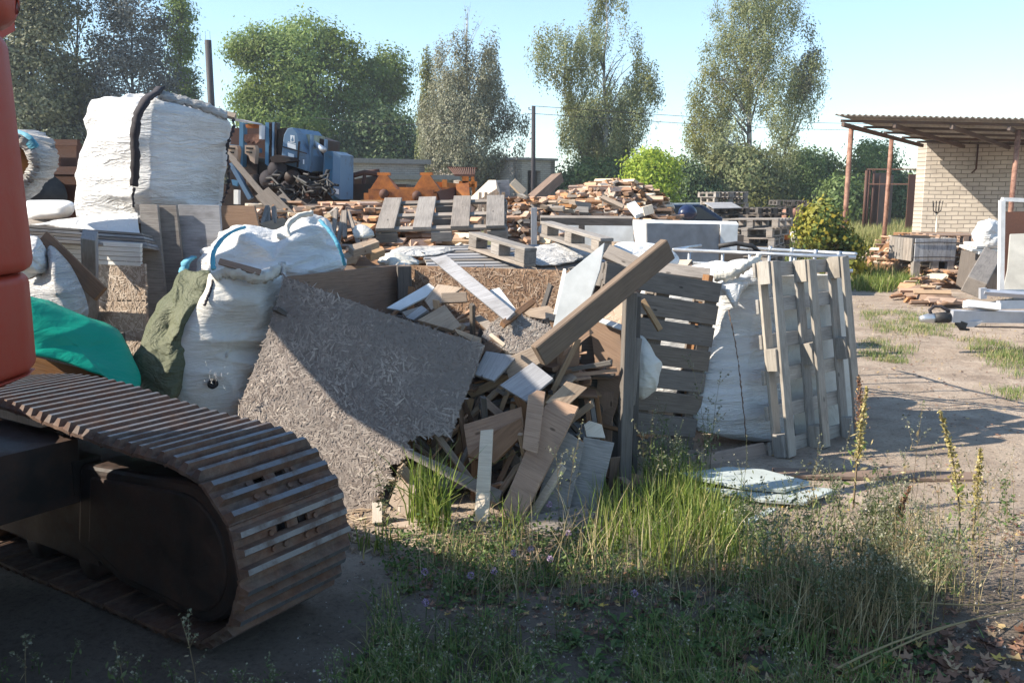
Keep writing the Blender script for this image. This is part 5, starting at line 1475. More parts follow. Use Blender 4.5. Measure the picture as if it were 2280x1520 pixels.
# upright full bag between the two pallets
puff('bulk_bag', [(1700, 590, 5.95), (1660, 578, 6.0), (1610, 590, 6.0), (1585, 640, 5.95), (1572, 720, 5.9), (1550, 820, 5.75), (1530, 900, 5.65), (1530, 950, 5.6), (1600, 975, 5.6), (1690, 985, 5.7), (1760, 985, 5.85), (1775, 900, 6.0), (1765, 760, 6.1), (1750, 620, 6.1)],
     M['bag'], .5, .24, 2.6, 240, 60, .045, (1.4, 1.4, 9), 31, 2, .025, label='full greyish white bulk bag standing between the shaded pallet and the open one', cat='bulk bag')
sb = puff('bag_mouth', [(1590, 640, 5.75), (1600, 605, 5.8), (1640, 588, 5.85), (1680, 575, 5.9), (1705, 590, 5.85), (1690, 625, 5.8), (1650, 640, 5.7), (1640, 700, 5.62), (1612, 650, 5.65)], M['bag'], .12, .10, 2, 150, 26, .05, (6, 6, 6), 32, 2, .05, label='gathered frilly mouth of cream cloth on top of the upright bag', cat='cloth')
ribbon('seam', [W(1622, 690, 5.52), W(1640, 780, 5.44), (W(1652, 880, 5.42)), W(1662, 978, 5.47)], .007, M['brown'], None, V(1, 0, 0), .002, .003, 60, 9, label='frayed dark seam running down the upright bag', cat='seam')
ribbon('twisted_cloth', [W(1590, 615, 5.7), W(1630, 610, 5.66), W(1668, 588, 5.7), W(1690, 575, 5.8)], .06, M['bag2'], None, V(0, -.4, 1), .014, .012, 30, 10, label='twisted beige cloth rope tied round the mouth of the upright bag', cat='cloth')
inner = slab('white_sack', [(1738, 614), (1888, 612), (1900, 985), (1772, 975)], 6.0, (.5, -.85, .05), .3, M['bag2'], label='pale sack wall seen through the slats of the open pallet', cat='sack')
# faint writing on it
def stroke(name, pts, w, Yp, n, mat, parent=None, **kw):
    mb = MB(); P = [onplane(u, v, Yp, n) + n * .004 for u, v in pts]
    for a, b in zip(P, P[1:]): mb.bar(a, b, w, .003, n)
    o = mb.build(name, mat, None, **kw)
    if parent is not None:
        o.parent = parent; o.matrix_parent_inverse = parent.matrix_basis.inverted()
    return o
ni = Vector((.5, -.85, .05)).normalized(); pi_ = W(1824, 796, 6.0)
stroke('lettering', [(1742, 752), (1752, 766), (1762, 752)], .012, pi_, ni, M['ink'], inner)
stroke('lettering', [(1766, 757), (1782, 756)], .010, pi_, ni, M['ink'], inner)
stroke('lettering', [(1768, 765), (1782, 764)], .010, pi_, ni, M['ink'], inner)
stroke('lettering', [(1835, 742), (1850, 734)], .012, pi_, ni, M['ink'], inner)
# cream bag bulge behind the timber post
puff('sack', [(1418, 755, 5.2), (1440, 765, 5.15), (1464, 800, 5.15), (1466, 835, 5.15), (1450, 870, 5.1), (1425, 890, 5.1), (1405, 860, 5.1), (1405, 790, 5.15)], M['bag2'], .15, .12, 2, 130, 30, .05, (6, 6, 8), 33, 2, .06, label='small cream sack bulging out behind the upright timber post', cat='sack')
# galvanised cage rails
def cage():
    zc_ = 1.17
    o = W(1905, 573, 6.3)
    def R_(u, v, Y): return W(u, v, Y) - o
    t = empty('wire_cage', o, 'galvanised tube cage of a bulk container behind the pallets', 'cage')
    fr = W(1905, 573, 6.3); fl = W(1500, 556, 7.2); bl = W(1560, 547, 8.3); br_ = W(1650, 552, 7.9)
    rails = [[fr, fl], [fr + V(.0, .04, -.10), fl + V(0, 0, -.10)], [fr + V(0.02, .05, .02), br_], [fl, bl]]
    for a, b in rails: MB().tube([a - o, b - o], .014, 8).build('rail', M['galv'], t, True)
    for f in (.12, .3, .5, .7, .9):
        a = fr.lerp(fl, f); MB().tube([a - o + V(0, .02, 0), a - o + V(0, .02, -.9)], .012, 6).build('upright', M['galv'], t, True)
        a = fr.lerp(br_, f); MB().tube([a - o + V(0, .02, 0), a - o + V(0, .02, -.9)], .012, 6).build('upright', M['galv'], t, True)
        MB().tube([a - o + V(0, .0, -.02), a - o + V(0, 0, .035)], .016, 8).build('joint', M['galv'], t, True)
    ho = [W(1600, 548, 7.6), W(1640, 542, 7.6), W(1675, 548, 7.6), W(1690, 560, 7.6)]
    MB().tube([p - o for p in ho], .02, 8).build('hose', M['black'], t, True)
cage()
puff('sack', [(1530, 600, 6.6), (1570, 585, 6.7), (1640, 582, 6.7), (1660, 600, 6.6), (1640, 630, 6.5), (1560, 640, 6.5)], M['bag'], .25, .2, 2, 130, 26, .04, (5, 5, 6), 34, label='white sacking heaped inside the cage', cat='sack')
puff('sack', [(1360, 545, 6.3), (1400, 540, 6.4), (1460, 545, 6.4), (1505, 560, 6.4), (1515, 590, 6.3), (1440, 610, 6.2), (1370, 590, 6.2)], M['bag'], .25, .2, 2, 130, 26, .04, (5, 5, 6), 35, label='crumpled white sacking behind the tip of the slanting beam', cat='sack')
# plank and laminate boards on the ground
brd('plank', W(1556, 1030, 5.2), W(1700, 1000, 5.45), .09, .04, (0, -1, .35), M['pink'], bev=.004, label='thick reddish plank lying at the foot of the upright bag', cat='plank')
slab('laminate_board', [(1508, 1054), (1620, 1038), (1700, 1044), (1808, 1072), (1745, 1090), (1650, 1082)], 4.72, (0, -.06, 1), .018, M['shadewhite'], label='upper of the two white laminate boards lying in the weeds', cat='board')
slab('laminate_board', [(1528, 1080), (1720, 1096), (1800, 1082), (1862, 1088), (1790, 1118), (1700, 1112)], 4.58, (0, -.05, 1), .018, M['shadewhite'], label='lower white laminate board under the first one in the weeds', cat='board')
brd('board_prop', W(1690, 1140, 4.75) * 1, W(1690, 1108, 4.75), .3, .2, (0, -1, 0), M['dark'], label='dark block propping up the white laminate boards', cat='block')
slab('laminate_offcut', [(1630, 1170), (1715, 1128), (1730, 1132), (1655, 1174)], 4.2, (0, -.3, 1), .012, M['shadewhite'], label='narrow bluish white offcut alone in the tall grass', cat='offcut')
brd('old_plank', G(1725, 1052), G(2180, 1062), .14, .02, (0, 0, 1), M['brown'], label='thin old plank flat on the sand right of the laminate boards', cat='plank')

# ------------------------------------------------------------ yard on the right
def trailer():
    Y = 8.2
    o = G(2200, 760)
    Yt = 9.0
    t = empty('trailer', W(2200, 705, Yt), 'grey steel trailer drawbar with a ball coupling, entering from the right edge', 'trailer')
    o = t.location.copy()
    def w(u, v, Y=Yt): return W(u, v, Y) - o
    MB().bar(w(2112, 703), w(2440, 707, 9.6), .12, .12, (0, -1, 0)).build('drawbar', M['aluminium'], t)
    MB().bar(w(2150, 676, 9.1), w(2222, 684, 9.1), .07, .11, (0, -1, .3)).build('mounting_plate', M['whitepaint'], t)
    MB().bar(w(2222, 679, 9.1), w(2440, 676, 9.3), .085, .06, (0, -1, .1)).build('cross_member', M['aluminium'], t)
    MB().bar(w(2188, 650, 10.2), w(2440, 668, 10.4), .07, .05, (0, -.5, 1)).bar(w(2188, 650, 10.2), w(2440, 647, 11), .05, .05, (0, -1, .1)).bar(w(2188, 641, 10.2), w(2188, 665, 10.2), .05, .07).build('side_frame', M['aluminium'], t)
    MB().tube([w(2112, 706), w(2098, 707), w(2080, 708)], [.06, .055, .05], 12).build('rubber_boot', M['black'], t, True)
    MB().tube([w(2082, 708), w(2070, 708), w(2058, 709), w(2048, 710)], [.045, .05, .04, .028], 12).build('ball_coupling', M['galv'], t, True)
    MB().tube([w(2074, 704), w(2070, 690), w(2080, 682), w(2095, 682), w(2108, 690), w(2118, 694)], .018, 8).build('handle', M['strap'], t, True)
    MB().bar(w(2130, 718), w(2150, 725), .06, .05, (0, -1, 0)).tube([w(2132, 716), w(2140, 732), w(2158, 734)], [.03, .02, .012], 6).build('jockey_bracket', M['black'], t)
    MB().prism([w(2148, 715), w(2190, 715), w(2170, 728), w(2152, 728)], (0, .05, 0)).build('gusset', M['aluminium'], t)
    MB().tube([w(2170, 727), w(2440, 732, 9.4)], .008, 5).build('brake_cable', M['strap'], t, True)
    MB().bar(w(2330, 700, 9.3), w(2330, 830, 9.3), .3, .3, (0, -1, 0)).build('wheel_support', M['black'], t)
trailer()
def frame_thing():
    t = empty('steel_rack', W(2228, 640, 11.6), 'white painted steel frame standing at the right edge with rusty and concrete sheets behind', 'frame')
    o = t.location.copy()
    MB().bar(W(2231, 446, 11.6) - o, W(2228, 648, 11.6) - o, .06, .06, (0, -1, 0)).build('upright', M['whitepaint'], t)
    MB().bar(W(2231, 444, 11.6) - o, W(2420, 450, 11.6) - o, .05, .055, (0, -1, 0)).build('top_rail', M['whitepaint'], t)
frame_thing()
slab('rusty_sheet', [(2236, 472), (2330, 470), (2330, 660), (2238, 655)], 12.2, (-.2, -1, .1), .04, M['rust'], label='rusty brown steel sheet behind the white frame', cat='sheet')
slab('concrete_sheet', [(2250, 521), (2330, 518), (2330, 650), (2234, 645), (2244, 600)], 11.9, (-.3, -1, .25), .05, M['concrete'], label='grey concrete-like sheet leaning under the white frame', cat='sheet')
brd('timber_beam', W(2168, 640, 13.0), W(2205, 572, 14.2), .28, .25, (.1, -.6, 1), M['grey'], bev=.01, label='heavy square grey timber lying toward the brick building', cat='beam')
def crate_bin():
    b0 = G(2075, 598); o = Vector((W(2082, 590, 15.8).x, 15.8, 0))
    t = empty('wooden_bin', o, 'grey vertical-boarded wooden bin with wire ties, in front of the brick wall', 'crate')
    x0, x1 = W(2036, 560, 15.8).x - o.x, W(2127, 560, 15.8).x - o.x
    zt, zb = W(2080, 531, 15.8).z, W(2080, 582, 15.8).z
    n = 9; w = (x1 - x0) / n
    for i in range(n):
        brd('board', V(x0 + w * (i + .5), 0, zb), V(x0 + w * (i + .5), 0, zt), w * .95, .03, (0, -1, 0), M['greyblue'], t)
    for i in range(8):
        brd('side_board', V(x0 - .02, .1 + .12 * i, zb), V(x0 - .02, .1 + .12 * i, zt), .11, .03, (-1, 0, 0), M['grey'], t)
        brd('side_board', V(x1 + .02, .1 + .12 * i, zb), V(x1 + .02, .1 + .12 * i, zt), .11, .03, (1, 0, 0), M['grey'], t)
    brd('rim', V(x0, 1.0, zt - .05), V(x1, 1.0, zt - .05), .12, .03, (0, -1, 0), M['dark'], t)
    for f in (.18, .82):
        z = zb + (zt - zb) * f
        MB().tube([V(x0 - .04, -.03, z), V(0, -.035, z + .01), V(x1 + .04, -.03, z)], .008, 5).build('wire_tie', M['strap'], t)
    for xx in (x0 + .06, 0, x1 - .06):
        brd('foot', V(xx, .05, 0), V(xx, .05, zb), .12, .12, (0, -1, 0), M['grey'], t)
    MB().box((0, .5, (zt + zb) / 2 - .05), (x1 - x0 - .06, .9, zt - zb - .2)).build('contents', M['dark'], t)
crate_bin()
for a in ((2115, 520, 17.0, 'reddish pallet lying on top of the stack behind the boarded bin', 'pink', .12), (2110, 537, 17.0, 'middle flat pallet of the stack behind the boarded bin', 'dark', .0), (2110, 552, 17.0, 'bottom flat pallet of the stack behind the boarded bin', 'dark', -.1)):
    p = W(a[0], a[1], a[2])
    pallet(a[3], mframe((1, -.1 + a[5], 0), (.1 - a[5], 1, 0), p - V(0, 0, .144)), M[a[4]], 1.0, 1.2, 5, .12, seed=int(a[0]))
brd('stack_base', W(2110, 566, 17.2) * 1.0, Vector((W(2110, 566, 17.2).x, 17.2, 0)), 1.0, 1.0, (0, -1, 0), M['dark'], label='dark timber base under the pallets behind the boarded bin', cat='timber')
puff('bulk_bag', [(2178, 540, 15.0), (2172, 510, 15.0), (2182, 492, 15.0), (2200, 484, 15.0), (2222, 490, 15.0), (2236, 510, 15.0), (2238, 545, 15.0), (2205, 550, 14.9)], M['bag'], .4, .4, 2.2, 160, 34, .12, (3, 3, 5), 40, 1, .12, label='sunlit white bag beside the white steel frame', cat='bulk bag')
for i, (u0, u1, v) in enumerate(((2160, 2240, 545), (2150, 2235, 552), (2165, 2240, 559))):
    brd('board', W(u0, v, 14.8), W(u1, v + 1, 15.0), .3, .04, (0, -.2, 1), M['siding'], label=['top', 'middle', 'lowest'][i] + ' of the pale boards under the sunlit bag at the white frame', cat='board')
brd('bag_stand', Vector((W(2205, 565, 15.1).x, 15.2, 0)), W(2205, 563, 15.2), .7, .6, (0, -1, 0), M['dark'], label='dark timber stand under the pale boards and sunlit bag', cat='stand')
def shovel():
    h = W(2088, 505, 21.0); g = Vector((h.x, 21.0, 0)); tp = W(2084, 457, 21.2)
    t = empty('pitchfork', g, 'pitchfork with a pale shaft leaning head-up against the brick wall', 'garden fork')
    MB().tube([V(0, 0, 0), W(2086, 476, 21.15) - g], .022, 8).build('shaft', M['pale'], t, True)
    a = W(2086, 476, 21.15) - g
    for dx in (-.09, -.03, .03, .09):
        MB().tube([a, a + V(dx, 0, .07), a + V(dx * 1.3, -.01, .3)], .012, 5).build('tine', M['strap'], t, True)
shovel()

# pallet stacks
SP = {}
def stack_copy(label, group, m, mk):
    if mk not in SP:
        SP[mk] = pallet(label, m, M[mk], .9, 1.2, 5, .13, group=group, seed=9)
        r = SP[mk]
    else:
        r = SP[mk].copy(); C.objects.link(r)
        for ch in SP[mk].children:
            c_ = ch.copy(); C.objects.link(c_); c_.parent = r
        r.matrix_basis = m
    tag(r, label, 'pallet', group)
def stack(u, vtop, Y, n, label, group, mk='grey', rot=.3, seed=1, base=True):
    R = random.Random(seed); top = W(u, vtop, Y)
    for i in range(n):
        z = top.z - .144 * (i + 1) - .003 * i
        if z < -.02: break
        a = rot + R.gauss(0, .07)
        stack_copy(label, group, mframe((math.cos(a), math.sin(a), R.gauss(0, .01)), (-math.sin(a), math.cos(a), R.gauss(0, .01)), (top.x + R.gauss(0, .05), Y + R.gauss(0, .05), z)), mk)
stack(1611, 427, 24, 11, 'weathered pallet in the tall narrow stack left of the yellowing shrub', 'pallets in the tall back stack', 'grey', .1, 1)
stack(1605, 462, 21.5, 8, 'pallet in the low stack in front of the tall one, a loose board on top', 'pallets in the lower front stack', 'dark', .05, 2)
stack(1682, 486, 15.0, 8, 'brown pallet in the nearest stack, right of the grey panels', 'pallets in the nearest stack', 'grey', -.5, 3)
stack(1700, 462, 22, 7, 'grey pallet in the wide low stack behind the nearest one', 'pallets in the wide low stack', 'dark', .2, 4)
stack(1765, 446, 26, 9, 'dark pallet in the furthest stack under the trees', 'pallets in the furthest stack', 'dark', .0, 5)
brd('board', W(1578, 458, 21.2), W(1640, 457, 21.2), 1.0, .02, (0, -.12, 1), M['greypanel'], label='pale sheet lying on the low pallet stack', cat='board')
puff('rusty_scrap', [(1740, 480, 23), (1746, 458, 23), (1760, 470, 23), (1775, 462, 23), (1800, 480, 23), (1800, 500, 23), (1740, 505, 23)], M['rustpost'], .3, .3, 2, 50, 10, .05, (2, 2, 2), 41, 1, label='crumpled rusty metal scrap beside the furthest pallets', cat='scrap metal')
puff('orange_scrap', [(1720, 520, 21), (1735, 508, 21), (1770, 512, 21), (1780, 525, 21), (1760, 535, 21), (1725, 533, 21)], M['machineorange'], .25, .25, 2, 50, 10, .04, (2, 2, 2), 42, 1, label='orange scrap lump right of the nearest pallet stack', cat='scrap metal')
puff('white_rubble', [(1755, 530, 19), (1765, 512, 19), (1785, 515, 19), (1795, 535, 19), (1770, 545, 19)], M['bag2'], .25, .25, 2, 50, 10, .05, (3, 3, 3), 43, 1, label='pale rubble lump at the foot of the yellowing shrub', cat='rubble')
tree('yellowing_shrub', 'young yellow-green maple shrub growing in front of the first canopy post', 'shrub', 16.5, [(422, 1838, 1846), (436, 1805, 1862), (455, 1775, 1872), (480, 1790, 1892), (510, 1775, 1905), (545, 1785, 1910), (580, 1800, 1930), (600, 1830, 1940)], (1840, 1862), 'maple', 520, 11, 0.085, 0.11, seed=44, gap=-0.08, trunk_r=.02, limbs=20, asp=.75, gs=1.6, bough=.4)
tree('yellowing_shrub', 'orange-leaved twig reaching left from the yellowing shrub', 'shrub', 16.7, [(470, 1800, 1815), (490, 1770, 1815), (520, 1760, 1810), (545, 1790, 1810)], (1790, 1830), 'maple', 60, 9, 0.085, 0.12, seed=45, gap=-0.4, trunk_r=.012, limbs=5, asp=.8)
# ------------------------------------------------------------ middle ground: loose pallets, cabinets, wood heaps, machines
# pallet tilted toward the viewer with four wide boards
def tilted_pallet():
    a, b = W(838, 540, 7.0), W(1128, 533, 7.0)
    x = (b - a).normalized(); Wd = (b - a).length
    top = W(900, 450, 7.75)
    y = (top - a); y = (y - x * y.dot(x)).normalized(); Ln = .62
    parts = []
    for i, f in enumerate((.08, .36, .65, .92)):
        parts.append(('deck_board', (-Wd / 2 + Wd * f, 0, .133), (.145, Ln, .026)))
    for i in range(3):
        yy = -Ln / 2 + .05 + (Ln - .10) * i / 2
        parts.append(('stringer', (0, yy, .108), (Wd, .06, .022)))
        for f in (.08, .5, .93): parts.append(('block', (-Wd / 2 + Wd * f, yy, .055), (.16, .09, .082)))
    c = a + x * Wd / 2 + y * (Ln / 2) + V(0, 0, -.02)
    m = mframe(x, y, c)
    pallet('broad pallet with four wide boards tilted toward the viewer, behind the open box', m, M['grey'], parts=parts, seed=7)
tilted_pallet()
# flat slatted deck with two upright block runners
def slat_deck():
    c = W(1110, 570, 6.75)
    x = Vector((1, .22, .0)).normalized(); y = Vector((-.5, .9, .17)).normalized()
    root = empty('slatted_pallet', None, 'slatted pallet lying flat upside down with two block runners sticking up', 'pallet', mw=mframe(x, y, c))
    for i in range(9):
        o = bpy.data.objects.new('deck_board', board_mesh('deck_board', 1.35, .055, .02, M['greyblue' if i % 3 else 'grey'], .002)); C.objects.link(o)
        o.parent = root; o.matrix_basis = Matrix.Translation((0.1, -.40 + i * .088, 0))
    for xx in (-.5, .05, .6):
        o = bpy.data.objects.new('stringer', board_mesh('stringer', .8, .09, .02, M['dark'], .002)); C.objects.link(o)
        o.parent = root; o.matrix_basis = Matrix.Translation((xx + .1, -.04, -.022)) @ Matrix.Rotation(math.pi / 2, 4, 'Z')
    MB().box((0.1, 0, -.45), (1.2, .7, .8)).build('dark_underside', M['dark'], root)
slat_deck()
def block_runner(label, a, b, Ya, Yb, h, seed, w=.10):
    """runner: top board, three blocks, bottom board, lying on edge; a, b pixel ends of its top edge"""
    A, B = W(*a, Ya), W(*b, Yb)
    x = (B - A).normalized(); y = x.cross(V(0, 0, 1)).normalized(); L = (B - A).length
    if y.dot(CAM - A) < 0: y = -y
    root = empty('block_runner', None, label, 'pallet part', mw=mframe(x, V(0, 0, 1), (A + B) / 2))
    def add(nm, cx, cz, sx, sz, dy=w):
        o = bpy.data.objects.new(nm, board_mesh(nm, sx, sz, dy, M['grey'], .003, .003)); C.objects.link(o); o.parent = root
        o.matrix_basis = Matrix.Translation((cx, cz, 0))
    add('top_board', 0, -.012, L, .024); add('bottom_board', 0, -h + .012, L, .024)
    for f in (-.42, .0, .42): add('block', f * L, -h / 2, .13, h - .05)
block_runner('sunlit three-block runner with a black end, standing on the slatted pallet', (1056, 516), (1182, 552), 6.9, 6.15, .135, 1)
block_runner('longer three-block runner right of the sunlit one, leading to the laminate panel', (1216, 492), (1352, 530), 7.2, 6.1, .125, 2)
# cabinets and panels
slab('white_cabinet', [(1196, 494), (1410, 497), (1412, 560), (1196, 556)], 9.2, (-.1, -1, .05), .5, M['whiteboard'], label='long white cabinet lying under the grey timber, left of the grey panel', cat='cabinet')
slab('white_sheet', [(1408, 490), (1440, 497), (1440, 580), (1418, 575)], 8.8, (-.8, -.6, 0), .3, M['whiteboard'], label='sunlit white side next to the grey panel', cat='panel')
gp = slab('grey_sheet', [(1440, 497), (1602, 499), (1600, 590), (1442, 590)], 8.6, (.35, -1, 0), .03, M['greypanel'], label='large grey panel with a row of screw holes facing the viewer', cat='panel')
slab('top_sheet', [(1405, 489), (1640, 493), (1645, 500), (1440, 499)], 8.9, (0, -.3, 1), .03, M['whiteboard'], label='white sheet covering the top of the grey and white panels', cat='panel')
slab('white_sheet', [(1605, 499), (1643, 500), (1641, 565), (1604, 562)], 8.7, (0, -1, 0), .03, M['whiteboard'], label='small white panel at the right end of the grey one', cat='panel')
MB().box((0, 0, 0), (1.0, .35, 1.2)).build('cabinet_body', M['dark'], None, mw=Matrix.Translation((W(1540, 600, 9.3).x, 9.35, .6)), label='dark cabinet body behind the grey panel', cat='cabinet')
brd('timber', W(1203, 490, 8.6), W(1408, 492, 8.6), .05, .08, (0, -.5, 1), M['grey'], label='long grey timber lying along the top of the white cabinet', cat='beam')
brd('short_post', W(1189, 560, 8.3), W(1189, 462, 8.3), .055, .05, (0, -1, 0), M['greyblue'], label='short grey post standing left of the white cabinet', cat='post')
brd('short_post', W(1295, 556, 9.0), W(1295, 495, 9.0), .06, .05, (0, -1, 0), M['dark'], label='dark short post in front of the white cabinet', cat='post')
# wooden crate end and leaning beam
slab('yellow_timber', [(1040, 447), (1088, 401), (1104, 401), (1106, 420), (1062, 448)], 10.2, (-.3, -.6, .6), .12, M['pale'], label='yellowish thick timber slanting beside the upright slatted end', cat='beam')
slab('crate_end', [(1104, 402), (1134, 401), (1136, 450), (1106, 450)], 10.3, (.1, -1, 0), .05, M['greyblue'], label='grey-green upright crate end behind the tilted pallet', cat='crate')
for i in range(5):
    u = 1068 + i * 13
    brd('slat', W(u, 520, 9.6), W(u + 1, 428, 9.6), .035, .02, (0, -1, 0), M['tan'], label='upright tan slat behind the tilted pallet, ' + ['first from the left', 'second from the left', 'middle one', 'second from the right', 'nearest the big leaning beam'][i], cat='slat')
brd('leaning_beam', W(1134, 492, 9.4), W(1242, 396, 10.4), .13, .11, (-.4, -.5, .7), M['brown'], label='long brown beam leaning up to the right before the sunlit heap', cat='beam')
brd('leaning_beam', W(1150, 492, 9.7), W(1208, 440, 10.2), .05, .06, (-.4, -.5, .7), M['grey'], label='thinner grey beam just under the long brown one', cat='beam')
for a, b, w, k, lab in (
    ((1166, 430, 11), (1140, 405, 11), .10, 'pale', 'pale board poking out above the shed side of the heap'),
    ((1205, 470, 9.8), (1200, 442, 9.8), .15, 'tan', 'upright block under the leaning beams'),
    ((1240, 450, 10.5), (1315, 462, 10.4), .09, 'tan', 'horizontal tan board along the middle of the sunlit heap'),
    ((1228, 466, 10), (1310, 470, 10), .08, 'grey', 'horizontal grey board under the tan one in the sunlit heap'),
    ((1388, 462, 9.9), (1340, 440, 10.0), .05, 'tan', 'thin tan strip on the slope of the sunlit heap'),
    ((1445, 478, 9.6), (1440, 458, 9.6), .11, 'pale', 'pale square block at the right foot of the sunlit heap'),
    ((1405, 455, 9.8), (1425, 480, 9.6), .10, 'whiteboard', 'white scrap board on the right slope of the sunlit heap'),
    ((585, 430, 9), (655, 500, 8.6), .16, 'dark', 'broad dark plank leaning in front of the blue machine'),
    ((622, 440, 9.1), (672, 490, 8.8), .12, 'dark', 'second dark plank leaning right of the broad one'),
    ((505, 340, 10.4), (640, 498, 8.8), .06, 'dark', 'long brown timber slanting down across the blue machine'),
    ((660, 448, 9.4), (710, 480, 9.2), .06, 'dark', 'short dark timber at the foot of the blue machine'),
    ((528, 455, 9.0), (528, 423, 9.0), .05, 'siding', 'little white post stub left of the dark planks'),
    ((588, 512, 7.3), (640, 497, 7.5), .13, 'tan', 'short thick tan board between the grey planks and the lying bag')):
    brd('board', W(*a), W(*b), w, .05, (-.1, -.8, .6), M[k], label=lab, cat='board')
# heaps of split and sawn wood, every piece an object
hp = [board_mesh('wood_offcut', L, w, t, M[k], 0, .02) for k in ('tan', 'heapred', 'brown', 'heapred', 'pink', 'brown', 'grey', 'pale', 'heapred')
      for L, w, t in ((.30, .07, .022), (.20, .085, .02), (.42, .05, .028), (.24, .05, .04))]
def heap(px, Y0, Y1, n, label, group, seed, lowv, prot=hp, single=100):
    """px: ridge line (u, v at depth Ymid); pieces lie over a mound between Y0 (front foot) and Y1 (back)"""
    Ym = (Y0 + Y1) / 2
    X0, X1 = W(px[0][0], 400, Ym).x, W(px[-1][0], 400, Ym).x
    rid = [(W(u, v, Ym).x, W(u, v, Ym).z) for u, v in px]
    def H(x, y):
        z = 0
        for (x0, z0), (x1, z1) in zip(rid, rid[1:]):
            if x0 <= x <= x1: z = z0 + (z1 - z0) * (x - x0) / max(1e-6, x1 - x0)
        f = (y - Ym) / ((Y1 - Y0) / 2)
        return z * max(0, 1 - abs(f) ** 1.6 * .8) if abs(f) < 1 else 0
    # earth-dark inner mound
    xs = [X0 + (X1 - X0) * i / 24 for i in range(25)]; ys = [Y0 + (Y1 - Y0) * i / 12 for i in range(13)]
    grid_mesh_fn('wood_rubble', xs, ys, lambda x, y: H(x, y) - .1, M['brown'], label='mass of small wood under the ' + group, cat='wood rubble', kind='stuff')
    def f(R):
        x = R.uniform(X0, X1); y = R.uniform(Y0, Ym + (Y1 - Y0) * .15) if R.random() < .9 else R.uniform(Ym, Y1)
        z = H(x, y) - .02 + R.uniform(-.06, .05)
        gx = (H(x + .1, y) - H(x - .1, y)) / .2; gy = (H(x, y + .1) - H(x, y - .1)) / .2
        gx, gy = max(-1.2, min(1.2, gx)), max(-1.2, min(1.2, gy))
        return (x, y, max(.04, z)), (-gx, -gy, 1), (R.gauss(0, 1), R.gauss(0, 1), 0)
    fill(n, f, label, group, seed, .55, prot, 'wood_offcut', (.7, 1.5), single)
heap([(1232, 455), (1262, 432), (1290, 418), (1330, 408), (1370, 402), (1400, 410), (1430, 425), (1455, 448), (1490, 468)], 9.2, 13.5, 1150, 'sawn wood offcut in the big sunlit conical heap', 'sawn wood in the big sunlit heap', 51, 480, single=105)
heap([(1128, 462), (1150, 440), (1180, 440), (1205, 452), (1240, 455), (1260, 470)], 8.6, 11.0, 380, 'sawn offcut in the low heap around the leaning brown beam', 'offcuts round the leaning brown beam', 52, 490, single=45)
heap([(560, 455), (600, 462), (700, 462), (760, 458), (830, 455), (900, 466), (1000, 455), (1060, 462)], 7.6, 10.4, 900, 'offcut in the long low heap in front of the machines', 'offcuts in the long low heap', 53, 520, single=65)
heap([(770, 540), (800, 545), (850, 545), (870, 550)], 6.0, 7.6, 26, 'offcut between the lying bag and the tilted pallet', 'offcuts beside the lying bag', 54, 560, single=14)
heap([(1300, 545), (1360, 540), (1420, 545), (1560, 560)], 6.4, 8.2, 14, 'offcut under the sacking behind the beam', 'offcuts under the sacking', 57, 560, single=6)
for i, (u, v, s) in enumerate(((770, 582, .10), (800, 560, .11), (822, 552, .09), (745, 592, .07), (835, 570, .09), (705, 595, .08))):
    p = W(u, v, 6.0 + i * .04); s *= .5
    brd('wood_block', p - V(s, .02, 0), p + V(s, .06, .03), s * 1.3, s * 1.1, (-.3, -.7, .7), M['tan'], label=['largest sawn block on the back rim of the box', 'second sawn block beside the largest', 'small block leaning behind the second one', 'small block at the foot of the lying bag', 'block end right of the others on the rim', 'dark stub left of the blocks by the lying bag'][i], cat='block')
for i, (a, b) in enumerate((((752, 545), (766, 470)), ((768, 530), (768, 470)), ((800, 545), (775, 472)), ((742, 530), (748, 468)), ((585, 500), (596, 460)), ((600, 505), (596, 462)), ((612, 500), (610, 462)))):
    brd('thin_stake', W(*a, 7.4), W(*b, 7.6), .035, .03, (0, -1, 0), M['grey'], label=['stake leaning right in the bundle behind the lying bag', 'upright stake in the bundle behind the lying bag', 'stake leaning left in the bundle behind the lying bag', 'leftmost stake in the bundle behind the lying bag', 'leftmost thin stake right of the upright planks', 'middle thin stake right of the upright planks', 'rightmost thin stake right of the upright planks'][i], cat='stake')
puff('white_cloth', [(785, 520, 6.9), (790, 500, 6.95), (810, 498, 6.95), (832, 512, 6.9), (836, 530, 6.85), (800, 535, 6.8)], M['bag2'], .1, .1, 2, 100, 22, .07, (9, 9, 9), 46, 1, .12, label='white cloth bundle beside the tilted pallet', cat='cloth')
puff('white_cloth', [(830, 590, 6.3), (845, 565, 6.35), (880, 558, 6.4), (920, 570, 6.4), (945, 585, 6.3), (900, 600, 6.2)], M['bag2'], .2, .14, 2, 130, 26, .09, (7, 7, 7), 47, 1, .12, label='crumpled cream sacking on the back rim of the box', cat='cloth')
puff('white_cloth', [(860, 560, 6.7), (900, 545, 6.8), (1000, 548, 6.9), (1020, 560, 6.8), (960, 575, 6.6), (880, 575, 6.6)], M['bag3'], .2, .14, 2, 130, 26, .08, (6, 6, 6), 48, 1, .1, label='grey sacking in the shadow under the tilted pallet', cat='cloth')
puff('white_cloth', [(1150, 560, 6.6), (1200, 545, 6.8), (1270, 540, 7), (1330, 560, 6.8), (1300, 585, 6.5), (1180, 590, 6.4)], M['bag3'], .2, .1, 2, 130, 26, .08, (6, 6, 6), 49, 1, .1, label='pale sacking between the two block runners', cat='cloth')

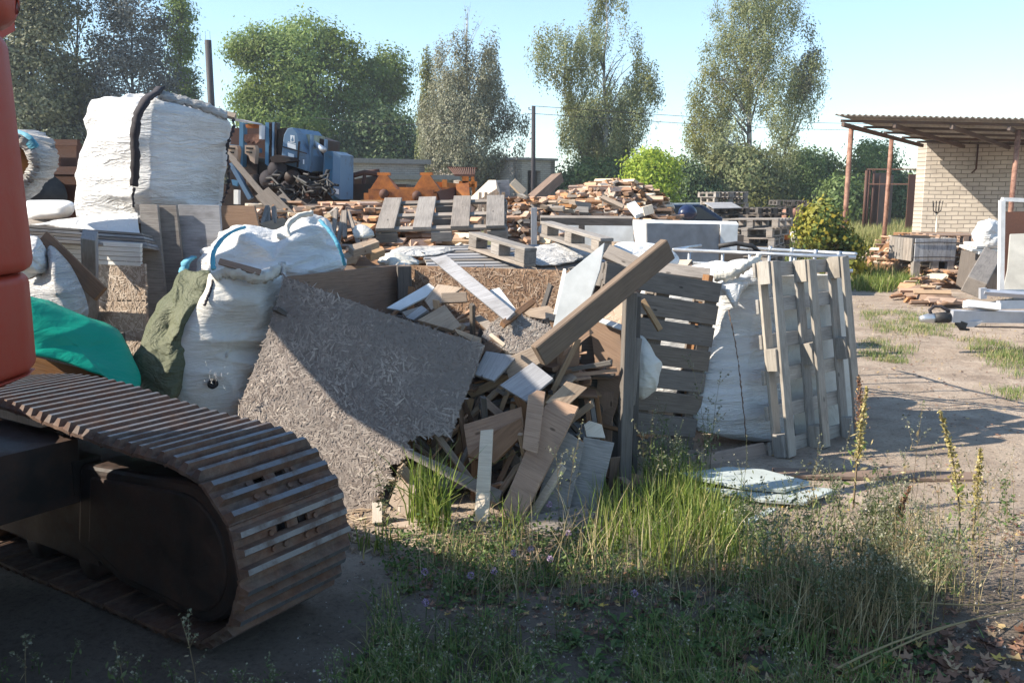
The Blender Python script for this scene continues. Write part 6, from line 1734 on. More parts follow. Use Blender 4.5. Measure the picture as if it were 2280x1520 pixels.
# ---- blue machine lying on its side
def blue_machine():
    Y = 15.0
    o = Vector((W(630, 400, Y).x, Y, 0))
    t = empty('blue_machine', o, 'blue scrapped sorting machine tipped on end, with a white emblem on its rounded hood', 'machine')
    def w(u, v, Y=Y): return W(u, v, Y) - o
    def pr(name, pix, Y0, d, mat, lab=None, bev=.0):
        q = MB().prism([w(u, v, Y0) for u, v in pix], (d * .25, d, 0)).build(name, mat, t)
        if lab: q['label'] = lab
        if bev:
            b = q.modifiers.new('b', 'BEVEL'); b.width = bev; b.segments = 2; b.limit_method = 'ANGLE'
        return q
    hood = [(626, 364), (628, 330), (632, 300), (640, 286), (652, 284), (662, 296), (668, 322), (682, 345), (682, 381), (655, 372)]
    pr('rounded_hood', hood, 14.6, .9, M['blue'], bev=.01)
    pr('hood_side', [(612, 300), (622, 286), (640, 284), (632, 300), (627, 330), (626, 366), (612, 345)], 14.75, .7, M['oily'])
    pr('hood_seam', [(626, 325), (682, 341), (682, 343), (626, 327)], 14.58, .03, M['oily'])
    pr('hood_seam', [(664, 315), (667, 315), (663, 373), (660, 372)], 14.58, .03, M['oily'])
    # emblem: white square with a dark mark, a word line and plates below
    pr('emblem', [(646.5, 301), (655.5, 302), (655.5, 317), (646.5, 316)], 14.57, .01, M['letter'])
    pr('emblem_mark', [(651, 304), (654, 313.5), (651, 315.5), (648, 313)], 14.555, .008, M['blue'])
    pr('emblem_text', [(641, 315.5), (658.5, 320), (658.5, 321.5), (641, 317)], 14.57, .008, M['letter'])
    pr('name_plate', [(640, 318), (658, 323), (658.5, 333), (640, 328)], 14.57, .008, M['letter'])
    pr('name_plate', [(641, 340), (654, 344), (654, 352.5), (642, 349)], 14.57, .008, M['letter'])
    pr('name_plate', [(674.5, 355), (677, 355.5), (677, 366), (674.5, 365)], 14.57, .008, M['letter'])
    pr('panel', [(668, 298), (693, 300), (690, 384), (682, 380), (682, 345)], 14.9, .5, plain('yellowed_panel', (.30, .33, .26), .8, dirt=(.12, .10, .07), dirt_amt=.7))
    pr('frame_post', [(690, 300), (694, 300), (690, 384), (687, 384)], 14.7, .08, M['blue'])
    pr('frame_post', [(722, 310), (725, 311), (722, 395), (719, 395)], 14.9, .08, M['blue'])
    pr('dark_bay', [(694, 302), (722, 312), (720, 400), (692, 390)], 15.2, .6, M['oily'])
    MB().tube([w(696, 318, 15), w(721, 334, 14.6)], .05, 12).build('pipe', M['galv'], t, True)
    pr('blue_door', [(724, 336), (744, 337), (742, 445), (722, 420)], 14.9, .5, M['brightblue'])
    pr('blue_cabinet', [(742, 337), (758, 345), (757, 444), (739, 432)], 14.7, .5, M['blue'])
    pr('name_plate', [(743, 419), (754, 422), (754, 433), (743, 430)], 14.68, .008, M['letter'])
    pr('cabinet_slot', [(740, 408), (753, 412), (753, 413.5), (740, 409.5)], 14.68, .01, M['void'])
    for u, w_, mk in ((533, 9, 'brightblue'), (591, 11, 'brightblue'), (606, 5, 'blue'), (612, 4, 'oily'), (599, 4, 'oily')):
        pr('column', [(u, 272), (u + w_, 274), (u + w_ - 2, 372), (u - 1, 365)], 14.7, .12, M[mk])
    pr('base_frame', [(500, 285), (533, 285), (600, 280), (600, 380), (500, 370)], 15.3, .3, M['rust'])
    pr('white_cylinder', [(577, 279), (583, 279), (582, 310), (577, 310)], 14.6, .1, M['letter'])
    pr('red_plate', [(546, 277), (577, 276), (577, 285), (548, 285)], 14.7, .06, M['machineorange'])
    pr('toothed_plate', [(543, 300), (577, 298), (577, 315), (570, 320), (566, 314), (560, 320), (556, 314), (548, 318), (543, 312)], 14.72, .06, M['rustpost'])
    pr('cross_beam', [(498, 320), (575, 330), (575, 340), (498, 332)], 14.75, .12, M['brightblue'])
    for u0 in (505, 545):
        poly = [(u0, 323), (u0 + 22, 324), (u0 + 25, 334), (u0 + 22, 365), (u0 + 12, 358), (u0 + 8, 346), (u0, 342)]
        pr('cast_bracket', poly, 14.6, .1, plain('beige_casting%d' % u0, (.42, .30, .22), .8))
        pr('bracket_slot', [(u0 + 3, 328), (u0 + 18, 329), (u0 + 18, 333), (u0 + 3, 332)], 14.58, .015, M['void'])
        pr('bracket_slot', [(u0 + 3, 337), (u0 + 15, 338), (u0 + 15, 342), (u0 + 3, 340)], 14.58, .015, M['void'])
    pr('blue_strut', [(508, 365), (516, 362), (560, 440), (552, 445)], 14.5, .08, M['blue'])
    pr('blue_plate', [(515, 400), (530, 403), (528, 415), (518, 412)], 14.55, .05, M['brightblue'])
    pr('disc_guard', [(600, 350), (615, 345), (640, 350), (648, 358), (630, 362), (605, 362)], 14.3, .4, M['oily'])
    pr('gearbox', [(570, 360), (606, 362), (640, 362), (655, 372), (690, 386), (692, 440), (620, 450), (560, 430)], 14.9, .6, M['oily'])
    pr('gearbox', [(540, 345), (572, 352), (575, 420), (520, 420), (500, 380)], 14.85, .5, M['oily'])
    for i, (u, v, r_) in enumerate(((617, 378, .15), (650, 395, .12), (600, 400, .16), (672, 405, .10), (640, 420, .13), (565, 405, .12), (700, 420, .12))):
        MB().tube([w(u, v, 14.4), w(u + 4, v - 2, 14.9)], r_, 14).build('drum', M['oily' if i % 2 else 'strap'], t, True)
    R = random.Random(8)
    for i in range(34):
        u, v = R.uniform(600, 730), R.uniform(385, 445)
        pts = [w(u, v, 14.3)]
        for k in range(4): pts.append(pts[-1] + V(R.uniform(-.16, .16), R.uniform(-.15, .05), R.uniform(-.12, .06)))
        MB().tube(pts, R.uniform(.012, .025), 5, False).build('hose', M['black'], t, True)
    for i in range(12):
        u, v = R.uniform(560, 720), R.uniform(380, 440)
        p = w(u, v, 14.35)
        MB().bar(p, p + V(R.uniform(-.2, .2), 0, R.uniform(-.15, .1)), .04, .02, (0, -1, 0)).build('bracket', M['rustpost' if i % 3 == 0 else 'oily'], t)
    MB().box((.2, 1.2, .9), (3.6, 1.6, 1.8)).build('chassis', M['oily'], t)
    pr('top_plank', [(524, 264), (560, 272), (566, 276), (524, 270)], 14.4, .3, M['greyblue'])
    pr('grate', [(612, 430), (690, 445), (690, 470), (600, 455)], 14.3, .05, M['strap'])
blue_machine()
# burnt brown cab wreck and grey-blue hump
def wreck():
    Y = 15.5; o = Vector((W(800, 430, Y).x, Y, 0))
    t = empty('cab_wreck', o, 'burnt brown cab frame wreck between the blue machine and the orange chassis', 'wreck')
    def w(u, v, Y=Y): return W(u, v, Y) - o
    pts = [(760, 402), (778, 393), (812, 384), (842, 388)]
    MB().tube([w(*p) for p in pts], .045, 8).build('roof_rail', M['rust'], t, True)
    for a, b, Y2 in (((760, 402), (764, 440), Y), ((785, 392), (788, 440), Y), ((812, 385), (806, 445), Y), ((842, 388), (836, 440), Y), ((764, 420), (845, 412), Y + .1), ((790, 425), (803, 445), Y), ((818, 425), (806, 446), Y), ((778, 393), (790, 388), Y + 1.2), ((812, 384), (845, 380), Y + 1.2)):
        MB().tube([w(*a, Y2), w(*b, Y2)], .035, 6).build('pillar', M['rust'], t, True)
    MB().prism([w(762, 404, Y + .6), w(842, 390, Y + .6), w(842, 412, Y + .6), w(764, 425, Y + .6)], (0, .05, 0)).build('rear_panel', M['oily'], t)
    MB().prism([w(755, 430), w(785, 428), w(785, 470), w(755, 470)], (0, .6, 0)).build('side_panel', M['greypanel'], t)
    MB().box((0, .6, .7), (1.6, 1.0, 1.3)).build('floor_pan', M['oily'], t)
    MB().prism([w(752, 390, Y + 1), w(772, 394, Y + 1), w(785, 402, Y + 1), (w(752, 405, Y + 1))], (0, .5, 0)).build('engine_cover', plain('slate_paint', (.12, .14, .2), .6), t)
wreck()
slab('straw_board', [(779, 446), (819, 447), (818, 470), (781, 470)], 13.0, (0, -1, .2), .05, M['pale'], label='square straw-coloured board in front of the brown cab wreck', cat='board')
# orange chassis
def orange_frame():
    Y = 13.2; o = Vector((W(930, 430, Y).x, Y, 0))
    t = empty('orange_chassis', o, 'orange painted machine chassis with two tapered pedestals', 'machine')
    def w(u, v, Y=Y): return W(u, v, Y) - o
    for u, Y2 in ((858, Y), (952, Y)):
        k = Y2 / FPX
        top = w(u, 391, Y2 + .35); zb = w(u, 427, Y2).z
        cx = top.x
        vs = []
        for hw, z in ((.22, zb), (.055, top.z)):
            vs += [V(cx - hw, .1, z), V(cx + hw, .1, z), V(cx + hw, .1 + hw * 2.4, z), V(cx - hw, .1 + hw * 2.4, z)]
        fs = [(0, 1, 5, 4), (1, 2, 6, 5), (2, 3, 7, 6), (3, 0, 4, 7), (4, 5, 6, 7), (3, 2, 1, 0)]
        mesh_obj('pedestal', vs, fs, M['machineorange'], t)
        MB().box((cx, .22, top.z + .02), (.18, .18, .04)).build('pedestal_cap', M['machineorange'], t)
    MB().bar(w(822, 434), w(966, 436), .17, .14, (0, -1, 0)).build('front_beam', M['machineorange'], t)
    MB().bar(w(838, 425, Y + 1.2), w(1000, 426, Y + 1.2), .12, .1, (0, -1, 0)).build('rear_beam', M['machineorange'], t)
    MB().bar(w(822, 430), w(822, 470), .14, .12, (0, -1, 0)).bar(w(964, 430), w(966, 470), .12, .12, (0, -1, 0)).build('leg', M['machineorange'], t)
    MB().bar(w(970, 440, Y), w(1030, 425, Y + .9), .16, .12, (0, -1, 0)).build('side_arm', M['rust'], t)
    for u, v in ((855, 432), (928, 436)):
        MB().tube([w(u, v, Y - .08), w(u, v, Y - .2)], [.075, .05], 10).build('hub', M['rust'], t, True)
    MB().bar(w(962, 410, Y + 1.6), w(1035, 416, Y + 1.8), .09, .08, (0, -1, 0)).bar(w(990, 400, Y + 1.6), w(990, 430, Y + 1.6), .08, .08, (0, -1, 0)).build('cross_bar', M['machineorange'], t)
    MB().bar(w(1036, 388, Y + .6), w(1038, 440, Y + .6), .10, .08, (0, -1, 0)).bar(w(1022, 410, Y + .6), w(1062, 411, Y + .6), .09, .08, (0, -1, 0)).bar(w(1052, 394, Y + .6), w(1056, 440, Y + .6), .05, .08, (0, -1, 0)).build('mast', M['machineorange'], t)
    MB().bar(w(1030, 412, Y + .6), w(1034, 470, Y + .4), .2, .12, (0, -1, 0)).build('mast_foot', M['machineorange'], t)
    g = MB()
    for i in range(13):
        f = i / 12; g.tube([w(1000 + 58 * f, 374, Y + .4), w(1014 + 42 * f, 390, Y + .2)], .012, 5)
    g.bar(w(996, 373, Y + .42), w(1062, 375, Y + .42), .03, .05, (0, -1, 0)).bar(w(1012, 390, Y + .2), w(1058, 391, Y + .2), .03, .03, (0, -1, 0))
    g.build('grate', M['rust'], t)
    MB().box((.1, .7, .75), (1.6, .8, .5)).build('dark_block', M['oily'], t)
    MB().box((.1, .7, .25), (1.9, 1.0, .5)).build('timber_base', M['dark'], t)
orange_frame()
# dark car behind the heap
def car():
    Y = 19.5; o = Vector((W(1548, 470, Y).x, Y, 0.12))
    t = empty('parked_car', o, 'dark blue car half hidden behind the sunlit heap, a tarp over its rear', 'car')
    def w(u, v, Y=Y): return W(u, v, Y) - o
    k = Y / FPX
    prof = [(-1.9, .35), (-1.9, .85), (-1.2, .95), (-.6, 1.28), (.75, 1.30), (1.25, .98), (1.5, .8), (1.5, .35)]
    body = MB().prism([V(x - .6, 0, z + .0) for x, z in prof], (0, 1.5, 0)).build('body', plain('dark_blue_car', (.012, .02, .045), .25, var=.1, bmp=0), t)
    b = body.modifiers.new('b', 'BEVEL'); b.width = .08; b.segments = 3
    MB().prism([V(x - .6, -.01, z) for x, z in ((-1.1, .98), (-.6, 1.22), (.68, 1.24), (1.1, .98))], (0, -.004, 0)).build('window', plain('car_glass', (.03, .04, .05), .1, bmp=0, var=.05), t)
    for x in (-1.3, 1.0):
        MB().tube([V(x - .6, -.02, .32), V(x - .6, .2, .32)], .32, 20).build('wheel', M['black'], t, True)
    MB().bar(V(-1.3, .0, 1.30), V(.1, 0, 1.32), .03, .03).build('roof_trim', M['galv'], t)
car()
puff('dark_tarpaulin', [(1508, 482, 18.6), (1512, 462, 18.6), (1528, 452, 18.6), (1545, 458, 18.6), (1556, 478, 18.6), (1540, 492, 18.6)], plain('navy_plastic', (.012, .02, .06), .3), .3, .2, 2, 70, 14, .05, (3, 3, 3), 55, label='crumpled dark blue plastic over the rear of the hidden car', cat='tarpaulin')
# scrap wood in front of the brick building
heap([(1960, 580), (1985, 530), (2020, 522), (2040, 530), (2070, 545)], 15.5, 19.5, 220, 'rough board offcut in the heap left of the boarded bin', 'boards heaped left of the boarded bin', 58, 590, single=30)
heap([(2110, 560), (2140, 545), (2170, 560), (2200, 580)], 15.0, 18.0, 120, 'rough board offcut in the heap right of the boarded bin', 'boards heaped right of the boarded bin', 59, 590, single=18)
heap([(2030, 628), (2050, 620), (2080, 622), (2110, 634)], 12.8, 14.6, 26, 'flat board scrap on the dirt before the boarded bin', 'board scraps on the dirt', 60, 640, single=14)

def loose_wood():
    """everything past the individually built offcuts, as one mass"""
    vs, fs, mi = [], [], []
    mats = []
    for m, me in LOOSE:
        if me.materials[0] not in mats: mats.append(me.materials[0])
        k = len(vs)
        for v in me.vertices: vs.append(tuple(m @ v.co))
        for p in me.polygons:
            fs.append([k + i for i in p.vertices]); mi.append(me.materials[0])
    me = bpy.data.meshes.new('loose_wood'); me.from_pydata(vs, [], fs)
    out = []
    for mt in mats:
        c = mt.copy(); nt = c.node_tree
        ge = nt.nodes.new('ShaderNodeNewGeometry')
        for n in [n for n in nt.nodes if n.type == 'OBJECT_INFO']:
            for l in list(n.outputs['Random'].links):
                to = l.to_socket; nt.links.remove(l); nt.links.new(ge.outputs['Random Per Island'], to)
        me.materials.append(c)
    me.polygons.foreach_set('material_index', [mats.index(x) for x in mi])
    me.update()
    o = bpy.data.objects.new('wood_rubble', me); C.objects.link(o)
    tag(o, 'countless smaller wood scraps covering the heaps across the yard', 'wood rubble', None, 'stuff')
loose_wood()
# ------------------------------------------------------------ grass, weeds, litter
def blades(name, xy, h, w, mat, R, lean=.45, hv=.5, z=None, **kw):
    """curved tapering blades, 3 segments each, 7 vertices"""
    n = len(xy)
    H = h * R.uniform(1 - hv, 1 + hv * .4, n)
    a = R.uniform(0, 2 * np.pi, n); d = np.stack([np.cos(a), np.sin(a), np.zeros(n)], 1)
    b = a + R.normal(np.pi / 2, .5, n); s = np.stack([np.cos(b), np.sin(b), np.zeros(n)], 1)
    L = np.abs(R.normal(0, lean, n)) * H
    z0 = np.array([gz(x, y) for x, y in xy]) if z is None else z
    base = np.column_stack([xy, z0 - .005])
    vs = np.zeros((n, 7, 3))
    for k, (f, ww) in enumerate(((0, .8), (.38, 1.0), (.72, .7), (1, 0))):
        c = base + d * (L * f ** 2)[:, None]; c[:, 2] += H * (f - .22 * (L / H) * f * f)
        W_ = (s * (w * ww * .5))
        if k < 3: vs[:, 2 * k] = c - W_; vs[:, 2 * k + 1] = c + W_
        else: vs[:, 6] = c
    loops = np.array([0, 1, 3, 2, 2, 3, 5, 4, 4, 5, 6])[None, :] + 7 * np.arange(n)[:, None]
    me = bpy.data.meshes.new(name)
    me.vertices.add(7 * n); me.loops.add(11 * n); me.polygons.add(3 * n)
    me.vertices.foreach_set('co', vs.reshape(-1).astype(np.float32))
    me.loops.foreach_set('vertex_index', loops.reshape(-1).astype(np.int32))
    st = (np.array([0, 4, 8])[None, :] + 11 * np.arange(n)[:, None]).reshape(-1)
    me.polygons.foreach_set('loop_start', st.astype(np.int32))
    me.polygons.foreach_set('loop_total', np.tile([4, 4, 3], n).astype(np.int32))
    me.materials.append(mat); me.update(calc_edges=True)
    o = bpy.data.objects.new(name, me); C.objects.link(o)
    return tag(o, **kw)
GM = {
 'lush': leafy('lush_grass', [(0, (0.09, 0.14, 0.03)), (0.6, (0.20, 0.27, 0.05)), (0.9, (0.36, 0.37, 0.12)), (1, (0.5, 0.42, 0.2))], .4, .5),
 'mid': leafy('yard_grass', [(0, (0.10, 0.16, 0.04)), (0.5, (0.19, 0.26, 0.07)), (0.8, (0.31, 0.28, 0.13)), (1, (0.50, 0.40, 0.22))], .3, .6),
 'dry': leafy('dry_grass', [(0, (0.16, 0.12, 0.06)), (0.6, (0.34, 0.27, 0.14)), (1, (0.52, 0.44, 0.27))], .25, .7),
 'weed': leafy('weed_leaves', [(0, (0.07, 0.11, 0.035)), (0.55, (0.13, 0.19, 0.06)), (0.9, (0.14, 0.17, 0.08)), (1, (0.27, 0.26, 0.16))], .25, .6, patch=(0.10, 0.105, 0.05), pscale=1.6),
 'clover': leafy('clover_leaves', [(0, (0.05, 0.09, 0.025)), (0.6, (0.10, 0.17, 0.045)), (1, (0.22, 0.26, 0.10))], .3, .6),
 'stem': leafy('brown_stems', [(0, (0.10, 0.07, 0.04)), (0.5, (0.20, 0.15, 0.09)), (1, (0.32, 0.27, 0.16))], .1, .8),
 'seed': leafy('pale_seedheads', [(0, (0.12, 0.13, 0.08)), (0.6, (0.22, 0.22, 0.14)), (1, (0.42, 0.40, 0.30))], .3, .8),
 'mullein': leafy('yellow_flower_spike', [(0, (0.20, 0.17, 0.06)), (0.5, (0.40, 0.33, 0.11)), (1, (0.56, 0.48, 0.26))], .3, .8),
 'litter': leafy('fallen_leaves', [(0, (0.07, 0.035, 0.025)), (0.45, (0.20, 0.10, 0.06)), (0.75, (0.36, 0.20, 0.13)), (0.92, (0.50, 0.36, 0.20)), (1, (0.62, 0.42, 0.08))], .15, .8),
 'lilac': leafy('lilac_petals', [(0, (0.22, 0.13, 0.25)), (0.5, (0.42, 0.28, 0.46)), (1, (0.62, 0.50, 0.62))], .3, .7),
 'saw': leafy('wood_splinters', [(0, (0.12, 0.08, 0.05)), (0.5, (0.30, 0.22, 0.15)), (1, (0.55, 0.43, 0.30))], 0, .9),
}
RG = np.random.RandomState(77)
S = lambda polys, n: scatter_px(polys, n, RG)
def patchy(xy, t=-.08, f=2.3):
    return np.array([p for p in xy if noise.noise(Vector((p[0] * f, p[1] * f, 4))) > t])
def clump(xy, sp, k):
    return np.repeat(xy, k, 0) + RG.normal(0, sp, (len(xy) * k, 2))
def joinxy(*a): return np.concatenate(a)
# lush grass in sun and shade right of the spill
blades('grass', joinxy(clump(S([[(1345, 1130), (1560, 1110), (1640, 1180), (1620, 1270), (1480, 1270), (1350, 1230)]], 95), .05, 13),
                       clump(S([[(1440, 1030), (1520, 1050), (1560, 1130), (1450, 1130)]], 25), .05, 12)), .23, .0055, GM['lush'], RG, .35, .5,
       kind='stuff', label='lush green grass growing right of the spilled planks', cat='grass')
t1 = clump(np.array([[G(962, 1172).x, G(962, 1172).y], [G(985, 1180).x, G(985, 1180).y], [G(940, 1165).x, G(940, 1165).y]]), .035, 34)
blades('grass_tuft', t1, .42, .009, GM['lush'], RG, .45, .4, label='tall bright green grass tuft in front of the torn sheet corner', cat='grass tuft')
blades('grass_tuft', clump(np.array([[G(825, 1215).x, G(825, 1215).y]]), .06, 40), .16, .007, GM['lush'], RG, .5, .5, label='low yellow-green tuft on the sunlit sand by the track', cat='grass tuft')
blades('grass_tuft', clump(np.array([[G(1140, 1195).x, G(1140, 1195).y]]), .05, 30), .24, .007, GM['lush'], RG, .5, .5, label='sparse grass tuft at the foot of the wide plank', cat='grass tuft')
# mixed low sward, foreground and under the heaps
F1 = [(920, 1195), (1500, 1210), (1950, 1260), (2120, 1400), (2060, 1620), (740, 1620), (860, 1330)]
blades('undergrowth', joinxy(patchy(S([F1], 3600)), patchy(clump(S([F1], 240), .05, 22)), S([[(1480, 1120), (2100, 1130), (2150, 1330), (1500, 1300)]], 900)), .10, .0045, GM['mid'], RG, .8, .7,
       kind='stuff', label='thin mixed grasses covering the shaded foreground', cat='grass')
# clover and small leaves
def leafmat(name, xy, hmax, size, mat, asp, seed, droop=0.0, **kw):
    R = np.random.RandomState(seed); n = len(xy)
    z = np.array([gz(x, y) for x, y in xy]) + R.uniform(0.01, 1, n) ** 1.4 * hmax
    return quads(name, leaf_quads(np.column_stack([xy, z]), size, R, droop, asp), mat, **kw)
CL = [[(900, 1185), (1300, 1175), (1420, 1230), (1350, 1310), (1000, 1330), (880, 1290)]]
leafmat('clover_leaves', joinxy(clump(S(CL, 160), .05, 22), patchy(clump(S([F1], 200), .05, 16))), .10, .017, GM['clover'], .8, 1,
        kind='stuff', label='clover and small leaves matted over the middle foreground', cat='ground cover')
# broad-leaved rosettes and docks
def rosettes(name, xy, L, mat, seed, **kw):
    R = np.random.RandomState(seed); q = []
    for x, y in xy:
        n = R.randint(5, 10); s = L * R.uniform(.5, 1.2); z = gz(x, y)
        for k in range(n):
            a = k * 6.283 / n + R.normal(0, .3); up = R.uniform(.2, 1.0); l = s * R.uniform(.7, 1.1); w = l * R.uniform(.28, .42)
            d = np.array([math.cos(a), math.sin(a), 0]); sd = np.array([-d[1], d[0], 0]); c = np.array([x, y, z + .004])
            q.append([c, c + d * l * .45 - sd * w * .5 + [0, 0, l * up * .5], c + d * l + [0, 0, l * up * .45], c + d * l * .45 + sd * w * .5 + [0, 0, l * up * .5 + .004]])
    return quads(name, np.array(q), mat, **kw)
rosettes('broad_leaves', S([F1, F1, [(880, 1190), (1500, 1210), (1500, 1300), (880, 1290)]], 340), .055, GM['clover'], 12, kind='stuff', label='broad-leaved plantain and dock leaves low among the grass', cat='ground cover')
rosettes('broad_leaves', S([[(1420, 1060), (1640, 1080), (1700, 1200), (1450, 1180)], [(1640, 1330), (1800, 1330), (1780, 1420), (1640, 1420)]], 60), .11, GM['weed'], 13, kind='stuff', label='larger grey-green leaves round the white laminate boards', cat='ground cover')
# bushy feathery weeds: leaf clouds on stems
def weeds(xy, h, name, label, seed, mat, stem='stem', leaves=26, size=.022, head=8, spread=.06, lean=.16, asp=.35, joined=True, hs='seed', cat='weeds', parent=None, hsize=.010):
    R = np.random.RandomState(seed); st = []; lf = []; hd = []
    for x, y in xy:
        H = h * R.uniform(.55, 1.15); dx, dy = R.normal(0, lean, 2) * H
        p0 = np.array([x, y, gz(x, y)])
        def pt(f): return p0 + np.array([dx * f * f, dy * f * f, H * f])
        for k in range(3):
            a, b = pt(k / 3), pt((k + 1) / 3)
            for sd in (np.array([.0016, .0004, 0]), np.array([-.0003, .0016, 0])):
                r0, r1 = 1.3 - .3 * k, 1.0 - .3 * k
                st.append([a - sd * r0, a + sd * r0, b + sd * r1, b - sd * r1])
        nb = 3 + R.randint(4)
        for _ in range(nb):
            f = R.uniform(.35, .95); a = pt(f); an = R.uniform(0, 6.28)
            b = a + np.array([math.cos(an), math.sin(an), 1.3]) * H * .16 * R.uniform(.5, 1.2)
            st.append([a - [.001, 0, 0], a + [.001, 0, 0], b + [.0005, 0, 0], b - [.0005, 0, 0]])
            for _k in range(head):
                hd.append(a + (b - a) * R.uniform(.3, 1.1) + R.normal(0, .004, 3))
        for _ in range(head):
            hd.append(pt(R.uniform(.82, 1.03)) + R.normal(0, .005, 3))
        f = R.uniform(.03, .8, leaves)
        for ff in f:
            lf.append(pt(ff) + R.normal(0, spread * (1 - ff * .6), 3) * [1, 1, .4])
    lf = np.array(lf); lf = lf[lf[:, 2] > 0]
    kw = dict(kind='stuff', cat=cat) if joined else {}
    if parent is None and joined:
        o1 = quads(name, np.concatenate([leaf_quads(lf, size, R, 0, asp), np.array(st)]), mat, label=label, **kw)
        o2 = quads('seed_heads', leaf_quads(np.array(hd), hsize, R, 0, .7), GM[hs], label='pale seed heads topping the ' + ' '.join(label.split()[-9:]), kind='stuff', cat='seed heads')
        return o1
    quads('leaves', leaf_quads(lf, size, R, 0, asp), mat, parent)
    quads('stem', np.array(st), GM[stem], parent)
    quads('seeds', leaf_quads(np.array(hd), hsize, R, 0, .7), GM[hs], parent)
weeds(S([[(1420, 1050), (1560, 1020), (1640, 1100), (1500, 1130)], [(1640, 1180), (2000, 1180), (2120, 1300), (2050, 1450), (1720, 1430), (1620, 1330)]], 135), .36, 'weed_thicket',
      'grey-green feathery weeds thick in the right foreground', 3, GM['weed'], leaves=34, size=.026, spread=.05)
weeds(S([[(820, 1330), (1600, 1340), (1750, 1430), (1800, 1640), (700, 1640)]], 95), .18, 'weed_thicket', 'dark low weeds across the shaded bottom of the yard', 4, GM['weed'], leaves=30, size=.022, head=4, spread=.05)
weeds(S([[(1900, 1150), (2250, 1130), (2280, 1330), (2050, 1400)]], 40), .42, 'dry_stems', 'dry thin stems at the far right of the weed patch', 5, GM['dry'], leaves=8, size=.018, head=5)
blades('dry_grass', joinxy(clump(S([[(1700, 1250), (2100, 1250), (2100, 1450), (1750, 1450)]], 45), .06, 22), S([[(1000, 1200), (1500, 1210), (2000, 1400), (900, 1330)]], 600)), .28, .0035, GM['dry'], RG, .6, .6,
       kind='stuff', label='dry straw-coloured grass blades among the right-hand weeds', cat='grass')
blades('dry_grass', joinxy(clump(S([[(0, 1000), (330, 1010), (330, 1060), (0, 1060)]], 26), .04, 26)), .14, .005, GM['dry'], RG, .5, .6,
       kind='stuff', label='dry tufts seen under the top run of the track', cat='grass')
weeds(S([[(0, 1490), (560, 1500), (900, 1500), (820, 1640), (0, 1640)]], 40), .13, 'weed_thicket', 'scattered small weeds in the dark ground below the track', 15, GM['weed'], leaves=20, size=.02, head=5, spread=.04)
# single tall weeds one can point to
one = [
 (1432, 1110, .52, 'silvery mugwort stalk rising against the shaded pallet', 'weed', 'seed', 60), (1475, 1120, .42, 'second silvery stalk right of the mugwort by the timber post', 'weed', 'seed', 46),
 (1570, 1040, .75, 'thin weed with white drooping heads before the upright bag', 'weed', 'seed', 16), (1245, 1190, .55, 'slim weed with pale tips standing before the brown fibreboard', 'weed', 'seed', 16),
 (1790, 1190, .62, 'tall dry weed in front of the open pallet, left one', 'dry', 'seed', 20), (1840, 1230, .58, 'tall dry weed in front of the open pallet, right one', 'weed', 'seed', 30),
 (1960, 1220, .60, 'spindly weed just right of the yellow flower spike', 'weed', 'seed', 30), (2010, 1180, .62, 'branched pale weed over the shaded sand', 'dry', 'seed', 26),
 (1700, 1330, .60, 'tall single stem leaning left over the laminate boards', 'dry', 'seed', 12), (850, 1230, .50, 'faint feathery horseweed in front of the torn sheet', 'weed', 'stem', 60),
 (2245, 1170, .36, 'fresh green leafy weed at the right edge', 'clover', 'clover', 90), (280, 1560, .24, 'pale bushy thistle at the bottom left before the track', 'weed', 'seed', 50),
 (60, 1560, .30, 'brown dead flower stalk in the bottom left corner', 'dry', 'seed', 6), (440, 1550, .27, 'dead thistle stalk right in front of the drive guard', 'dry', 'seed', 6),
]
for i, (u, v, h, lab, mk, hs, nl) in enumerate(one):
    g = G(u, v); t = empty('weed', (0, 0, 0), lab, 'weed')
    weeds([(g.x + dx, g.y) for dx in ((0, .03) if h > .4 else (0,))], h, 'weed', lab, 100 + i, GM[mk], leaves=nl, size=.028, head=12, spread=.028, lean=.12, joined=False, parent=t, hs=hs, hsize=.013)
def spike(u, v, h, lab, seed, lean=(0, 0), mat='mullein', r=.022):
    g = G(u, v); R = np.random.RandomState(seed)
    t = empty('flower_spike', g, lab, 'weed')
    P = [V(lean[0] * f * f, lean[1] * f * f, h * f) for f in (0, .25, .5, .75, 1)]
    MB().tube(P, [.006, .005, .004, .003, .002], 5).build('stem', GM['stem'], t)
    f = R.uniform(.38, 1, 420)
    c = np.array([[lean[0] * a * a, lean[1] * a * a, h * a] for a in f]) + R.normal(0, 1, (420, 3)) * (r * (1.15 - f))[:, None]
    quads('flower_head', leaf_quads(c, .016, R, 0, .7), GM[mat], t)
    f = R.uniform(.02, .5, 30); c = np.array([[lean[0] * a * a, lean[1] * a * a, h * a] for a in f]) + R.normal(0, .03, (30, 3))
    quads('leaves', leaf_quads(c, .05, R, .3, .3), GM['mid'], t)
spike(1900, 1130, .64, 'yellow flower spike with a brown withered top in front of the open pallet\'s right leg', 61, (.03, 0), r=.02)
spike(2135, 1230, .66, 'tall yellow flower spike leaning left over the shaded sand', 62, (-.14, 0), r=.022)
spike(2165, 1210, .46, 'shorter yellow-green spike right of the tall leaning one', 63, (.0, 0), r=.02)
spike(1990, 1200, .26, 'small rust-brown dock spike below the open pallet', 64, (.06, 0), 'litter', .014)
spike(1915, 1010, .50, 'withered brown branching flower head against the open pallet', 65, (-.04, 0), 'litter', .03)
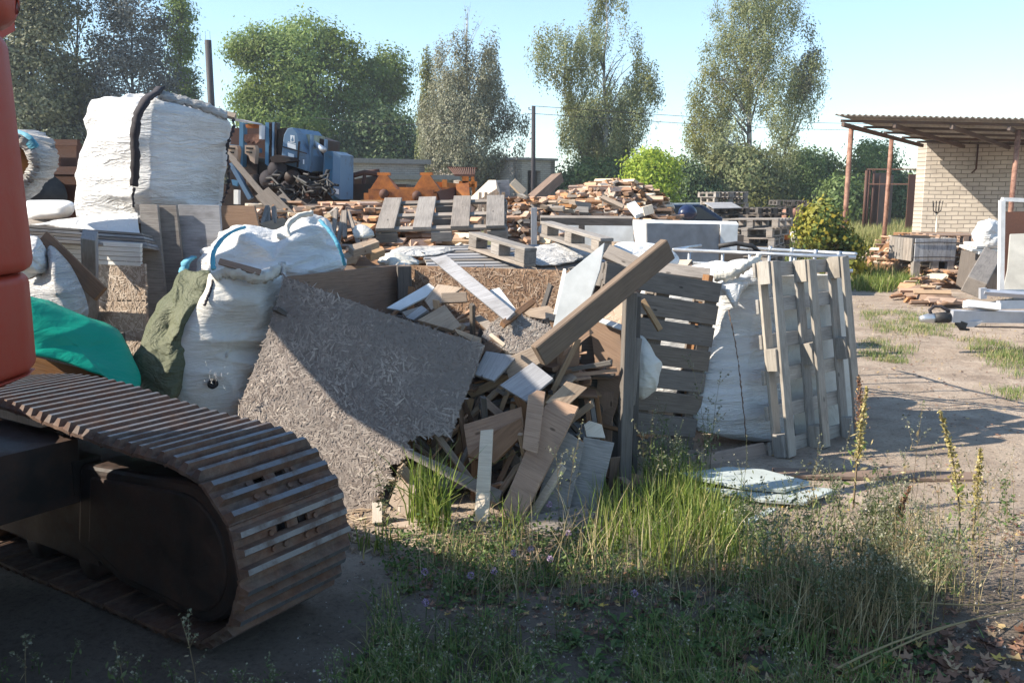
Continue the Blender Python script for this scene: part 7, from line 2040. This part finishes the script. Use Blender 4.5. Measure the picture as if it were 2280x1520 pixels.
# clover blossoms
for i, (u, v, lab) in enumerate(((1223, 1122, 'lilac clover blossom highest, against the grey planks'), (1265, 1186, 'lilac clover blossom right of centre in the grass'), (1182, 1222, 'dull brown clover head in the middle of the clover'), (1144, 1230, 'lilac clover blossom left of the dull brown head'),
                                 (1048, 1280, 'bright lilac clover blossom at the shade edge'), (946, 1272, 'lilac clover blossom leftmost at the shade edge'), (1225, 1243, 'pale clover blossom at the right of the clover patch'), (1100, 1270, 'pinkish clover blossom beside the bright one'),
                                 (1412, 1320, 'faint lilac clover blossom in the right-hand litter'), (948, 1340, 'small clover blossom in the shade below the leftmost one'))):
    g = G(u, v + 45); z = W(u, v, g.y).z; R = np.random.RandomState(i)
    t = empty('clover_flower', g, lab, 'flower', 'clover blossoms in the foreground')
    c = R.normal(0, 1, (60, 3)); c /= np.linalg.norm(c, axis=1)[:, None]; c *= .013; c[:, 2] += z
    quads('blossom', leaf_quads(c, .011, R, 0, .4), GM['lilac'], t)
    MB().tube([(0, 0, 0), (0.005, 0, z)], .0016, 4).build('stem', GM['clover'], t)
# fallen leaves: lobed, curled
def litter(name, polys, n, size, seed, label):
    R = np.random.RandomState(seed); xy = scatter_px(polys, n, R); q = []
    lob = [(0, 1), (.28, .45), (.85, .5), (.5, 0), (.6, -.55), (0, -.35), (-.6, -.55), (-.5, 0), (-.85, .5), (-.28, .45)]
    for x, y in xy:
        s = size * R.uniform(.4, 1.1) * .5; a = R.uniform(0, 6.28); tl = R.normal(0, .35, 2); cu = R.uniform(.1, .6)
        z = gz(x, y) + .004 + R.uniform(0, .012)
        P = []
        for lx, ly in lob:
            lx, ly = lx + R.normal(0, .06), ly + R.normal(0, .06)
            X = (lx * math.cos(a) - ly * math.sin(a)) * s; Y_ = (lx * math.sin(a) + ly * math.cos(a)) * s
            P.append((x + X, y + Y_, z + abs(X * tl[0] + Y_ * tl[1]) + cu * (X * X + Y_ * Y_) / s * .5))
        q.append(P)
    return quads(name, np.array(q), GM['litter'], kind='stuff', label=label, cat='leaves')
litter('fallen_leaves', [[(1640, 1400), (2280, 1380), (2280, 1640), (1500, 1640)]], 620, .075, 1, 'brown and yellow fallen leaves in the bottom right corner')
litter('fallen_leaves', [[(860, 1230), (1560, 1240), (2150, 1330), (2100, 1430), (1200, 1420), (860, 1330)], [(2150, 1130), (2280, 1140), (2280, 1260), (2150, 1240)]], 800, .04, 2, 'small dry leaves strewn through the sunlit grass strip')
litter('fallen_leaves', [[(760, 1140), (1350, 1150), (1350, 1240), (760, 1260)], [(1500, 990), (2280, 1020), (2280, 1330), (1500, 1200)]], 420, .028, 3, 'leaf crumbs on the sand around the sheet and the boards')
def splinters(name, polys, n, seed, label, L=(.01, .05)):
    R = np.random.RandomState(seed); xy = scatter_px(polys, n, R); q = []
    for x, y in xy:
        l = R.uniform(*L); a = R.uniform(0, 6.28); w = l * R.uniform(.08, .3); z = gz(x, y) + .003
        dx, dy = math.cos(a) * l, math.sin(a) * l; t1 = R.uniform(0, .01)
        q.append([(x - dx, y - dy, z), (x + dy * w / l, y - dx * w / l, z + .003), (x + dx, y + dy, z + t1), (x - dy * w / l, y + dx * w / l, z + .003)])
    quads(name, np.array(q), GM['saw'], kind='stuff', label=label, cat='wood chips')
litter('fallen_leaves', [[(1920, 640), (2280, 660), (2280, 1000), (1930, 900)]], 420, .035, 14, 'scattered dry leaf bits over the sandy yard by the trailer')
splinters('wood_chips', [[(760, 1130), (1380, 1130), (1380, 1230), (760, 1230)], [(1920, 620), (2280, 640), (2280, 700), (1920, 800)]], 1500, 8, 'wood splinters on the sand round the scrap')
# long straw stalks lying at the bottom right
for i, (p, q_, lab) in enumerate((((1880, 1530), (2300, 1385), 'upper long yellow stalk lying across the bottom right corner'), ((1860, 1545), (2300, 1350), 'lower long yellow stalk lying across the bottom right corner'), ((1960, 1395), (2300, 1330), 'thin straw stalk above the two long yellow ones'))):
    a, b = G(*p), G(*q_)
    P = [a.lerp(b, f) + V(0, 0, .05 + .05 * math.sin(f * 3.1 + i)) for f in [k / 8 for k in range(9)]]
    MB().tube(P, [.0042, .004, .004, .0036, .0034, .003, .0028, .0024, .002], 5).build('straw_stalk', GM['dry'], None, label=lab, cat='stalk')
# grass patches of the right-hand yard and the meadow behind
blades('grass', clump(S([[(1925, 750), (2030, 775), (2010, 805), (1925, 800)], [(2130, 745), (2280, 770), (2280, 850), (2190, 800)], [(2200, 860), (2280, 870), (2280, 900)], [(1920, 690), (2100, 700), (2120, 745), (1940, 740)]], 220), .07, 26), .07, .005, GM['mid'], RG, .7, .5, kind='stuff', label='short grass patches on the sandy yard by the trailer', cat='grass')
blades('grass', joinxy(clump(S([[(1905, 600), (1990, 605), (2050, 635), (1990, 650), (1910, 645)]], 90), .12, 34)), .30, .011, GM['lush'], RG, .5, .5, kind='stuff', label='bright grass clumps in front of the board heap', cat='grass')
blades('grass', clump(S([[(1900, 660), (2280, 640), (2280, 760), (1950, 760)]], 90), .08, 9), .05, .006, GM['dry'], RG, .8, .5, kind='stuff', label='sparse dry stubble on the sandy yard', cat='grass')
blades('meadow_grass', joinxy(clump(S([[(1905, 500), (2035, 505), (2035, 560), (1905, 560)]], 420), .3, 22), clump(S([[(1720, 520), (1900, 515), (1900, 590), (1720, 575)]], 200), .3, 20)), .55, .02, leafy('meadow', [(0, (0.10, 0.13, 0.03)), (.5, (0.24, 0.25, 0.08)), (1, (0.45, 0.38, 0.18))], .3), RG, .35, .5, kind='stuff', label='tall dry meadow grass between the canopy posts', cat='grass')
blades('meadow_grass', clump(S([[(-100, 452), (2040, 452), (2040, 490), (-100, 490)]], 1700), 1.0, 12), .8, .06, GM['mid'], RG, .35, .5, kind='stuff', label='rank grass along the edge of the trees', cat='grass')
blades('meadow_grass', clump(S([[(1735, 530), (1800, 530), (1800, 600), (1735, 600)], [(1860, 585), (1960, 600), (1990, 640), (1880, 620)]], 80), .12, 20), .4, .012, GM['mid'], RG, .4, .5, kind='stuff', label='green weeds round the foot of the yellowing shrub', cat='grass')
# unseen tree added behind the viewer's left shoulder to shade the foreground
tree_at = V(-5.3, -.9, 0)
def shade_tree(x, y, h0, h1, r, n, seed, label):
    R = np.random.RandomState(seed)
    t = empty('added_shade_tree', (x, y, 0), label, 'tree')
    mb = MB(); mb.tube([(0, 0, -.1), (.05, 0, h0), (0, .05, h1 * .9)], [.16, .12, .04], 9)
    for i in range(16):
        a = R.uniform(0, 6.28); z = R.uniform(h0 * .9, h1 * .8)
        mb.tube([(0, 0, z), (math.cos(a) * r * .5, math.sin(a) * r * .5, z + .4), (math.cos(a) * r * .9, math.sin(a) * r * .9, z + .6)], [.05, .03, .01], 5)
    mb.build('trunk', M['bark'], t, True)
    c = R.normal(0, 1, (n, 3)); c /= np.linalg.norm(c, axis=1)[:, None]; c *= (R.uniform(0, 1, n) ** .45 * r)[:, None]
    c[:, 2] = c[:, 2] / r * (h1 - h0) / 2 + (h0 + h1) / 2
    k = np.array([noise.noise(Vector(p) * .9 + Vector((seed, 0, 0))) > -.16 for p in c]); c = c[k]
    c = np.repeat(c, 9, 0) + R.normal(0, .16, (len(c) * 9, 3))
    quads('crown', leaf_quads(c, .14, R, .2, .8), LEAF['poplar'], t)
shade_tree(-5.6, -.9, 2.9, 7.2, 2.15, 1050, 90, 'unseen leafy tree added behind the viewer to dapple the foreground with shade')

# ------------------------------------------------------------ thin morning haze over the yard
hm_, hnt, hbs = new_mat('haze_air'); hnt.nodes.remove(hbs)
pv = hnt.nodes.new('ShaderNodeVolumePrincipled'); pv.inputs['Density'].default_value = 0.0008
pv.inputs['Color'].default_value = (0.80, 0.88, 1.0, 1)
hnt.links.new(pv.outputs[0], [n for n in hnt.nodes if n.type == 'OUTPUT_MATERIAL'][0].inputs['Volume'])
MB().box((0, 60, 12), (700, 400, 28)).build('haze', hm_, None, kind='stuff', label='thin pale haze softening the far trees', cat='haze')
